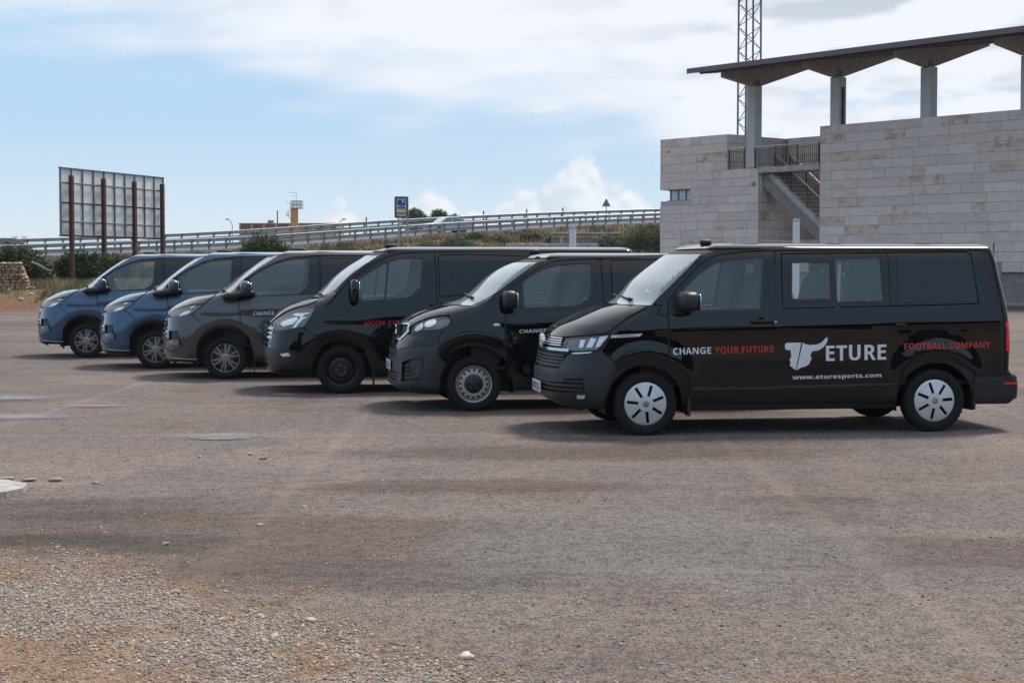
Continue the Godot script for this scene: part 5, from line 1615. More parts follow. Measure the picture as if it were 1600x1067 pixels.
func base_van(bd: Body, t: Node3D, paint: Material, sp: Dictionary) -> void:
	var r: float = bd.S.r
	var wb: float = bd.S.wb
	var yr: float = bd.S.yr
	var ws := bd.poly("windscreen")
	var dw := bd.poly("door_window")
	var sg := bd.poly("side_glass")
	var af := arch(0.0, r, sp.arch)
	var ar := arch(wb, r, sp.arch)
	var rw := PackedVector2Array([Vector2(bd.back(1.4) - arcw(bd), 1.28), Vector2(bd.back(1.4) + 2.0, 1.28), Vector2(bd.back(1.4) + 2.0, yr - 0.12), Vector2(bd.back(1.4) - arcw(bd) - 0.02, yr - 0.12)])
	var yb: float = sp.floor
	var all := PackedVector2Array([Vector2(-9, yb), Vector2(9, yb), Vector2(9, yr + 0.002), Vector2(-9, yr + 0.002)])
	# inner skin that shows in the gaps
	var cuts: Array = [ws, dw, sg, af, ar, rw]
	for k in sp.cuts: cuts.append(grow(bd.poly(k), -0.002))
	middle(bd, all, "body_shell", M.black, t, -0.012, 0.0, cuts)
	var up := PackedVector2Array([Vector2(bd.xf.at(1.2) + 0.42, 0.78), Vector2(9, 0.78), Vector2(9, yr - 0.02), Vector2(-9, yr - 0.02), Vector2(-9, 1.34), Vector2(0.1, 1.3)])
	middle(bd, up, "lining", M.trim_light, t, -0.05, 0.0, [grow(ws, 0.0), dw, sg, rw])
	put("roof", roof_mesh(bd), paint, t)
	var hl := MB.new(); hl.box(Vector3((bd.xf.at(yr) + 0.3 + bd.xr.at(yr)) * 0.5, yr - 0.03, 0), Vector3(bd.xr.at(yr) - bd.xf.at(yr) - 0.5, 0.02, 1.42)); put("headliner", hl.mesh(), M.trim_light, t)
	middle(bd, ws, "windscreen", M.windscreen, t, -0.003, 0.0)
	middle(bd, rw, "rear_window", M.privacy, t, -0.004, 0.0)
	# floor, underside, wheel housings
	var fl := MB.new()
	fl.box(Vector3(wb * 0.5, 0.30, 0), Vector3(wb - 0.95, 0.12, 1.72))
	fl.box(Vector3((bd.xf.at(0.3) + bd.xr.at(0.3)) * 0.5, 0.36, 0), Vector3(bd.xr.at(0.3) - bd.xf.at(0.3) - 0.5, 0.1, 1.15))
	fl.box(Vector3((0.1 + bd.xr.at(0.6)) * 0.5, 0.5, 0), Vector3(bd.xr.at(0.6) - 0.3, 0.04, 1.66))
	fl.box(Vector3(0.0, 0.24, 0), Vector3(0.12, 0.1, 1.5)); fl.box(Vector3(wb, 0.27, 0), Vector3(0.14, 0.12, 1.5))
	put("underbody", fl.mesh(), M.black, t)
	for cx in [0.0, wb]:
		for s in [-1.0, 1.0]:
			var hs := MB.new()
			var zo: float = bd.w.at(0.6) - 0.02
			var prev := Vector2()
			for i in 25:
				var a := PI * (i / 24.0 * 1.16 - 0.08)
				var p := Vector2(cx + (sp.arch + 0.015) * cos(a), r + (sp.arch + 0.015) * sin(a))
				if i > 0:
					hs.quad(Vector3(prev.x, prev.y, s * zo), Vector3(p.x, p.y, s * zo), Vector3(p.x, p.y, s * 0.56), Vector3(prev.x, prev.y, s * 0.56), Vector3(cx - p.x, r - p.y, 0))
					hs.ftri(Vector3(prev.x, prev.y, s * 0.56), Vector3(p.x, p.y, s * 0.56), Vector3(cx, r - 0.06, s * 0.56), Vector3(0, 0, s))
				prev = p
			put("wheel_housing", hs.mesh(), M.black, t)
		for s in [-1.0, 1.0]: wheel(sp.wheel, r, t, cx, s * (sp.track - 0.105))
	# dashboard, wheel, seats
	var d := MB.new()
	var yd: float = sp.dash
	var dx: float = sp.dashx
	d.prism(PackedVector2Array([Vector2(dx, 0.5), Vector2(dx, yd - 0.02), Vector2(dx + 0.25, yd + 0.02), Vector2(dx + 0.42, yd - 0.02), Vector2(dx + 0.5, yd - 0.14), Vector2(dx + 0.42, 0.75), Vector2(dx + 0.3, 0.5)]), -0.8, 0.8)
	d.blob(Vector3(dx + 0.4, yd + 0.01, 0.38), Vector3(0.14, 0.07, 0.2), 0.5)
	put("dashboard", d.mesh(), M.inside, t)
	var st := MB.new()
	var c := Vector3(dx + 0.68, yd - 0.06, 0.38)
	var bs := Basis(Vector3(0, 0, 1), 0.62)
	var ring: Array = []
	for k in 29: ring.append(c + bs * Vector3(0.19 * cos(TAU * k / 28), 0.0, 0.19 * sin(TAU * k / 28)))
	st.tube(ring, 0.016, 8, false)
	for k in 3: st.tube([c + bs * Vector3(0, -0.03, 0), c + bs * Vector3(0.18 * cos(TAU * k / 3 + 0.5), 0, 0.18 * sin(TAU * k / 3 + 0.5))], 0.016, 6)
	st.blob(c + bs * Vector3(0, -0.02, 0), Vector3(0.07, 0.03, 0.07), 0.7, bs, 12, 6)
	st.tube([c, c + bs * Vector3(0, -0.35, 0)], 0.03, 8)
	put("steering_wheel", st.mesh(), mat(Color(0.05, 0.05, 0.055), 0.5), t)
	for z in [0.42, -0.42]: seat(t, sp.seatx, 0.86, z, 0.5)
	for x in sp.rows: seat(t, x, 0.86, 0.0, 1.36)
	# wipers
	for z in [0.5, -0.25]:
		var wp := MB.new()
		var q0 := bd.surf(bd.front(ws[0].y + 0.02) + (bd.xf.at(ws[0].y) + bd.c.at(ws[0].y) - bd.front(ws[0].y)) * clampf(1.0 - z, 0.0, 0.8), ws[0].y + 0.02)
		var p0: Vector3 = q0[0] + q0[1] * 0.02
		if z < 0: p0.z = z
		wp.tube([p0, p0 + Vector3(0.0, 0.012, -0.28), p0 + Vector3(0.02, 0.03, -0.6)], 0.011, 6)
		wp.blob(p0, Vector3(0.03, 0.02, 0.03), 0.8, Basis(), 10, 6)
		put("wiper", wp.mesh(), M.plastic, t)

func arcw(bd: Body) -> float:
	return bd.arc * 0.8

func mirror_blob(t: Node3D, at: Vector3, h: Vector3, m: Material, two_tone := false, foot := Vector3.ZERO) -> void:
	for s in [1.0, -1.0]:
		var p := at * Vector3(1, 1, s)
		var b := MB.new(); b.blob(p, h, 0.62, Basis(Vector3(0, 1, 0), 0.12 * s), 28, 16)
		if foot != Vector3.ZERO:
			b.bbox(Vector3(p.x, p.y - h.y * 0.72, p.z - s * h.z), Vector3(h.x * 1.1, 0.05, h.z * 1.5), 0.02)
		var o := put("mirror", b.mesh(), m, t)
		var g := MB.new(); g.blob(p + Vector3(h.x * 0.93, -0.005, 0), Vector3(0.012, h.y * 0.84, h.z * 0.84), 0.4, Basis(Vector3(0, 1, 0), 0.12 * s), 20, 10)
		put("mirror_glass", g.mesh(), mat(Color(0.5, 0.55, 0.58), 0.03, 1.0), o)
		if two_tone:
			var a := MB.new(); a.blob(p + Vector3(-0.10, -h.y * 0.95, -s * 0.05), Vector3(0.24, 0.05, h.z * 1.05), 0.6, Basis(Vector3(0, 0, 1), 0.12), 22, 10)
			a.blob(p + Vector3(h.x * 0.55, -0.02, 0), Vector3(0.05, h.y * 0.98, h.z * 1.02), 0.45, Basis(), 20, 10)
			put("mirror_arm", a.mesh(), M.plastic, o)

func door_handle(bd: Body, t: Node, q: float, y: float, m: Material) -> void:
	var mb := MB.new()
	var a: Array = bd.surf(q, y)
	mb.lathe([[0.0, 0.001], [0.045, 0.001], [0.05, 0.004], [0.055, 0.001]], 24, Transform3D(Basis(), a[0] + Vector3(0, 0, 0.0015)))
	var b: Vector3 = a[0] + a[1] * 0.03
	mb.blob(b + Vector3(0.02, 0.0, 0), Vector3(0.125, 0.018, 0.014), 0.55, Basis(), 20, 8)
	mb.box(b + Vector3(-0.08, 0, -0.014), Vector3(0.03, 0.02, 0.03)); mb.box(b + Vector3(0.12, 0, -0.014), Vector3(0.03, 0.02, 0.03))
	put("door_handle", mb.mesh(), m, t)

func number_plate(bd: Body, t: Node3D, y: float, txt: String) -> void:
	var x := bd.xf.at(y) - 0.022
	var b := MB.new(); b.bbox(Vector3(x, y, 0), Vector3(0.012, 0.115, 0.52), 0.004)
	var o := put("number_plate", b.mesh(), M.plate, t)
	var l := text_flat(txt, 0.42, 0.072)
	put("plate_number", l, mat(Color(0.02, 0.02, 0.02), 0.5), o, Transform3D(Basis(Vector3(0, 0, 1), Vector3(0, 1, 0), Vector3(-1, 0, 0)), Vector3(x - 0.007, y - 0.036, -0.19)))
	var e := MB.new(); e.box(Vector3(x - 0.0065, y, -0.235), Vector3(0.002, 0.105, 0.045))
	put("plate_band", e.mesh(), mat(Color(0.02, 0.06, 0.3), 0.5), o)

func tail(bd: Body, t: Node3D, paint: Material, y0: float, seam: float) -> void:
	# tailgate round the back corner, down to the bumper
	var pl := PackedVector2Array([Vector2(seam, y0), Vector2(9, y0), Vector2(9, bd.S.yr - 0.01), Vector2(seam - 0.1, bd.S.yr - 0.01), Vector2(seam - 0.05, 1.5), Vector2(seam, 1.1)])
	var rw := PackedVector2Array([Vector2(bd.back(1.4) - arcw(bd), 1.28), Vector2(9, 1.28), Vector2(9, bd.S.yr - 0.12), Vector2(bd.back(1.4) - arcw(bd) - 0.02, bd.S.yr - 0.12)])
	middle(bd, pl, "tailgate", paint, t, 0.0, 0.012, [rw])

func lamp_unit(bd: Body, t: Node3D, bits: Array) -> void:
	var key := "headlight"
	var pl := bd.poly(key)
	var mb := bd.sheet(pl, [], -0.03, 0.0)
	var rm := MB.new(); bd.rim(rm, pl, 0.0, 0.032, -1.0)
	mb.add(rm)
	for s in 2:
		var o := put("headlight", (mb if s == 0 else mb.mirrored()).mesh(), M.lamp_dark, t)
		for b in bits:
			var c := bd.sheet(bd.poly(b[0]), [], b[2], 0.022)
			put(b[1], (c if s == 0 else c.mirrored()).mesh(), b[3], o)
		var l := bd.sheet(grow(pl, -0.004), [], -0.002, 0.0)
		put("lens", (l if s == 0 else l.mirrored()).mesh(), M.lens, o)

func slats(bd: Body, t: Node, ys: Array, q0: float, q1: float, hh: float, m: Material, off := 0.0, called := "slat") -> void:
	for y in ys:
		var pl := PackedVector2Array([Vector2(q0, y - hh), Vector2(q1, y - hh), Vector2(q1, y + hh), Vector2(q0, y + hh)])
		middle(bd, pl, called, m, t, off, 0.03)

func ring_emblem(t: Node3D, x: float, y: float, r: float, lean: float) -> Node3D:
	# a round badge: ring with a V over a W inside
	var B := Basis(Vector3(0, 0, 1), lean) * Basis(Vector3(0, 0, 1), Vector3(0, 1, 0), Vector3(-1, 0, 0))
	var X := Transform3D(B, Vector3(x, y, 0))
	var d := MB.new(); d.lathe([[0.0, 0.008], [r * 0.94, 0.008], [r * 0.94, -0.02]], 32, X)
	var o := put("emblem", d.mesh(), M.gloss_black, t)
	var k := MB.new()
	k.lathe([[r * 0.86, 0.01], [r * 0.9, 0.018], [r * 0.98, 0.018], [r, 0.008], [r, -0.02]], 40, X)
	for s in [[Vector2(-0.42, 0.78), Vector2(0.0, 0.08)], [Vector2(0.42, 0.78), Vector2(0.0, 0.08)], [Vector2(-0.82, 0.35), Vector2(-0.36, -0.78)], [Vector2(0.82, 0.35), Vector2(0.36, -0.78)], [Vector2(-0.36, -0.78), Vector2(0.0, -0.02)], [Vector2(0.36, -0.78), Vector2(0.0, -0.02)]]:
		k.tube([X * Vector3(s[0].x * r, s[0].y * r, 0.014), X * Vector3(s[1].x * r, s[1].y * r, 0.014)], r * 0.075, 6)
	put("emblem_mark", k.mesh(), M.chrome, o)
	return o

func rim_band(bd: Body, pl: PackedVector2Array, wide: float, m: Material, parent: Node, called: String, off := 0.002) -> void:
	var mb := bd.sheet(grow(pl, wide), [pl], off, 0.014)
	put(called, mb.mesh(), m, parent)
	put(called, mb.mirrored().mesh(), m, parent)

func flaps(t: Node3D, m: Material, list: Array) -> void:
	for l in list:
		for s in [1.0, -1.0]:
			var b := MB.new(); b.bbox(l[0] * Vector3(1, 1, s), l[1], 0.008)
			put("mud_flap", b.mesh(), m, t)

func roof_bump(bd: Body, t: Node3D, x: float, h: Vector3) -> void:
	var b := MB.new(); b.blob(Vector3(x, bd.S.yr + bd.S.rh + h.y * 0.35, 0), h, 0.6, Basis(), 16, 8)
	put("roof_aerial", b.mesh(), M.plastic, t)

# ------------------------------------------------------------------ the near van
func van_near() -> void:
	var bd := Body.new(spec_near())
	bd.flares = [[0.0, 0.32, 0.5, 0.09, 0.012], [3.0, 0.32, 0.5, 0.09, 0.012]]
	bd.creases = [[-0.3, 1.03, 3.7, 1.12, 0.05, 0.02, 0.008]]
	var t := thing("parked_van", "black passenger van with white bull logo and side windows, nearest of the row", "van", Vector3(1.197, 0, -17.35), 0.1396, "vans parked in a slanting row")
	var P: Material = M.paint_black
	base_van(bd, t, P, {"arch": 0.40, "floor": 0.27, "wheel": "cover", "track": 0.935, "dash": 1.2, "dashx": -0.02, "seatx": 1.12, "rows": [2.0, 2.95], "cuts": ["headlight", "grille", "lower_grille"]})
	var bn := bd.poly("bonnet")
	middle(bd, bn, "bonnet", P, t, 0.001)
	left(bd, "fender", "wing", P, t)
	var dr := left(bd, "front_door", "front_door", P, t, 0.0, 0.012, [bd.poly("door_window")])
	left(bd, "side_frame", "roof_rail", P, t)
	left(bd, "side_panel", "side_panel", P, t, 0.0, 0.012, [bd.poly("side_glass")])
	tail(bd, t, P, 0.585, 3.735)
	left(bd, "door_window", "door_window", M.glass, t, -0.008, 0.0, [], true, 0.0)
	rim_band(bd, grow(bd.poly("door_window"), -0.02), 0.022, M.plastic, t, "window_seal", 0.001)
	var sgl := bd.poly("side_glass")
	var pf := bd.poly("pane_front"); var pm := bd.poly("pane_mid"); var pr := bd.poly("pane_rear")
	left(bd, "side_glass", "side_window", M.gloss_black, t, -0.002, 0.012, [pf, pm], true, 0.011)
	left(bd, "pane_front", "sliding_pane", M.glass_green, t, -0.008, 0.0, [], true, 0.0)
	left(bd, "pane_mid", "fixed_pane", M.glass_green, t, -0.008, 0.0, [], true, 0.0)
	rim_band(bd, pf, 0.022, M.plastic, t, "pane_frame", 0.004)
	left(bd, "pane_rear", "rear_side_pane", M.privacy, t, 0.003, 0.006, [], true, 0.0)
	rim_band(bd, grow(pr, -0.006), 0.006, M.plastic_grey, t, "pane_edge", 0.0045)
	# seams and the belt groove
	var gv := bd.poly("groove")
	var gp := PackedVector2Array()
	for p in gv: gp.append(p + Vector2(0, 0.009))
	for k in gv.size(): gp.append(gv[gv.size() - 1 - k] - Vector2(0, 0.009))
	var gm := bd.sheet(gp, [], 0.0015, 0.0); put("belt_groove", gm.mesh(), M.groove, t); put("belt_groove", gm.mirrored().mesh(), M.groove, t)
	# front end
	var gr := bd.poly("grille")
	var lg := bd.poly("lower_grille")
	middle(bd, bd.poly("front_bumper"), "front_bumper", M.plastic_grey, t, 0.004, 0.02, [gr, lg])
	var gb := middle(bd, gr, "grille", M.black, t, -0.035, 0.0)
	slats(bd, gb, [0.958, 0.935, 0.912, 0.889], -3.0, -0.95, 0.0055, M.chrome, 0.002)
	slats(bd, gb, [0.845], -3.0, -0.80, 0.013, M.chrome, 0.012, "chrome_bar")
	slats(bd, gb, [0.79, 0.757, 0.724, 0.692], -3.0, -0.88, 0.009, M.plastic_grey, 0.004)
	var lb := middle(bd, lg, "lower_grille", M.black, t, -0.035, 0.0)
	slats(bd, lb, [0.50, 0.455, 0.41], -3.0, -0.63, 0.010, M.plastic_grey, 0.0)
	slats(bd, lb, [0.545], -0.86, -0.63, 0.008, M.plastic_grey, 0.0)
	lamp_unit(bd, t, [["drl", "lamp_block", -0.02, M.lamp_white], ["drl_b", "lamp_block", -0.02, M.lamp_white], ["lamp_a", "lamp_block", -0.022, M.lamp_white]])
	left(bd, "indicator", "indicator", M.lamp_white, t, 0.0, 0.02)
	left(bd, "fog_light", "fog_light", M.lamp_white, t, 0.007, 0.012)
	var bs := left(bd, "badge_strip", "badge_strip", M.lamp_white, t, 0.006, 0.008, [], true, 0.0)
	bd.S["badge_text"] = [-0.30, 0.984, -0.12, 0.994, -0.12, 1.008, -0.30, 0.998]
	print_on(bd, "badge_text", "CARAVELLE", M.black, bs, 0.009)
	ring_emblem(t, bd.xf.at(0.9) - 0.02, 0.905, 0.083, 0.12)
	number_plate(bd, t, 0.45, "1457 LZL")
	# sides
	left(bd, "arch_f", "arch_trim", M.paint_black, t, 0.012, 0.04)
	left(bd, "arch_r", "arch_trim", M.paint_black, t, 0.012, 0.04)
	left(bd, "rub_strip", "rub_strip", M.plastic_grey, t, 0.010, 0.012)
	left(bd, "rub_strip_b", "rub_strip", M.plastic_grey, t, 0.010, 0.012)
	left(bd, "sill", "sill", M.plastic, t, 0.0, 0.03)
	flaps(t, M.plastic_grey, [[Vector3(0.44, 0.36, 0.87), Vector3(0.03, 0.34, 0.14)]])
	flaps(t, M.plastic, [[Vector3(3.42, 0.40, 0.87), Vector3(0.03, 0.36, 0.14)]])
	middle(bd, bd.poly("rear_bumper"), "rear_bumper", M.plastic, t, 0.012, 0.03)
	left(bd, "tail_light", "tail_light", M.red_lamp, t, 0.008, 0.02)
	left(bd, "reflector", "reflector", M.red_lamp, t, 0.016, 0.006)
	mirror_blob(t, Vector3(0.39, 1.335, 1.05), Vector3(0.095, 0.10, 0.15), M.plastic, false, Vector3.ONE)
	var tri := PackedVector2Array([Vector2(0.235, 1.20), Vector2(0.40, 1.205), Vector2(0.40, 1.45), Vector2(0.345, 1.43), Vector2(0.235, 1.31)])
	bd.S["tri"] = []
	var tm := bd.sheet(tri, [], 0.004, 0.01); put("mirror_base", tm.mesh(), M.plastic, t); put("mirror_base", tm.mirrored().mesh(), M.plastic, t)
	var hq := Vector2(1.17, 1.125)
	door_handle(bd, t, hq.x, hq.y, M.paint_black)
	var hk := MB.new(); hk.blob(bd.surf(1.3, 1.125)[0] + Vector3(0, 0, 0.03), Vector3(0.018, 0.016, 0.01), 0.6, Basis(), 10, 6); put("key_barrel", hk.mesh(), M.chrome, t)
	var h2 := MB.new(); h2.blob(bd.surf(2.62, 1.09)[0] + Vector3(0, 0, 0.004), Vector3(0.06, 0.014, 0.012), 0.6, Basis(), 14, 6); put("catch", h2.mesh(), M.gloss_black, t)
	roof_bump(bd, t, 0.84, Vector3(0.062, 0.028, 0.04))
	# seat belts seen through the glass
	for x in [1.28, 2.05]:
		var sb := MB.new(); sb.tube([Vector3(x, 1.72, 0.72), Vector3(x - 0.02, 1.2, 0.74)], 0.022, 6); put("seat_belt", sb.mesh(), M.trim_light, t)
	# lettering and the bull's head
	print_on(bd, "CHANGE", "CHANGE", M.white_print, t)
	print_on(bd, "YOURFUTURE", "YOUR FUTURE", M.red_print, t)
	print_on(bd, "ETURE", "ETURE", M.white_print, t)
	print_on(bd, "WWW", "www.eturesports.com", M.white_print, t)
	print_on(bd, "FOOT", "FOOTBALL COMPANY", M.red_print, t)
	for k in ["bull_a", "bull_b"]:
		put("bull_logo", bd.sheet(bd.poly(k), [], 0.004, 0.0).mesh(), M.white_print, t)
	# driver's door seam between door and wing is open geometry; a thin seam splits the sliding door
	var sm := bd.sheet(PackedVector2Array([Vector2(2.528, 1.285), Vector2(2.536, 1.285), Vector2(2.536, 1.82), Vector2(2.528, 1.82)]), [], 0.0035, 0.0)
	put("door_seam", sm.mesh(), M.black, t)

# ------------------------------------------------------------------ the second van, round nosed
func van_round() -> void:
	var bd := Body.new(spec_round())
	bd.flares = [[0.0, 0.34, 0.55, 0.1, 0.02], [3.275, 0.34, 0.5, 0.09, 0.012]]
	bd.creases = [[0.3, 1.0, 3.8, 1.08, 0.1, 0.05, 0.014]]
	var t := thing("parked_van", "black panel van with round nose and plain steel wheels, second from the viewer", "van", Vector3(-0.586, 0, -20.16), 0.1571, "vans parked in a slanting row")
	var P: Material = M.paint_black
	base_van(bd, t, P, {"arch": 0.46, "floor": 0.26, "wheel": "steel", "track": 0.935, "dash": 1.14, "dashx": -0.02, "seatx": 1.15, "rows": [], "cuts": ["headlight", "grille", "lower_grille", "center_intake", "fog_pod"]})
	middle(bd, bd.poly("bonnet"), "bonnet", P, t, 0.001)
	left(bd, "fender", "wing", P, t)
	left(bd, "front_door", "front_door", P, t, 0.0, 0.012, [bd.poly("door_window")])
	left(bd, "side_frame", "roof_rail", P, t)
	left(bd, "side_panel", "side_panel", P, t, 0.0, 0.012, [bd.poly("side_glass")])
	tail(bd, t, P, 0.4, 3.98)
	left(bd, "door_window", "door_window", M.glass, t, -0.008, 0.0, [], true, 0.0)
	rim_band(bd, grow(bd.poly("door_window"), -0.02), 0.024, M.plastic, t, "window_seal", 0.001)
	left(bd, "side_glass", "side_window", M.privacy, t, -0.002, 0.012, [], true, 0.010)
	middle(bd, bd.poly("nose_panel"), "nose_panel", P, t, 0.002, 0.02, [bd.poly("grille")])
	var ci := bd.poly("center_intake"); var lg := bd.poly("lower_grille"); var fp := bd.poly("fog_pod")
	middle(bd, bd.poly("front_bumper"), "front_bumper", M.plastic_grey, t, 0.004, 0.02, [ci, lg, fp])
	var cb := middle(bd, ci, "centre_intake", M.black, t, -0.03, 0.0); slats(bd, cb, [0.70, 0.665, 0.63], -3.0, -0.98, 0.008, M.plastic_grey)
	var lb := middle(bd, lg, "lower_grille", M.black, t, -0.03, 0.0); slats(bd, lb, [0.41, 0.375, 0.335], -3.0, -0.98, 0.008, M.plastic_grey)
	var fo := left(bd, "fog_pod", "fog_pod", M.black, t, -0.035, 0.0, [], true, 0.0)
	left(bd, "fog_cover", "fog_cover", M.plastic_grey, t, 0.0, 0.03, [bd.poly("fog_light")])
	left(bd, "fog_light", "fog_light", M.lamp_dark, t, -0.01, 0.01)
	for k in 4:
		var y := 0.53 - k * 0.047
		var sm := bd.sheet(PackedVector2Array([Vector2(-0.93, y - 0.007), Vector2(-0.72, y + 0.003), Vector2(-0.72, y + 0.017), Vector2(-0.93, y + 0.007)]), [], -0.004, 0.025)
		put("pod_slat", sm.mesh(), M.plastic_grey, fo)
	var gm := bd.poly("grille")
	var gb := middle(bd, gm, "grille", M.black, t, -0.03, 0.0)
	for k in 5:
		var q := bd.front(0.93) + 0.03 + k * 0.05
		var sm := bd.sheet(PackedVector2Array([Vector2(q, 0.87), Vector2(q + 0.012, 0.87), Vector2(q + 0.012, 0.985), Vector2(q, 0.985)]), [], -0.006, 0.02)
		put("grille_bar", sm.mesh(), M.plastic_grey, gb)
		put("grille_bar", sm.mirrored().mesh(), M.plastic_grey, gb)
	middle(bd, bd.poly("grille_trim"), "grille_trim", M.chrome, t, 0.012, 0.02, [gm])
	bd.S["lamp_1"] = ring_list(-0.52, 1.035, 0.075, 0.05)
	bd.S["lamp_2"] = ring_list(-0.70, 0.985, 0.085, 0.05)
	lamp_unit(bd, t, [["lamp_1", "projector", -0.012, M.lamp_white], ["lamp_2", "projector", -0.012, M.chrome]])
	left(bd, "arch_f", "arch_trim", M.paint_black, t, 0.014, 0.04)
	number_plate(bd, t, 0.51, "8213 KVN")
	var em := MB.new(); em.prism(PackedVector2Array([Vector2(-0.03, 0.05), Vector2(0.01, 0.06), Vector2(0.035, 0.03), Vector2(0.015, 0.0), Vector2(0.035, -0.05), Vector2(0.0, -0.03), Vector2(-0.025, -0.06), Vector2(-0.015, -0.01), Vector2(-0.04, 0.01)]), 0.0, 0.012, Transform3D(Basis(Vector3(0, 0, 1), Vector3(0, 1, 0), Vector3(-1, 0, 0)), Vector3(bd.xf.at(0.93) - 0.012, 0.93, 0)))
	put("emblem", em.mesh(), M.chrome, t)
	mirror_blob(t, Vector3(0.40, 1.30, 1.05), Vector3(0.08, 0.105, 0.105), M.plastic, false, Vector3.ONE)
	var mk := MB.new(); mk.blob(bd.surf(0.265, 1.005)[0], Vector3(0.042, 0.018, 0.01), 0.8, Basis(), 14, 6); put("side_marker", mk.mesh(), M.lamp_white, t)
	roof_bump(bd, t, 0.86, Vector3(0.065, 0.034, 0.035))
	print_on(bd, "CHANGE", "CHANGE", M.white_print, t)
	print_on(bd, "CHANGE_b", "YOUR FUTURE", M.red_print, t)

# ------------------------------------------------------------------ the third van, sharp lamps
func van_sharp() -> void:
	var bd := Body.new(spec_sharp())
	bd.flares = [[0.0, 0.32, 0.53, 0.1, 0.022], [3.3, 0.32, 0.53, 0.1, 0.022]]
	bd.creases = [[-0.3, 0.96, 3.9, 1.14, 0.10, 0.035, 0.018]]
	var t := thing("parked_van", "long black van with pointed headlights and black steel wheels, third from the viewer", "van", Vector3(-2.412, 0, -22.937), 0.1571, "vans parked in a slanting row")
	var P: Material = M.paint_black
	base_van(bd, t, P, {"arch": 0.40, "floor": 0.25, "wheel": "black", "track": 0.955, "dash": 1.17, "dashx": -0.12, "seatx": 1.2, "rows": [2.2], "cuts": ["headlight", "grille"]})
	middle(bd, bd.poly("bonnet"), "bonnet", P, t, 0.001)
	left(bd, "fender", "wing", P, t)
	left(bd, "front_door", "front_door", P, t, 0.0, 0.012, [bd.poly("door_window")])
	left(bd, "side_frame", "roof_rail", P, t)
	left(bd, "side_panel", "side_panel", P, t, 0.0, 0.012, [bd.poly("side_glass")])
	tail(bd, t, P, 0.4, 4.1)
	left(bd, "door_window", "door_window", M.glass, t, -0.008, 0.0, [], true, 0.0)
	left(bd, "door_bar", "window_bar", M.plastic, t, -0.002, 0.008)
	rim_band(bd, grow(bd.poly("door_window"), -0.02), 0.024, M.plastic, t, "window_seal", 0.001)
	left(bd, "side_glass", "side_window", M.gloss_black, t, -0.002, 0.012, [], true, 0.010)
	left(bd, "side_pane", "sliding_pane", M.privacy, t, -0.002, 0.003)
	rim_band(bd, bd.poly("side_pane"), 0.012, M.plastic, t, "pane_frame", 0.0)
	var gr := bd.poly("grille")
	middle(bd, bd.poly("front_bumper"), "front_bumper", P, t, 0.003, 0.02, [gr])
	var gb := middle(bd, gr, "grille", M.black, t, -0.03, 0.0)
	slats(bd, gb, [0.86, 0.80, 0.74], -3.0, -1.02, 0.016, M.chrome, 0.028, "chrome_bar")
	slats(bd, gb, [0.66, 0.6, 0.55], -3.0, -1.04, 0.008, M.plastic_grey, 0.006)
	lamp_unit(bd, t, [["drl", "lamp_strip", -0.016, M.lamp_white], ["projector", "projector", -0.02, M.lamp_white]])
	left(bd, "fog_trim", "fog_trim", M.plastic, t, 0.006, 0.02)
	left(bd, "fog_light", "fog_light", M.lamp_white, t, 0.010, 0.012)
	left(bd, "arch_f", "arch_trim", M.paint_black, t, 0.010, 0.035)
	mirror_blob(t, Vector3(0.17, 1.36, 1.07), Vector3(0.058, 0.155, 0.1), M.gloss_black, false, Vector3.ONE)
	door_handle(bd, t, 1.20, 1.135, M.plastic)
	flaps(t, M.plastic, [[Vector3(0.43, 0.24, 0.9), Vector3(0.02, 0.26, 0.12)]])
	roof_bump(bd, t, 0.75, Vector3(0.09, 0.03, 0.05))
	print_on(bd, "SOCCER", "SOCCER", M.red_print, t)
	print_on(bd, "SOCCER_b", "COMPANY", M.red_print, t)

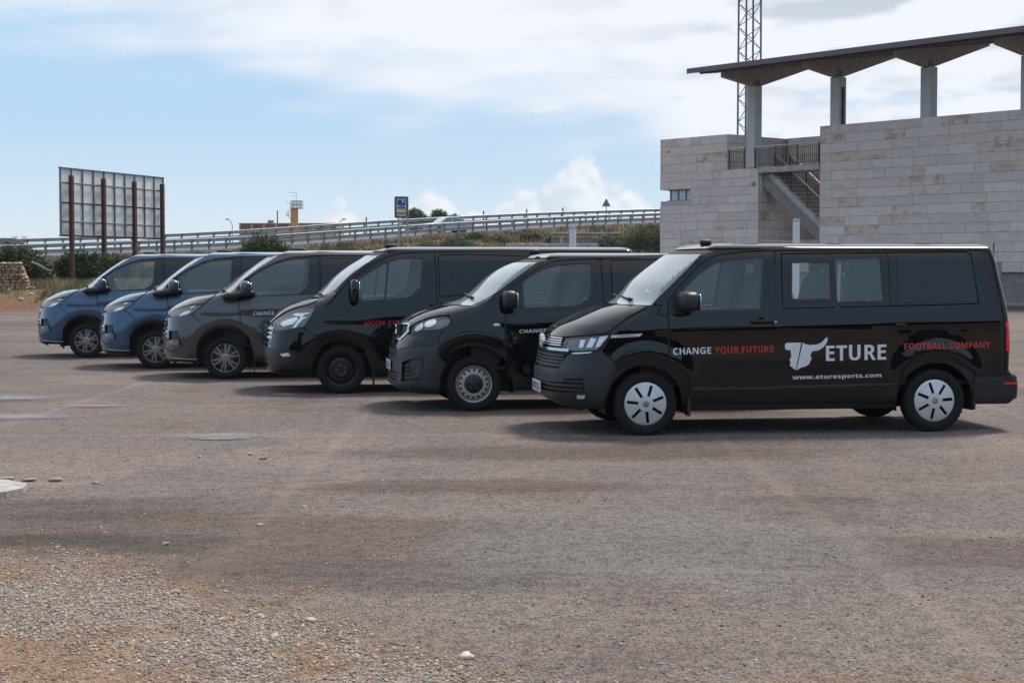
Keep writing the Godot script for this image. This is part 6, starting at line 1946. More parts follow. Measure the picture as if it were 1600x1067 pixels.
# ------------------------------------------------------------------ the grey van and the two blue ones
func van_wide() -> void:
	var bd := Body.new(spec_wide())
	bd.flares = [[0.0, 0.32, 0.58, 0.09, 0.022], [3.1, 0.32, 0.58, 0.09, 0.022]]
	bd.creases = [[-0.4, 1.0, 3.8, 1.13, 0.10, 0.035, 0.02]]
	var t := thing("parked_van", "metallic grey van with white lettering on its door, fourth from the viewer", "van", Vector3(-4.446, 0, -25.823), 0.1571, "vans parked in a slanting row")
	var P: Material = M.paint_grey
	base_van(bd, t, P, {"arch": 0.465, "floor": 0.25, "wheel": "alloy", "track": 0.955, "dash": 1.17, "dashx": -0.02, "seatx": 1.15, "rows": [2.2], "cuts": ["headlight", "grille", "intake"]})
	middle(bd, bd.poly("bonnet"), "bonnet", P, t, 0.001)
	left(bd, "fender", "wing", P, t)
	left(bd, "front_door", "front_door", P, t, 0.0, 0.012, [bd.poly("window_surround")])
	left(bd, "window_surround", "window_surround", M.gloss_black, t, -0.003, 0.008, [bd.poly("door_window")], true, 0.0)
	left(bd, "side_frame", "roof_rail", P, t)
	left(bd, "side_panel", "side_panel", P, t, 0.0, 0.012, [bd.poly("side_glass")])
	tail(bd, t, P, 0.4, 3.98)
	left(bd, "door_window", "door_window", M.glass, t, -0.008, 0.0, [], true, 0.0)
	left(bd, "side_glass", "side_window", M.privacy, t, -0.002, 0.012, [], true, 0.010)
	var gr := bd.poly("grille"); var it := bd.poly("intake")
	middle(bd, bd.poly("front_bumper"), "front_bumper", P, t, 0.003, 0.02, [gr, it])
	var gb := middle(bd, gr, "grille", M.black, t, -0.02, 0.0)
	for row in 5:
		slats(bd, gb, [0.885 - row * 0.07], -3.0, -1.09, 0.012, M.chrome if row == 0 else M.plastic_grey, 0.02, "grille_bar")
	left(bd, "intake", "side_intake", M.plastic, t, -0.03, 0.0, [], true, 0.0)
	left(bd, "intake_flap", "air_flap", M.paint_grey, t, -0.006, 0.02)
	var lip := middle(bd, bd.poly("lip"), "chin", M.plastic, t, 0.002, 0.02)
	var ls := bd.sheet(PackedVector2Array([Vector2(-0.86, 0.318), Vector2(-0.42, 0.30), Vector2(-0.42, 0.309), Vector2(-0.86, 0.328)]), [], 0.012, 0.012); ls.add(ls.mirrored())
	put("chin_strip", ls.mesh(), M.silver, lip)
	lamp_unit(bd, t, [["drl", "lamp_block", -0.018, M.lamp_white], ["drl_b", "lamp_strip", -0.012, M.lamp_white], ["indicator", "indicator", -0.02, M.amber]])
	left(bd, "arch_f", "arch_trim", P, t, 0.012, 0.04)
	mirror_blob(t, Vector3(0.30, 1.37, 1.09), Vector3(0.08, 0.105, 0.12), P, true)
	door_handle(bd, t, 1.18, 1.15, P)
	roof_bump(bd, t, 1.12, Vector3(0.13, 0.03, 0.05))
	flaps(t, M.plastic, [[Vector3(0.43, 0.24, 0.9), Vector3(0.02, 0.26, 0.12)], [Vector3(-0.42, 0.25, 0.86), Vector3(0.02, 0.16, 0.14)]])
	# the two blue copies are taken before the grey one gets its lettering
	for k in 2:
		var b: Node3D = t.duplicate()
		b.name = unique("parked_van")
		add_child(b)
		b.position = [Vector3(-6.052, 0, -28.434), Vector3(-8.07, 0, -31.832)][k]
		tag(b, ["metallic blue van between the grey van and the other blue van", "metallic blue van at the far left end of the row, farthest from the viewer"][k], "van", "vans parked in a slanting row")
		repaint(b, M.paint_grey, M.paint_blue)
	print_on(bd, "CHANGE", "CHANGE", M.white_print, t)
	print_on(bd, "CHANGE_b", "YOUR FUTURE", M.red_print, t)

func repaint(n: Node, a: Material, b: Material) -> void:
	if n is MeshInstance3D and n.material_override == a: n.material_override = b
	for c in n.get_children(): repaint(c, a, b)

# ------------------------------------------------------------------ the scene
func _ready() -> void:
	var cam := Camera3D.new()
	cam.name = "camera"
	add_child(cam)
	cam.fov = 23.19
	cam.near = 0.1; cam.far = 8000.0
	cam.position = Vector3(0, 1.654, 0)
	cam.rotation.x = -atan(113.5 / 2600.0)
	cam.current = true
	setup_noise()
	ramp_h = Prof.new([[-120, 0.9], [-60, 1.2], [-20, 1.9], [0, 2.6], [13, 3.19], [33, 4.63], [52, 5.74], [80, 6.8], [140, 7.6]])
	var we := WorldEnvironment.new()
	we.name = "environment"
	var env := Environment.new()
	env.background_mode = Environment.BG_SKY
	env.sky = make_sky()
	env.tonemap_mode = Environment.TONE_MAPPER_LINEAR
	env.tonemap_exposure = 1.44
	env.sdfgi_enabled = true; env.ssao_enabled = true; env.ssil_enabled = true
	env.fog_enabled = true
	env.fog_density = 0.00016
	env.fog_light_color = Color(0.82, 0.87, 0.92)
	we.environment = env
	add_child(we)
	var sun := DirectionalLight3D.new()
	sun.name = "sun"
	sun.light_energy = 1.05
	sun.light_angular_distance = 12.0
	sun.light_color = Color(1.0, 0.96, 0.9)
	sun.shadow_enabled = true
	sun.rotation_degrees = Vector3(-58, 140, 0)
	add_child(sun)
	make_materials()
	van_materials()
	make_ground()
	make_ground_details()
	make_stadium()
	make_mast()
	make_ramp()
	make_factory()
	make_signs()
	make_rubble_wall()
	van_near()
	van_round()
	van_sharp()
	van_wide()
	make_plants()
	make_tree_belt()
	make_pebbles()
	make_stones()

func spec_near() -> Dictionary:
	return {
		"xf": [[0.18, -0.5], [0.22, -0.62], [0.34, -0.87], [0.48, -0.935], [0.6, -0.937], [0.74, -0.905], [0.85, -0.885], [0.95, -0.85], [1.06, -0.755], [1.165, -0.54], [1.27, -0.27], [1.31, -0.13], [1.54, 0.11], [1.735, 0.375], [1.85, 0.56], [1.9, 0.75]],
		"c": [[0.2, 0.5], [1.05, 0.52], [1.15, 0.5], [1.25, 0.34], [1.31, 0.2], [1.5, 0.14], [1.8, 0.12], [1.9, 0.11]],
		"W": [[0.18, 0.86], [0.3, 0.915], [0.5, 0.945], [0.8, 0.952], [1.08, 0.95], [1.2, 0.935], [1.3, 0.91], [1.55, 0.862], [1.78, 0.812], [1.86, 0.775], [1.9, 0.73]],
		"xr": [[0.2, 3.8], [0.33, 3.96], [0.5, 3.955], [0.575, 3.93], [0.6, 3.865], [0.8, 3.87], [1.2, 3.855], [1.53, 3.8], [1.86, 3.735], [1.9, 3.71]],
		"cw": 1.3,
		"ct": 0.12,
		"yr": 1.86,
		"rh": 0.062,
		"r": 0.318,
		"wb": 3,
		"windscreen": [-9, 1.312, 0.05, 1.296, 0.252, 1.481, 0.425, 1.642, 0.592, 1.801, -9, 1.842],
		"bonnet": [-9, 0.972, -1.006, 0.972, -0.604, 0.998, -0.391, 1.029, -0.334, 1.073, -0.247, 1.13, -0.162, 1.2, -0.077, 1.247, 0.018, 1.286, -9, 1.295],
		"fender": [-0.375, 1.023, -0.327, 1.065, -0.238, 1.122, -0.146, 1.192, -0.061, 1.239, 0.037, 1.284, 0.153, 1.287, 0.107, 1.199, 0.215, 1.179, 0.224, 0.743, 0.145, 0.812, 0.005, 0.856, -0.118, 0.851, -0.221, 0.823, -0.312, 0.743, -0.446, 0.845, -0.352, 0.997],
		"front_door": [0.225, 1.179, 0.229, 1.327, 0.334, 1.46, 0.503, 1.63, 0.623, 1.732, 0.763, 1.789, 1.082, 1.826, 1.341, 1.835, 1.353, 1.426, 1.364, 0.302, 0.429, 0.313, 0.433, 0.569, 0.357, 0.657, 0.237, 0.743],
		"door_window": [0.375, 1.458, 0.546, 1.616, 0.721, 1.726, 0.866, 1.76, 1.247, 1.789, 1.184, 1.24, 0.546, 1.222, 0.37, 1.227],
		"side_frame": [0.075, 1.304, 0.281, 1.485, 0.454, 1.646, 0.634, 1.801, 0.766, 1.818, 1.086, 1.851, 1.342, 1.864, 1.345, 1.868, 2.503, 1.874, 3.374, 1.876, 3.6, 1.862, 3.6, 1.845, 2.494, 1.843, 1.339, 1.839, 1.083, 1.834, 0.764, 1.797, 0.623, 1.74, 0.504, 1.64, 0.334, 1.47, 0.221, 1.336, 0.218, 1.191, 0.119, 1.207, 0.165, 1.295],
		"side_panel": [1.351, 1.833, 2.493, 1.837, 3.5, 1.84, 3.59, 1.6, 3.674, 1.132, 3.693, 0.8, 3.711, 0.579, 3.415, 0.561, 3.418, 0.615, 3.35, 0.74, 3.218, 0.82, 3.066, 0.846, 2.915, 0.83, 2.765, 0.761, 2.659, 0.663, 2.581, 0.498, 2.581, 0.289, 1.315, 0.304, 1.321, 1.426],
		"side_glass": [1.409, 1.81, 3.373, 1.834, 3.422, 1.805, 3.473, 1.294, 2.537, 1.274, 1.412, 1.252, 1.393, 1.276],
		"pane_front": [1.518, 1.712, 1.891, 1.727, 1.917, 1.7, 1.907, 1.38, 1.884, 1.354, 1.519, 1.345, 1.499, 1.365],
		"pane_mid": [1.965, 1.753, 2.445, 1.764, 2.451, 1.33, 1.972, 1.325],
		"pane_rear": [2.619, 1.779, 3.376, 1.788, 3.416, 1.755, 3.44, 1.319, 2.634, 1.311, 2.619, 1.342],
		"front_bumper": [-9, 0.81, -0.896, 0.817, -0.688, 0.813, -0.51, 0.832, -0.454, 0.845, -0.306, 0.699, -0.326, 0.651, -0.386, 0.522, -0.424, 0.384, -0.433, 0.266, -0.614, 0.277, -0.75, 0.235, -1.4, 0.225, -9, 0.225],
		"headlight": [-0.889, 0.963, -0.716, 0.983, -0.509, 0.999, -0.363, 1.004, -0.413, 0.929, -0.488, 0.853, -0.675, 0.843, -0.946, 0.839, -0.925, 0.906],
		"drl": [-0.675, 0.957, -0.618, 0.958, -0.644, 0.88, -0.696, 0.878],
		"drl_b": [-0.555, 0.982, -0.501, 0.968, -0.544, 0.882, -0.607, 0.881],
		"lamp_a": [-0.465, 0.991, -0.378, 0.999, -0.468, 0.89, -0.511, 0.879],
		"indicator": [-0.77, 0.827, -0.512, 0.844, -0.584, 0.81, -0.772, 0.8],
		"grille": [-9, 0.985, -1.447, 0.962, -0.91, 0.969, -0.939, 0.9, -0.96, 0.839, -0.77, 0.827, -0.78, 0.809, -0.84, 0.775, -0.951, 0.652, -9, 0.655],
		"lower_grille": [-9, 0.52, -1.213, 0.517, -0.88, 0.531, -0.837, 0.566, -0.631, 0.578, -0.612, 0.44, -1.221, 0.41, -9, 0.385],
		"fog_light": [-0.701, 0.412, -0.6, 0.413, -0.613, 0.369, -0.699, 0.37],
		"badge_strip": [-0.348, 1.001, -0.042, 1.017, -0.065, 0.989, -0.36, 0.973],
		"rub_strip": [0.453, 0.481, 1.348, 0.481, 1.349, 0.448, 0.464, 0.445],
		"rub_strip_b": [1.309, 0.49, 2.566, 0.507, 2.556, 0.478, 1.31, 0.457],
		"tail_light": [3.739, 1.118, 4.02, 1.115, 4.03, 0.813, 3.741, 0.813],
		"rear_bumper": [3.404, 0.549, 3.703, 0.563, 5.2, 0.585, 5.2, 0.36, 3.417, 0.322],
		"reflector": [3.716, 0.502, 4.07, 0.505, 4.08, 0.478, 3.728, 0.473],
		"arch_f": [-0.312, 0.737, -0.21, 0.823, -0.108, 0.855, 0.005, 0.862, 0.145, 0.816, 0.253, 0.735, 0.361, 0.653, 0.433, 0.563, 0.43, 0.292, 0.368, 0.293, 0.344, 0.438, 0.292, 0.544, 0.192, 0.642, 0.068, 0.692, -0.015, 0.705, -0.138, 0.689, -0.24, 0.646, -0.298, 0.675],
		"arch_r": [2.638, 0.622, 2.765, 0.761, 2.915, 0.83, 3.066, 0.846, 3.218, 0.82, 3.35, 0.74, 3.435, 0.605, 3.423, 0.582, 3.329, 0.662, 3.198, 0.725, 3.024, 0.747, 2.873, 0.723, 2.745, 0.658, 2.661, 0.56, 2.608, 0.394, 2.594, 0.31],
		"sill": [0.409, 0.309, 1.365, 0.298, 1.82, 0.294, 2.581, 0.285, 2.597, 0.255, 1.402, 0.248, 0.854, 0.241, 0.414, 0.251],
		"CHANGE": [0.267, 0.803, 0.657, 0.813, 0.655, 0.88, 0.267, 0.87],
		"YOURFUTURE": [0.692, 0.811, 1.299, 0.823, 1.296, 0.888, 0.692, 0.882],
		"ETURE": [1.84, 0.731, 2.471, 0.741, 2.469, 0.897, 1.838, 0.887],
		"WWW": [1.494, 0.533, 2.425, 0.552, 2.422, 0.599, 1.493, 0.587],
		"FOOT": [2.661, 0.838, 3.575, 0.851, 3.574, 0.915, 2.66, 0.904],
		"bull_a": [1.416, 0.906, 1.433, 0.916, 1.582, 0.917, 1.526, 0.642, 1.466, 0.687, 1.472, 0.714, 1.461, 0.751, 1.48, 0.775, 1.471, 0.84, 1.418, 0.849, 1.412, 0.886],
		"bull_b": [1.597, 0.919, 1.616, 0.905, 1.665, 0.892, 1.739, 0.896, 1.792, 0.916, 1.84, 0.967, 1.859, 0.962, 1.849, 0.92, 1.813, 0.869, 1.76, 0.838, 1.697, 0.831, 1.676, 0.79, 1.691, 0.753, 1.671, 0.722, 1.667, 0.702, 1.625, 0.676, 1.576, 0.666, 1.547, 0.644, 1.536, 0.646],
		"handle": [1.148, 1.147],
		"mirror": [0.406, 1.311],
		"groove": [0.252, 1.042, 1.336, 1.065, 1.379, 1.073, 3.673, 1.118],
	}

func spec_round() -> Dictionary:
	return {
		"xf": [[0.18, -0.6], [0.22, -0.8], [0.31, -0.915], [0.43, -0.9], [0.6, -0.893], [0.7, -0.888], [0.81, -0.85], [0.875, -0.82], [0.99, -0.79], [1.07, -0.685], [1.135, -0.565], [1.22, -0.3], [1.27, -0.06], [1.38, 0.11], [1.545, 0.29], [1.655, 0.445], [1.725, 0.6], [1.78, 0.78], [1.82, 0.93]],
		"c": [[0.2, 0.42], [0.8, 0.48], [1, 0.52], [1.15, 0.5], [1.23, 0.34], [1.3, 0.18], [1.5, 0.13], [1.7, 0.12], [1.82, 0.11]],
		"W": [[0.18, 0.86], [0.3, 0.92], [0.55, 0.95], [0.85, 0.955], [1.05, 0.95], [1.2, 0.925], [1.45, 0.87], [1.72, 0.8], [1.78, 0.77], [1.82, 0.72]],
		"xr": [[0.2, 3.9], [0.4, 4.05], [0.6, 4.03], [1.1, 4], [1.5, 3.93], [1.82, 3.83]],
		"cw": 1.27,
		"ct": 0.16,
		"yr": 1.785,
		"rh": 0.062,
		"r": 0.32,
		"wb": 3.275,
		"windscreen": [-9, 1.28, -0.072, 1.232, 0.044, 1.308, 0.288, 1.393, 0.474, 1.527, 0.771, 1.732, -9, 1.735],
		"bonnet": [-9, 1, -1.077, 1.003, -0.822, 0.989, -0.743, 1.035, -0.583, 1.086, -0.446, 1.111, -0.302, 1.121, -0.103, 1.157, -0.066, 1.184, -0.065, 1.219, -9, 1.262],
		"fender": [-0.212, 1.217, -0.102, 1.23, -0.073, 1.276, 0.125, 1.329, 0.229, 1.375, 0.301, 1.299, 0.268, 1.275, 0.363, 1.186, 0.361, 0.816, 0.273, 0.857, 0.131, 0.922, 0.009, 0.939, -0.112, 0.93, -0.234, 0.89, -0.355, 0.821, -0.427, 0.741, -0.438, 0.757, -0.394, 0.901, -0.276, 1.021, -0.26, 1.061, -0.269, 1.097, -0.301, 1.12, -0.213, 1.156, -0.074, 1.176],
		"front_door": [0.362, 1.187, 0.269, 1.276, 0.277, 1.298, 0.455, 1.446, 0.767, 1.657, 0.923, 1.729, 1.108, 1.756, 1.431, 1.767, 1.522, 1.752, 1.535, 1.264, 1.519, 1.011, 1.42, 0.33, 0.47, 0.33, 0.373, 0.452, 0.369, 0.816, 0.371, 1.182],
		"door_window": [0.566, 1.505, 0.688, 1.594, 0.859, 1.676, 1.013, 1.714, 1.229, 1.734, 1.412, 1.729, 1.434, 1.707, 1.409, 1.354, 1.359, 1.28, 1.281, 1.228, 1.173, 1.199, 0.574, 1.183],
		"side_frame": [-0.037, 1.23, 0.072, 1.295, 0.29, 1.378, 0.473, 1.511, 0.778, 1.729, 0.958, 1.777, 1.238, 1.8, 2.407, 1.829, 2.402, 1.806, 1.524, 1.772, 1.232, 1.768, 0.985, 1.744, 0.767, 1.664, 0.456, 1.453, 0.27, 1.304],
		"side_panel": [1.53, 1.767, 2.006, 1.787, 2.4, 1.8, 3.86, 1.76, 3.97, 1.1, 4, 0.4, 3.75, 0.4, 3.66, 0.55, 3.45, 0.72, 3.275, 0.76, 3.1, 0.72, 2.9, 0.55, 2.83, 0.33, 1.43, 0.33, 1.525, 1.011, 1.541, 1.264],
		"side_glass": [1.643, 1.729, 1.677, 1.757, 2.284, 1.772, 3.55, 1.72, 3.62, 1.24, 2.283, 1.292, 1.642, 1.272],
		"front_bumper": [-9, 0.78, -1.094, 0.706, -0.699, 0.751, -0.434, 0.775, -0.43, 0.723, -0.379, 0.608, -0.327, 0.558, -0.369, 0.483, -0.399, 0.399, -0.416, 0.207, -0.657, 0.207, -1.205, 0.234, -1.3, 0.25, -9, 0.25],
		"nose_panel": [-9, 0.965, -0.837, 0.89, -0.62, 0.943, -0.375, 0.961, -0.294, 1.002, -0.315, 0.95, -0.397, 0.93, -0.431, 0.78, -0.699, 0.758, -1.08, 0.713, -9, 0.79],
		"headlight": [-0.844, 0.882, -0.757, 0.985, -0.662, 1.042, -0.49, 1.088, -0.332, 1.11, -0.285, 1.091, -0.267, 1.051, -0.302, 0.997, -0.411, 0.951, -0.534, 0.95, -0.673, 0.921],
		"grille": [-9, 0.985, -4.053, 0.989, -0.898, 0.997, -0.907, 0.929, -1.103, 0.831, -9, 0.85],
		"grille_trim": [-9, 1, -1.469, 0.997, -0.872, 1.011, -0.851, 0.921, -1.087, 0.816, -9, 0.83],
		"center_intake": [-9, 0.73, -1.601, 0.703, -1.147, 0.703, -1.161, 0.618, -1.565, 0.609, -9, 0.6],
		"lower_grille": [-9, 0.44, -1.444, 0.46, -1.103, 0.437, -1.065, 0.33, -1.412, 0.351, -9, 0.3],
		"fog_pod": [-0.979, 0.564, -0.786, 0.612, -0.613, 0.624, -0.596, 0.609, -0.639, 0.4, -0.663, 0.363, -1, 0.338],
		"fog_light": [-0.77, 0.506, -0.676, 0.519, -0.684, 0.42, -0.744, 0.423],
		"fog_cover": [-0.786, 0.604, -0.607, 0.621, -0.645, 0.389, -0.786, 0.38],
		"arch_f": [-0.427, 0.741, -0.355, 0.821, -0.234, 0.89, -0.112, 0.93, 0.009, 0.939, 0.131, 0.922, 0.273, 0.857, 0.365, 0.766, 0.351, 0.711, 0.253, 0.736, 0.171, 0.787, -0.032, 0.815, -0.173, 0.783, -0.274, 0.72, -0.339, 0.564, -0.412, 0.641],
		"CHANGE": [0.528, 0.909, 0.849, 0.917, 0.85, 0.962, 0.528, 0.95],
		"CHANGE_b": [0.872, 0.92, 1.244, 0.931, 1.244, 0.973, 0.872, 0.963],
		"side_marker": [0.224, 1.017],
		"mirror": [0.528, 1.297],
	}

func spec_sharp() -> Dictionary:
	return {
		"xf": [[0.18, -0.65], [0.22, -0.8], [0.3, -0.985], [0.44, -1.005], [0.53, -1.005], [0.65, -0.99], [0.77, -0.968], [0.92, -0.955], [1, -0.885], [1.1, -0.77], [1.19, -0.62], [1.25, -0.46], [1.275, -0.32], [1.37, -0.215], [1.55, -0.04], [1.685, 0.14], [1.79, 0.32], [1.9, 0.5], [1.94, 0.65]],
		"c": [[0.2, 0.42], [0.8, 0.5], [1, 0.55], [1.15, 0.5], [1.24, 0.34], [1.3, 0.2], [1.5, 0.14], [1.8, 0.13], [1.94, 0.12]],
		"W": [[0.18, 0.88], [0.3, 0.93], [0.5, 0.965], [0.8, 0.975], [1, 0.965], [1.2, 0.945], [1.35, 0.915], [1.6, 0.86], [1.83, 0.805], [1.9, 0.765], [1.94, 0.71]],
		"xr": [[0.2, 4.05], [0.5, 4.2], [0.6, 4.18], [1.2, 4.16], [1.6, 4.12], [1.9, 4.06], [1.94, 4]],
		"cw": 1.27,
		"ct": 0.14,
		"yr": 1.895,
		"rh": 0.062,
		"r": 0.318,
		"wb": 3.3,
		"windscreen": [-9, 1.275, -0.776, 1.274, -0.316, 1.33, -0.125, 1.398, 0.109, 1.551, 0.286, 1.687, 0.468, 1.832, -9, 1.9],
		"bonnet": [-9, 0.985, -1.165, 0.934, -1.097, 0.975, -0.908, 1.079, -0.691, 1.139, -0.494, 1.177, -0.405, 1.243, -0.58, 1.265, -9, 1.268],
		"fender": [-0.448, 1.256, -0.47, 1.281, -0.202, 1.376, -0.041, 1.335, -0.207, 1.15, 0.085, 1.178, 0.105, 1.014, 0.146, 0.735, 0.003, 0.765, -0.096, 0.755, -0.196, 0.73, -0.252, 0.705, -0.487, 0.874, -0.475, 0.903, -0.4, 1.002, -0.337, 1.179],
		"front_door": [-0.203, 1.14, -0.047, 1.31, 0.037, 1.407, 0.225, 1.545, 0.414, 1.685, 0.583, 1.779, 0.751, 1.835, 0.961, 1.865, 1.256, 1.878, 1.274, 1.29, 1.277, 1.083, 1.42, 0.32, 0.5, 0.32, 0.392, 0.298, 0.36, 0.424, 0.298, 0.612, 0.215, 0.674, 0.137, 0.737, 0.098, 1.005, 0.091, 1.17, 0.033, 1.15],
		"door_window": [0.213, 1.512, 0.378, 1.623, 0.515, 1.707, 0.651, 1.766, 0.793, 1.802, 0.947, 1.813, 1.1, 1.805, 1.117, 1.788, 1.078, 1.424, 1.066, 1.394, 0.922, 1.272, 0.863, 1.255, 0.301, 1.21, 0.254, 1.239, 0.245, 1.355],
		"door_bar": [0.621, 1.758, 0.657, 1.77, 0.598, 1.22, 0.563, 1.217],
		"side_frame": [-0.719, 1.272, -0.293, 1.323, -0.08, 1.39, 0.118, 1.544, 0.293, 1.682, 0.518, 1.832, 0.738, 1.893, 0.976, 1.912, 1.262, 1.918, 2.151, 1.927, 3.98, 1.905, 3.98, 1.885, 2.143, 1.878, 1.258, 1.88, 0.973, 1.875, 0.76, 1.858, 0.617, 1.817, 0.475, 1.752, 0.309, 1.647, 0.108, 1.489, -0.034, 1.342, -0.147, 1.364],
		"side_panel": [1.269, 1.878, 2.5, 1.885, 3.98, 1.87, 4.08, 1.1, 4.12, 0.4, 3.78, 0.4, 3.7, 0.55, 3.5, 0.73, 3.3, 0.77, 3.1, 0.73, 2.9, 0.55, 2.83, 0.32, 1.43, 0.32, 1.289, 1.083, 1.282, 1.29],
		"side_glass": [1.307, 1.825, 1.334, 1.846, 1.741, 1.853, 2.9, 1.815, 2.9, 1.31, 1.67, 1.3, 1.344, 1.278, 1.313, 1.298],
		"side_pane": [1.495, 1.699, 1.541, 1.73, 1.884, 1.736, 1.931, 1.705, 1.938, 1.495, 1.905, 1.396, 1.547, 1.379, 1.503, 1.412],
		"front_bumper": [-9, 0.95, -1.255, 0.907, -1.077, 0.906, -0.992, 0.82, -0.503, 0.875, -0.258, 0.699, -0.338, 0.631, -0.381, 0.503, -0.391, 0.257, -0.699, 0.241, -1.219, 0.304, -1.35, 0.27, -9, 0.27],
		"headlight": [-1.088, 0.941, -0.903, 1.022, -0.715, 1.104, -0.505, 1.159, -0.339, 1.177, -0.37, 1.059, -0.486, 0.892, -0.645, 0.863, -0.959, 0.821, -1.045, 0.9],
		"drl": [-0.643, 0.881, -0.519, 1.03, -0.664, 1.056, -0.617, 1.077, -0.497, 1.079, -0.411, 1.087, -0.417, 1.07, -0.479, 1.058, -0.497, 1.016, -0.443, 1.033, -0.45, 1.016, -0.505, 0.988, -0.599, 0.881],
		"projector": [-0.867, 0.933, -0.792, 0.976, -0.662, 1.014, -0.581, 1.036, -0.561, 1.001, -0.637, 0.931, -0.798, 0.892],
		"grille": [-9, 0.9, -1.435, 0.88, -1.174, 0.86, -1.23, 0.7, -1.438, 0.663, -1.337, 0.538, -9, 0.5],
		"fog_trim": [-1.363, 0.594, -0.771, 0.634, -0.704, 0.604, -0.597, 0.505, -0.669, 0.397, -1.048, 0.364, -1.342, 0.494],
		"fog_light": [-0.848, 0.537, -0.705, 0.554, -0.671, 0.505, -0.801, 0.491],
		"arch_f": [-0.258, 0.699, -0.167, 0.744, -0.053, 0.764, 0.06, 0.76, 0.143, 0.735, 0.245, 0.663, 0.37, 0.62, 0.44, 0.45, 0.47, 0.32, 0.43, 0.3, 0.385, 0.45, 0.3, 0.62, 0.174, 0.671, 0.06, 0.703, -0.054, 0.708, -0.153, 0.687, -0.253, 0.645, -0.338, 0.517, -0.366, 0.373, -0.38, 0.373, -0.366, 0.517, -0.323, 0.645],
		"SOCCER": [0.299, 0.897, 0.586, 0.908, 0.587, 0.968, 0.299, 0.957],
		"SOCCER_b": [0.619, 0.908, 1.108, 0.93, 1.108, 0.99, 0.62, 0.968],
		"handle": [1.079, 1.167],
		"mirror": [0.185, 1.345],
	}

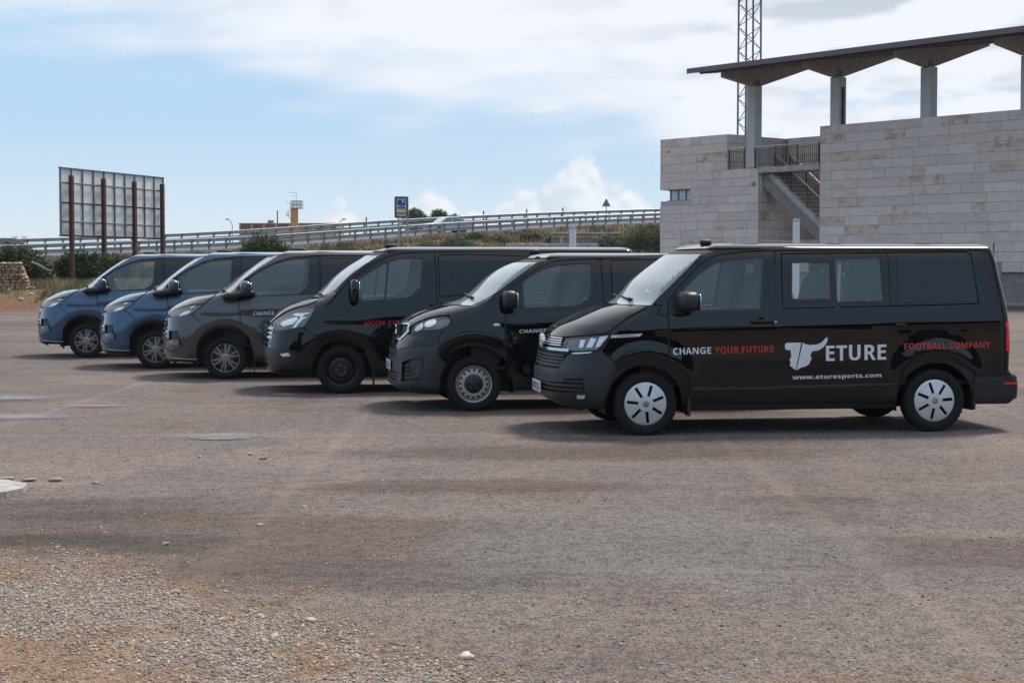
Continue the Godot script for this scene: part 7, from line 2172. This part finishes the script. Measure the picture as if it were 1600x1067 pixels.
func spec_wide() -> Dictionary:
	return {
		"xf": [[0.18, -0.65], [0.21, -0.76], [0.29, -0.93], [0.45, -0.955], [0.645, -0.945], [0.775, -0.92], [0.98, -0.9], [1.05, -0.83], [1.12, -0.73], [1.215, -0.53], [1.26, -0.35], [1.29, -0.12], [1.5, 0.155], [1.675, 0.395], [1.85, 0.675], [1.91, 0.87]],
		"c": [[0.2, 0.42], [0.8, 0.5], [1, 0.55], [1.15, 0.5], [1.24, 0.34], [1.3, 0.2], [1.5, 0.13], [1.8, 0.12], [1.91, 0.11]],
		"W": [[0.18, 0.88], [0.3, 0.93], [0.5, 0.965], [0.8, 0.975], [1, 0.965], [1.2, 0.945], [1.35, 0.915], [1.6, 0.86], [1.81, 0.805], [1.88, 0.765], [1.91, 0.71]],
		"xr": [[0.2, 3.95], [0.5, 4.08], [0.6, 4.06], [1.2, 4.04], [1.6, 4], [1.88, 3.94], [1.91, 3.9]],
		"cw": 1.29,
		"ct": 0.14,
		"yr": 1.875,
		"rh": 0.064,
		"r": 0.318,
		"wb": 3.1,
		"windscreen": [-9, 1.295, -0.472, 1.29, -0.296, 1.491, -0.053, 1.66, 0.219, 1.836, -9, 1.855],
		"bonnet": [-9, 0.985, -1.194, 0.986, -0.855, 1.053, -0.657, 1.098, -0.484, 1.128, -0.301, 1.135, -0.226, 1.258, -0.624, 1.28, -9, 1.275],
		"fender": [-0.291, 1.129, -0.183, 1.252, -0.415, 1.282, -0.132, 1.301, 0.11, 1.388, 0.198, 1.4, 0.191, 1.173, 0.212, 1.014, 0.228, 0.837, 0.115, 0.89, 0.012, 0.906, -0.08, 0.899, -0.218, 0.863, -0.333, 0.828, -0.481, 0.974, -0.402, 1.038],
		"front_door": [0.197, 1.168, 0.203, 1.368, 0.314, 1.486, 0.572, 1.648, 0.788, 1.75, 0.982, 1.811, 1.264, 1.833, 1.398, 1.851, 1.407, 1.268, 1.42, 0.32, 0.5, 0.32, 0.426, 0.275, 0.413, 0.407, 0.351, 0.624, 0.245, 0.755],
		"door_window": [0.368, 1.508, 0.529, 1.616, 0.723, 1.713, 0.917, 1.778, 1.09, 1.8, 1.254, 1.807, 1.236, 1.431, 1.203, 1.366, 1.084, 1.28, 0.483, 1.245, 0.42, 1.335],
		"window_surround": [0.207, 1.374, 0.325, 1.495, 0.576, 1.657, 0.792, 1.759, 0.982, 1.818, 1.264, 1.84, 1.394, 1.847, 1.402, 1.268, 0.483, 1.232, 0.206, 1.185],
		"side_frame": [-0.444, 1.296, -0.137, 1.476, 0.023, 1.681, 0.346, 1.821, 0.876, 1.872, 1.092, 1.894, 1.419, 1.922, 2.6, 1.885, 3.88, 1.875, 3.88, 1.84, 2.6, 1.85, 1.416, 1.86, 1.264, 1.849, 0.982, 1.826, 0.784, 1.768, 0.564, 1.663, 0.306, 1.499, 0.194, 1.383, 0.19, 1.319],
		"side_panel": [1.416, 1.842, 2.6, 1.84, 3.88, 1.83, 3.98, 1.1, 4, 0.4, 3.6, 0.4, 3.5, 0.55, 3.3, 0.73, 3.1, 0.77, 2.9, 0.73, 2.7, 0.55, 2.63, 0.32, 1.43, 0.32, 1.424, 1.268],
		"side_glass": [1.425, 1.83, 2.45, 1.82, 3.6, 1.79, 3.66, 1.28, 1.43, 1.27],
		"front_bumper": [-9, 0.955, -1.193, 0.975, -1.045, 0.917, -0.725, 0.931, -0.487, 0.968, -0.338, 0.829, -0.413, 0.747, -0.483, 0.666, -0.514, 0.573, -0.432, 0.561, -0.435, 0.305, -0.75, 0.308, -0.9, 0.3, -1.3, 0.33, -9, 0.33],
		"lip": [-9, 0.33, -1.3, 0.33, -0.9, 0.3, -0.754, 0.302, -0.435, 0.3, -0.436, 0.255, -0.814, 0.263, -0.95, 0.22, -9, 0.23],
		"headlight": [-1.23, 0.985, -0.848, 1.05, -0.652, 1.095, -0.48, 1.123, -0.306, 1.129, -0.405, 1.05, -0.491, 0.982, -0.609, 0.942, -0.849, 0.926],
		"drl": [-0.691, 0.975, -0.613, 1.021, -0.516, 1.044, -0.504, 1.027, -0.546, 0.982, -0.692, 0.947],
		"drl_b": [-0.524, 1.089, -0.441, 1.108, -0.442, 1.093, -0.508, 1.072],
		"indicator": [-0.875, 0.948, -0.708, 0.98, -0.692, 0.952, -0.825, 0.93],
		"grille": [-9, 0.93, -1.244, 0.953, -1.044, 0.906, -1.058, 0.783, -1.216, 0.696, -1.24, 0.601, -9, 0.56],
		"intake": [-0.975, 0.722, -0.713, 0.729, -0.642, 0.48, -0.864, 0.399, -1.139, 0.465, -1.154, 0.558, -0.954, 0.612],
		"intake_flap": [-1.144, 0.57, -0.729, 0.607, -0.655, 0.48, -0.863, 0.403, -1.149, 0.476],
		"arch_f": [-0.333, 0.828, -0.218, 0.872, -0.08, 0.902, 0.012, 0.908, 0.115, 0.893, 0.23, 0.837, 0.345, 0.749, 0.436, 0.614, 0.453, 0.449, 0.44, 0.235, 0.417, 0.235, 0.412, 0.449, 0.378, 0.591, 0.298, 0.697, 0.172, 0.779, 0.057, 0.809, -0.035, 0.813, -0.15, 0.798, -0.265, 0.747, -0.357, 0.654, -0.415, 0.526, -0.434, 0.305, -0.514, 0.573, -0.481, 0.666, -0.413, 0.75],
		"CHANGE": [0.416, 0.956, 0.73, 0.966, 0.73, 1.026, 0.417, 1.015],
		"CHANGE_b": [0.764, 0.968, 1.286, 0.984, 1.286, 1.042, 0.764, 1.025],
		"mirror": [0.31, 1.388],
		"handle": [1.277, 1.264],
	}
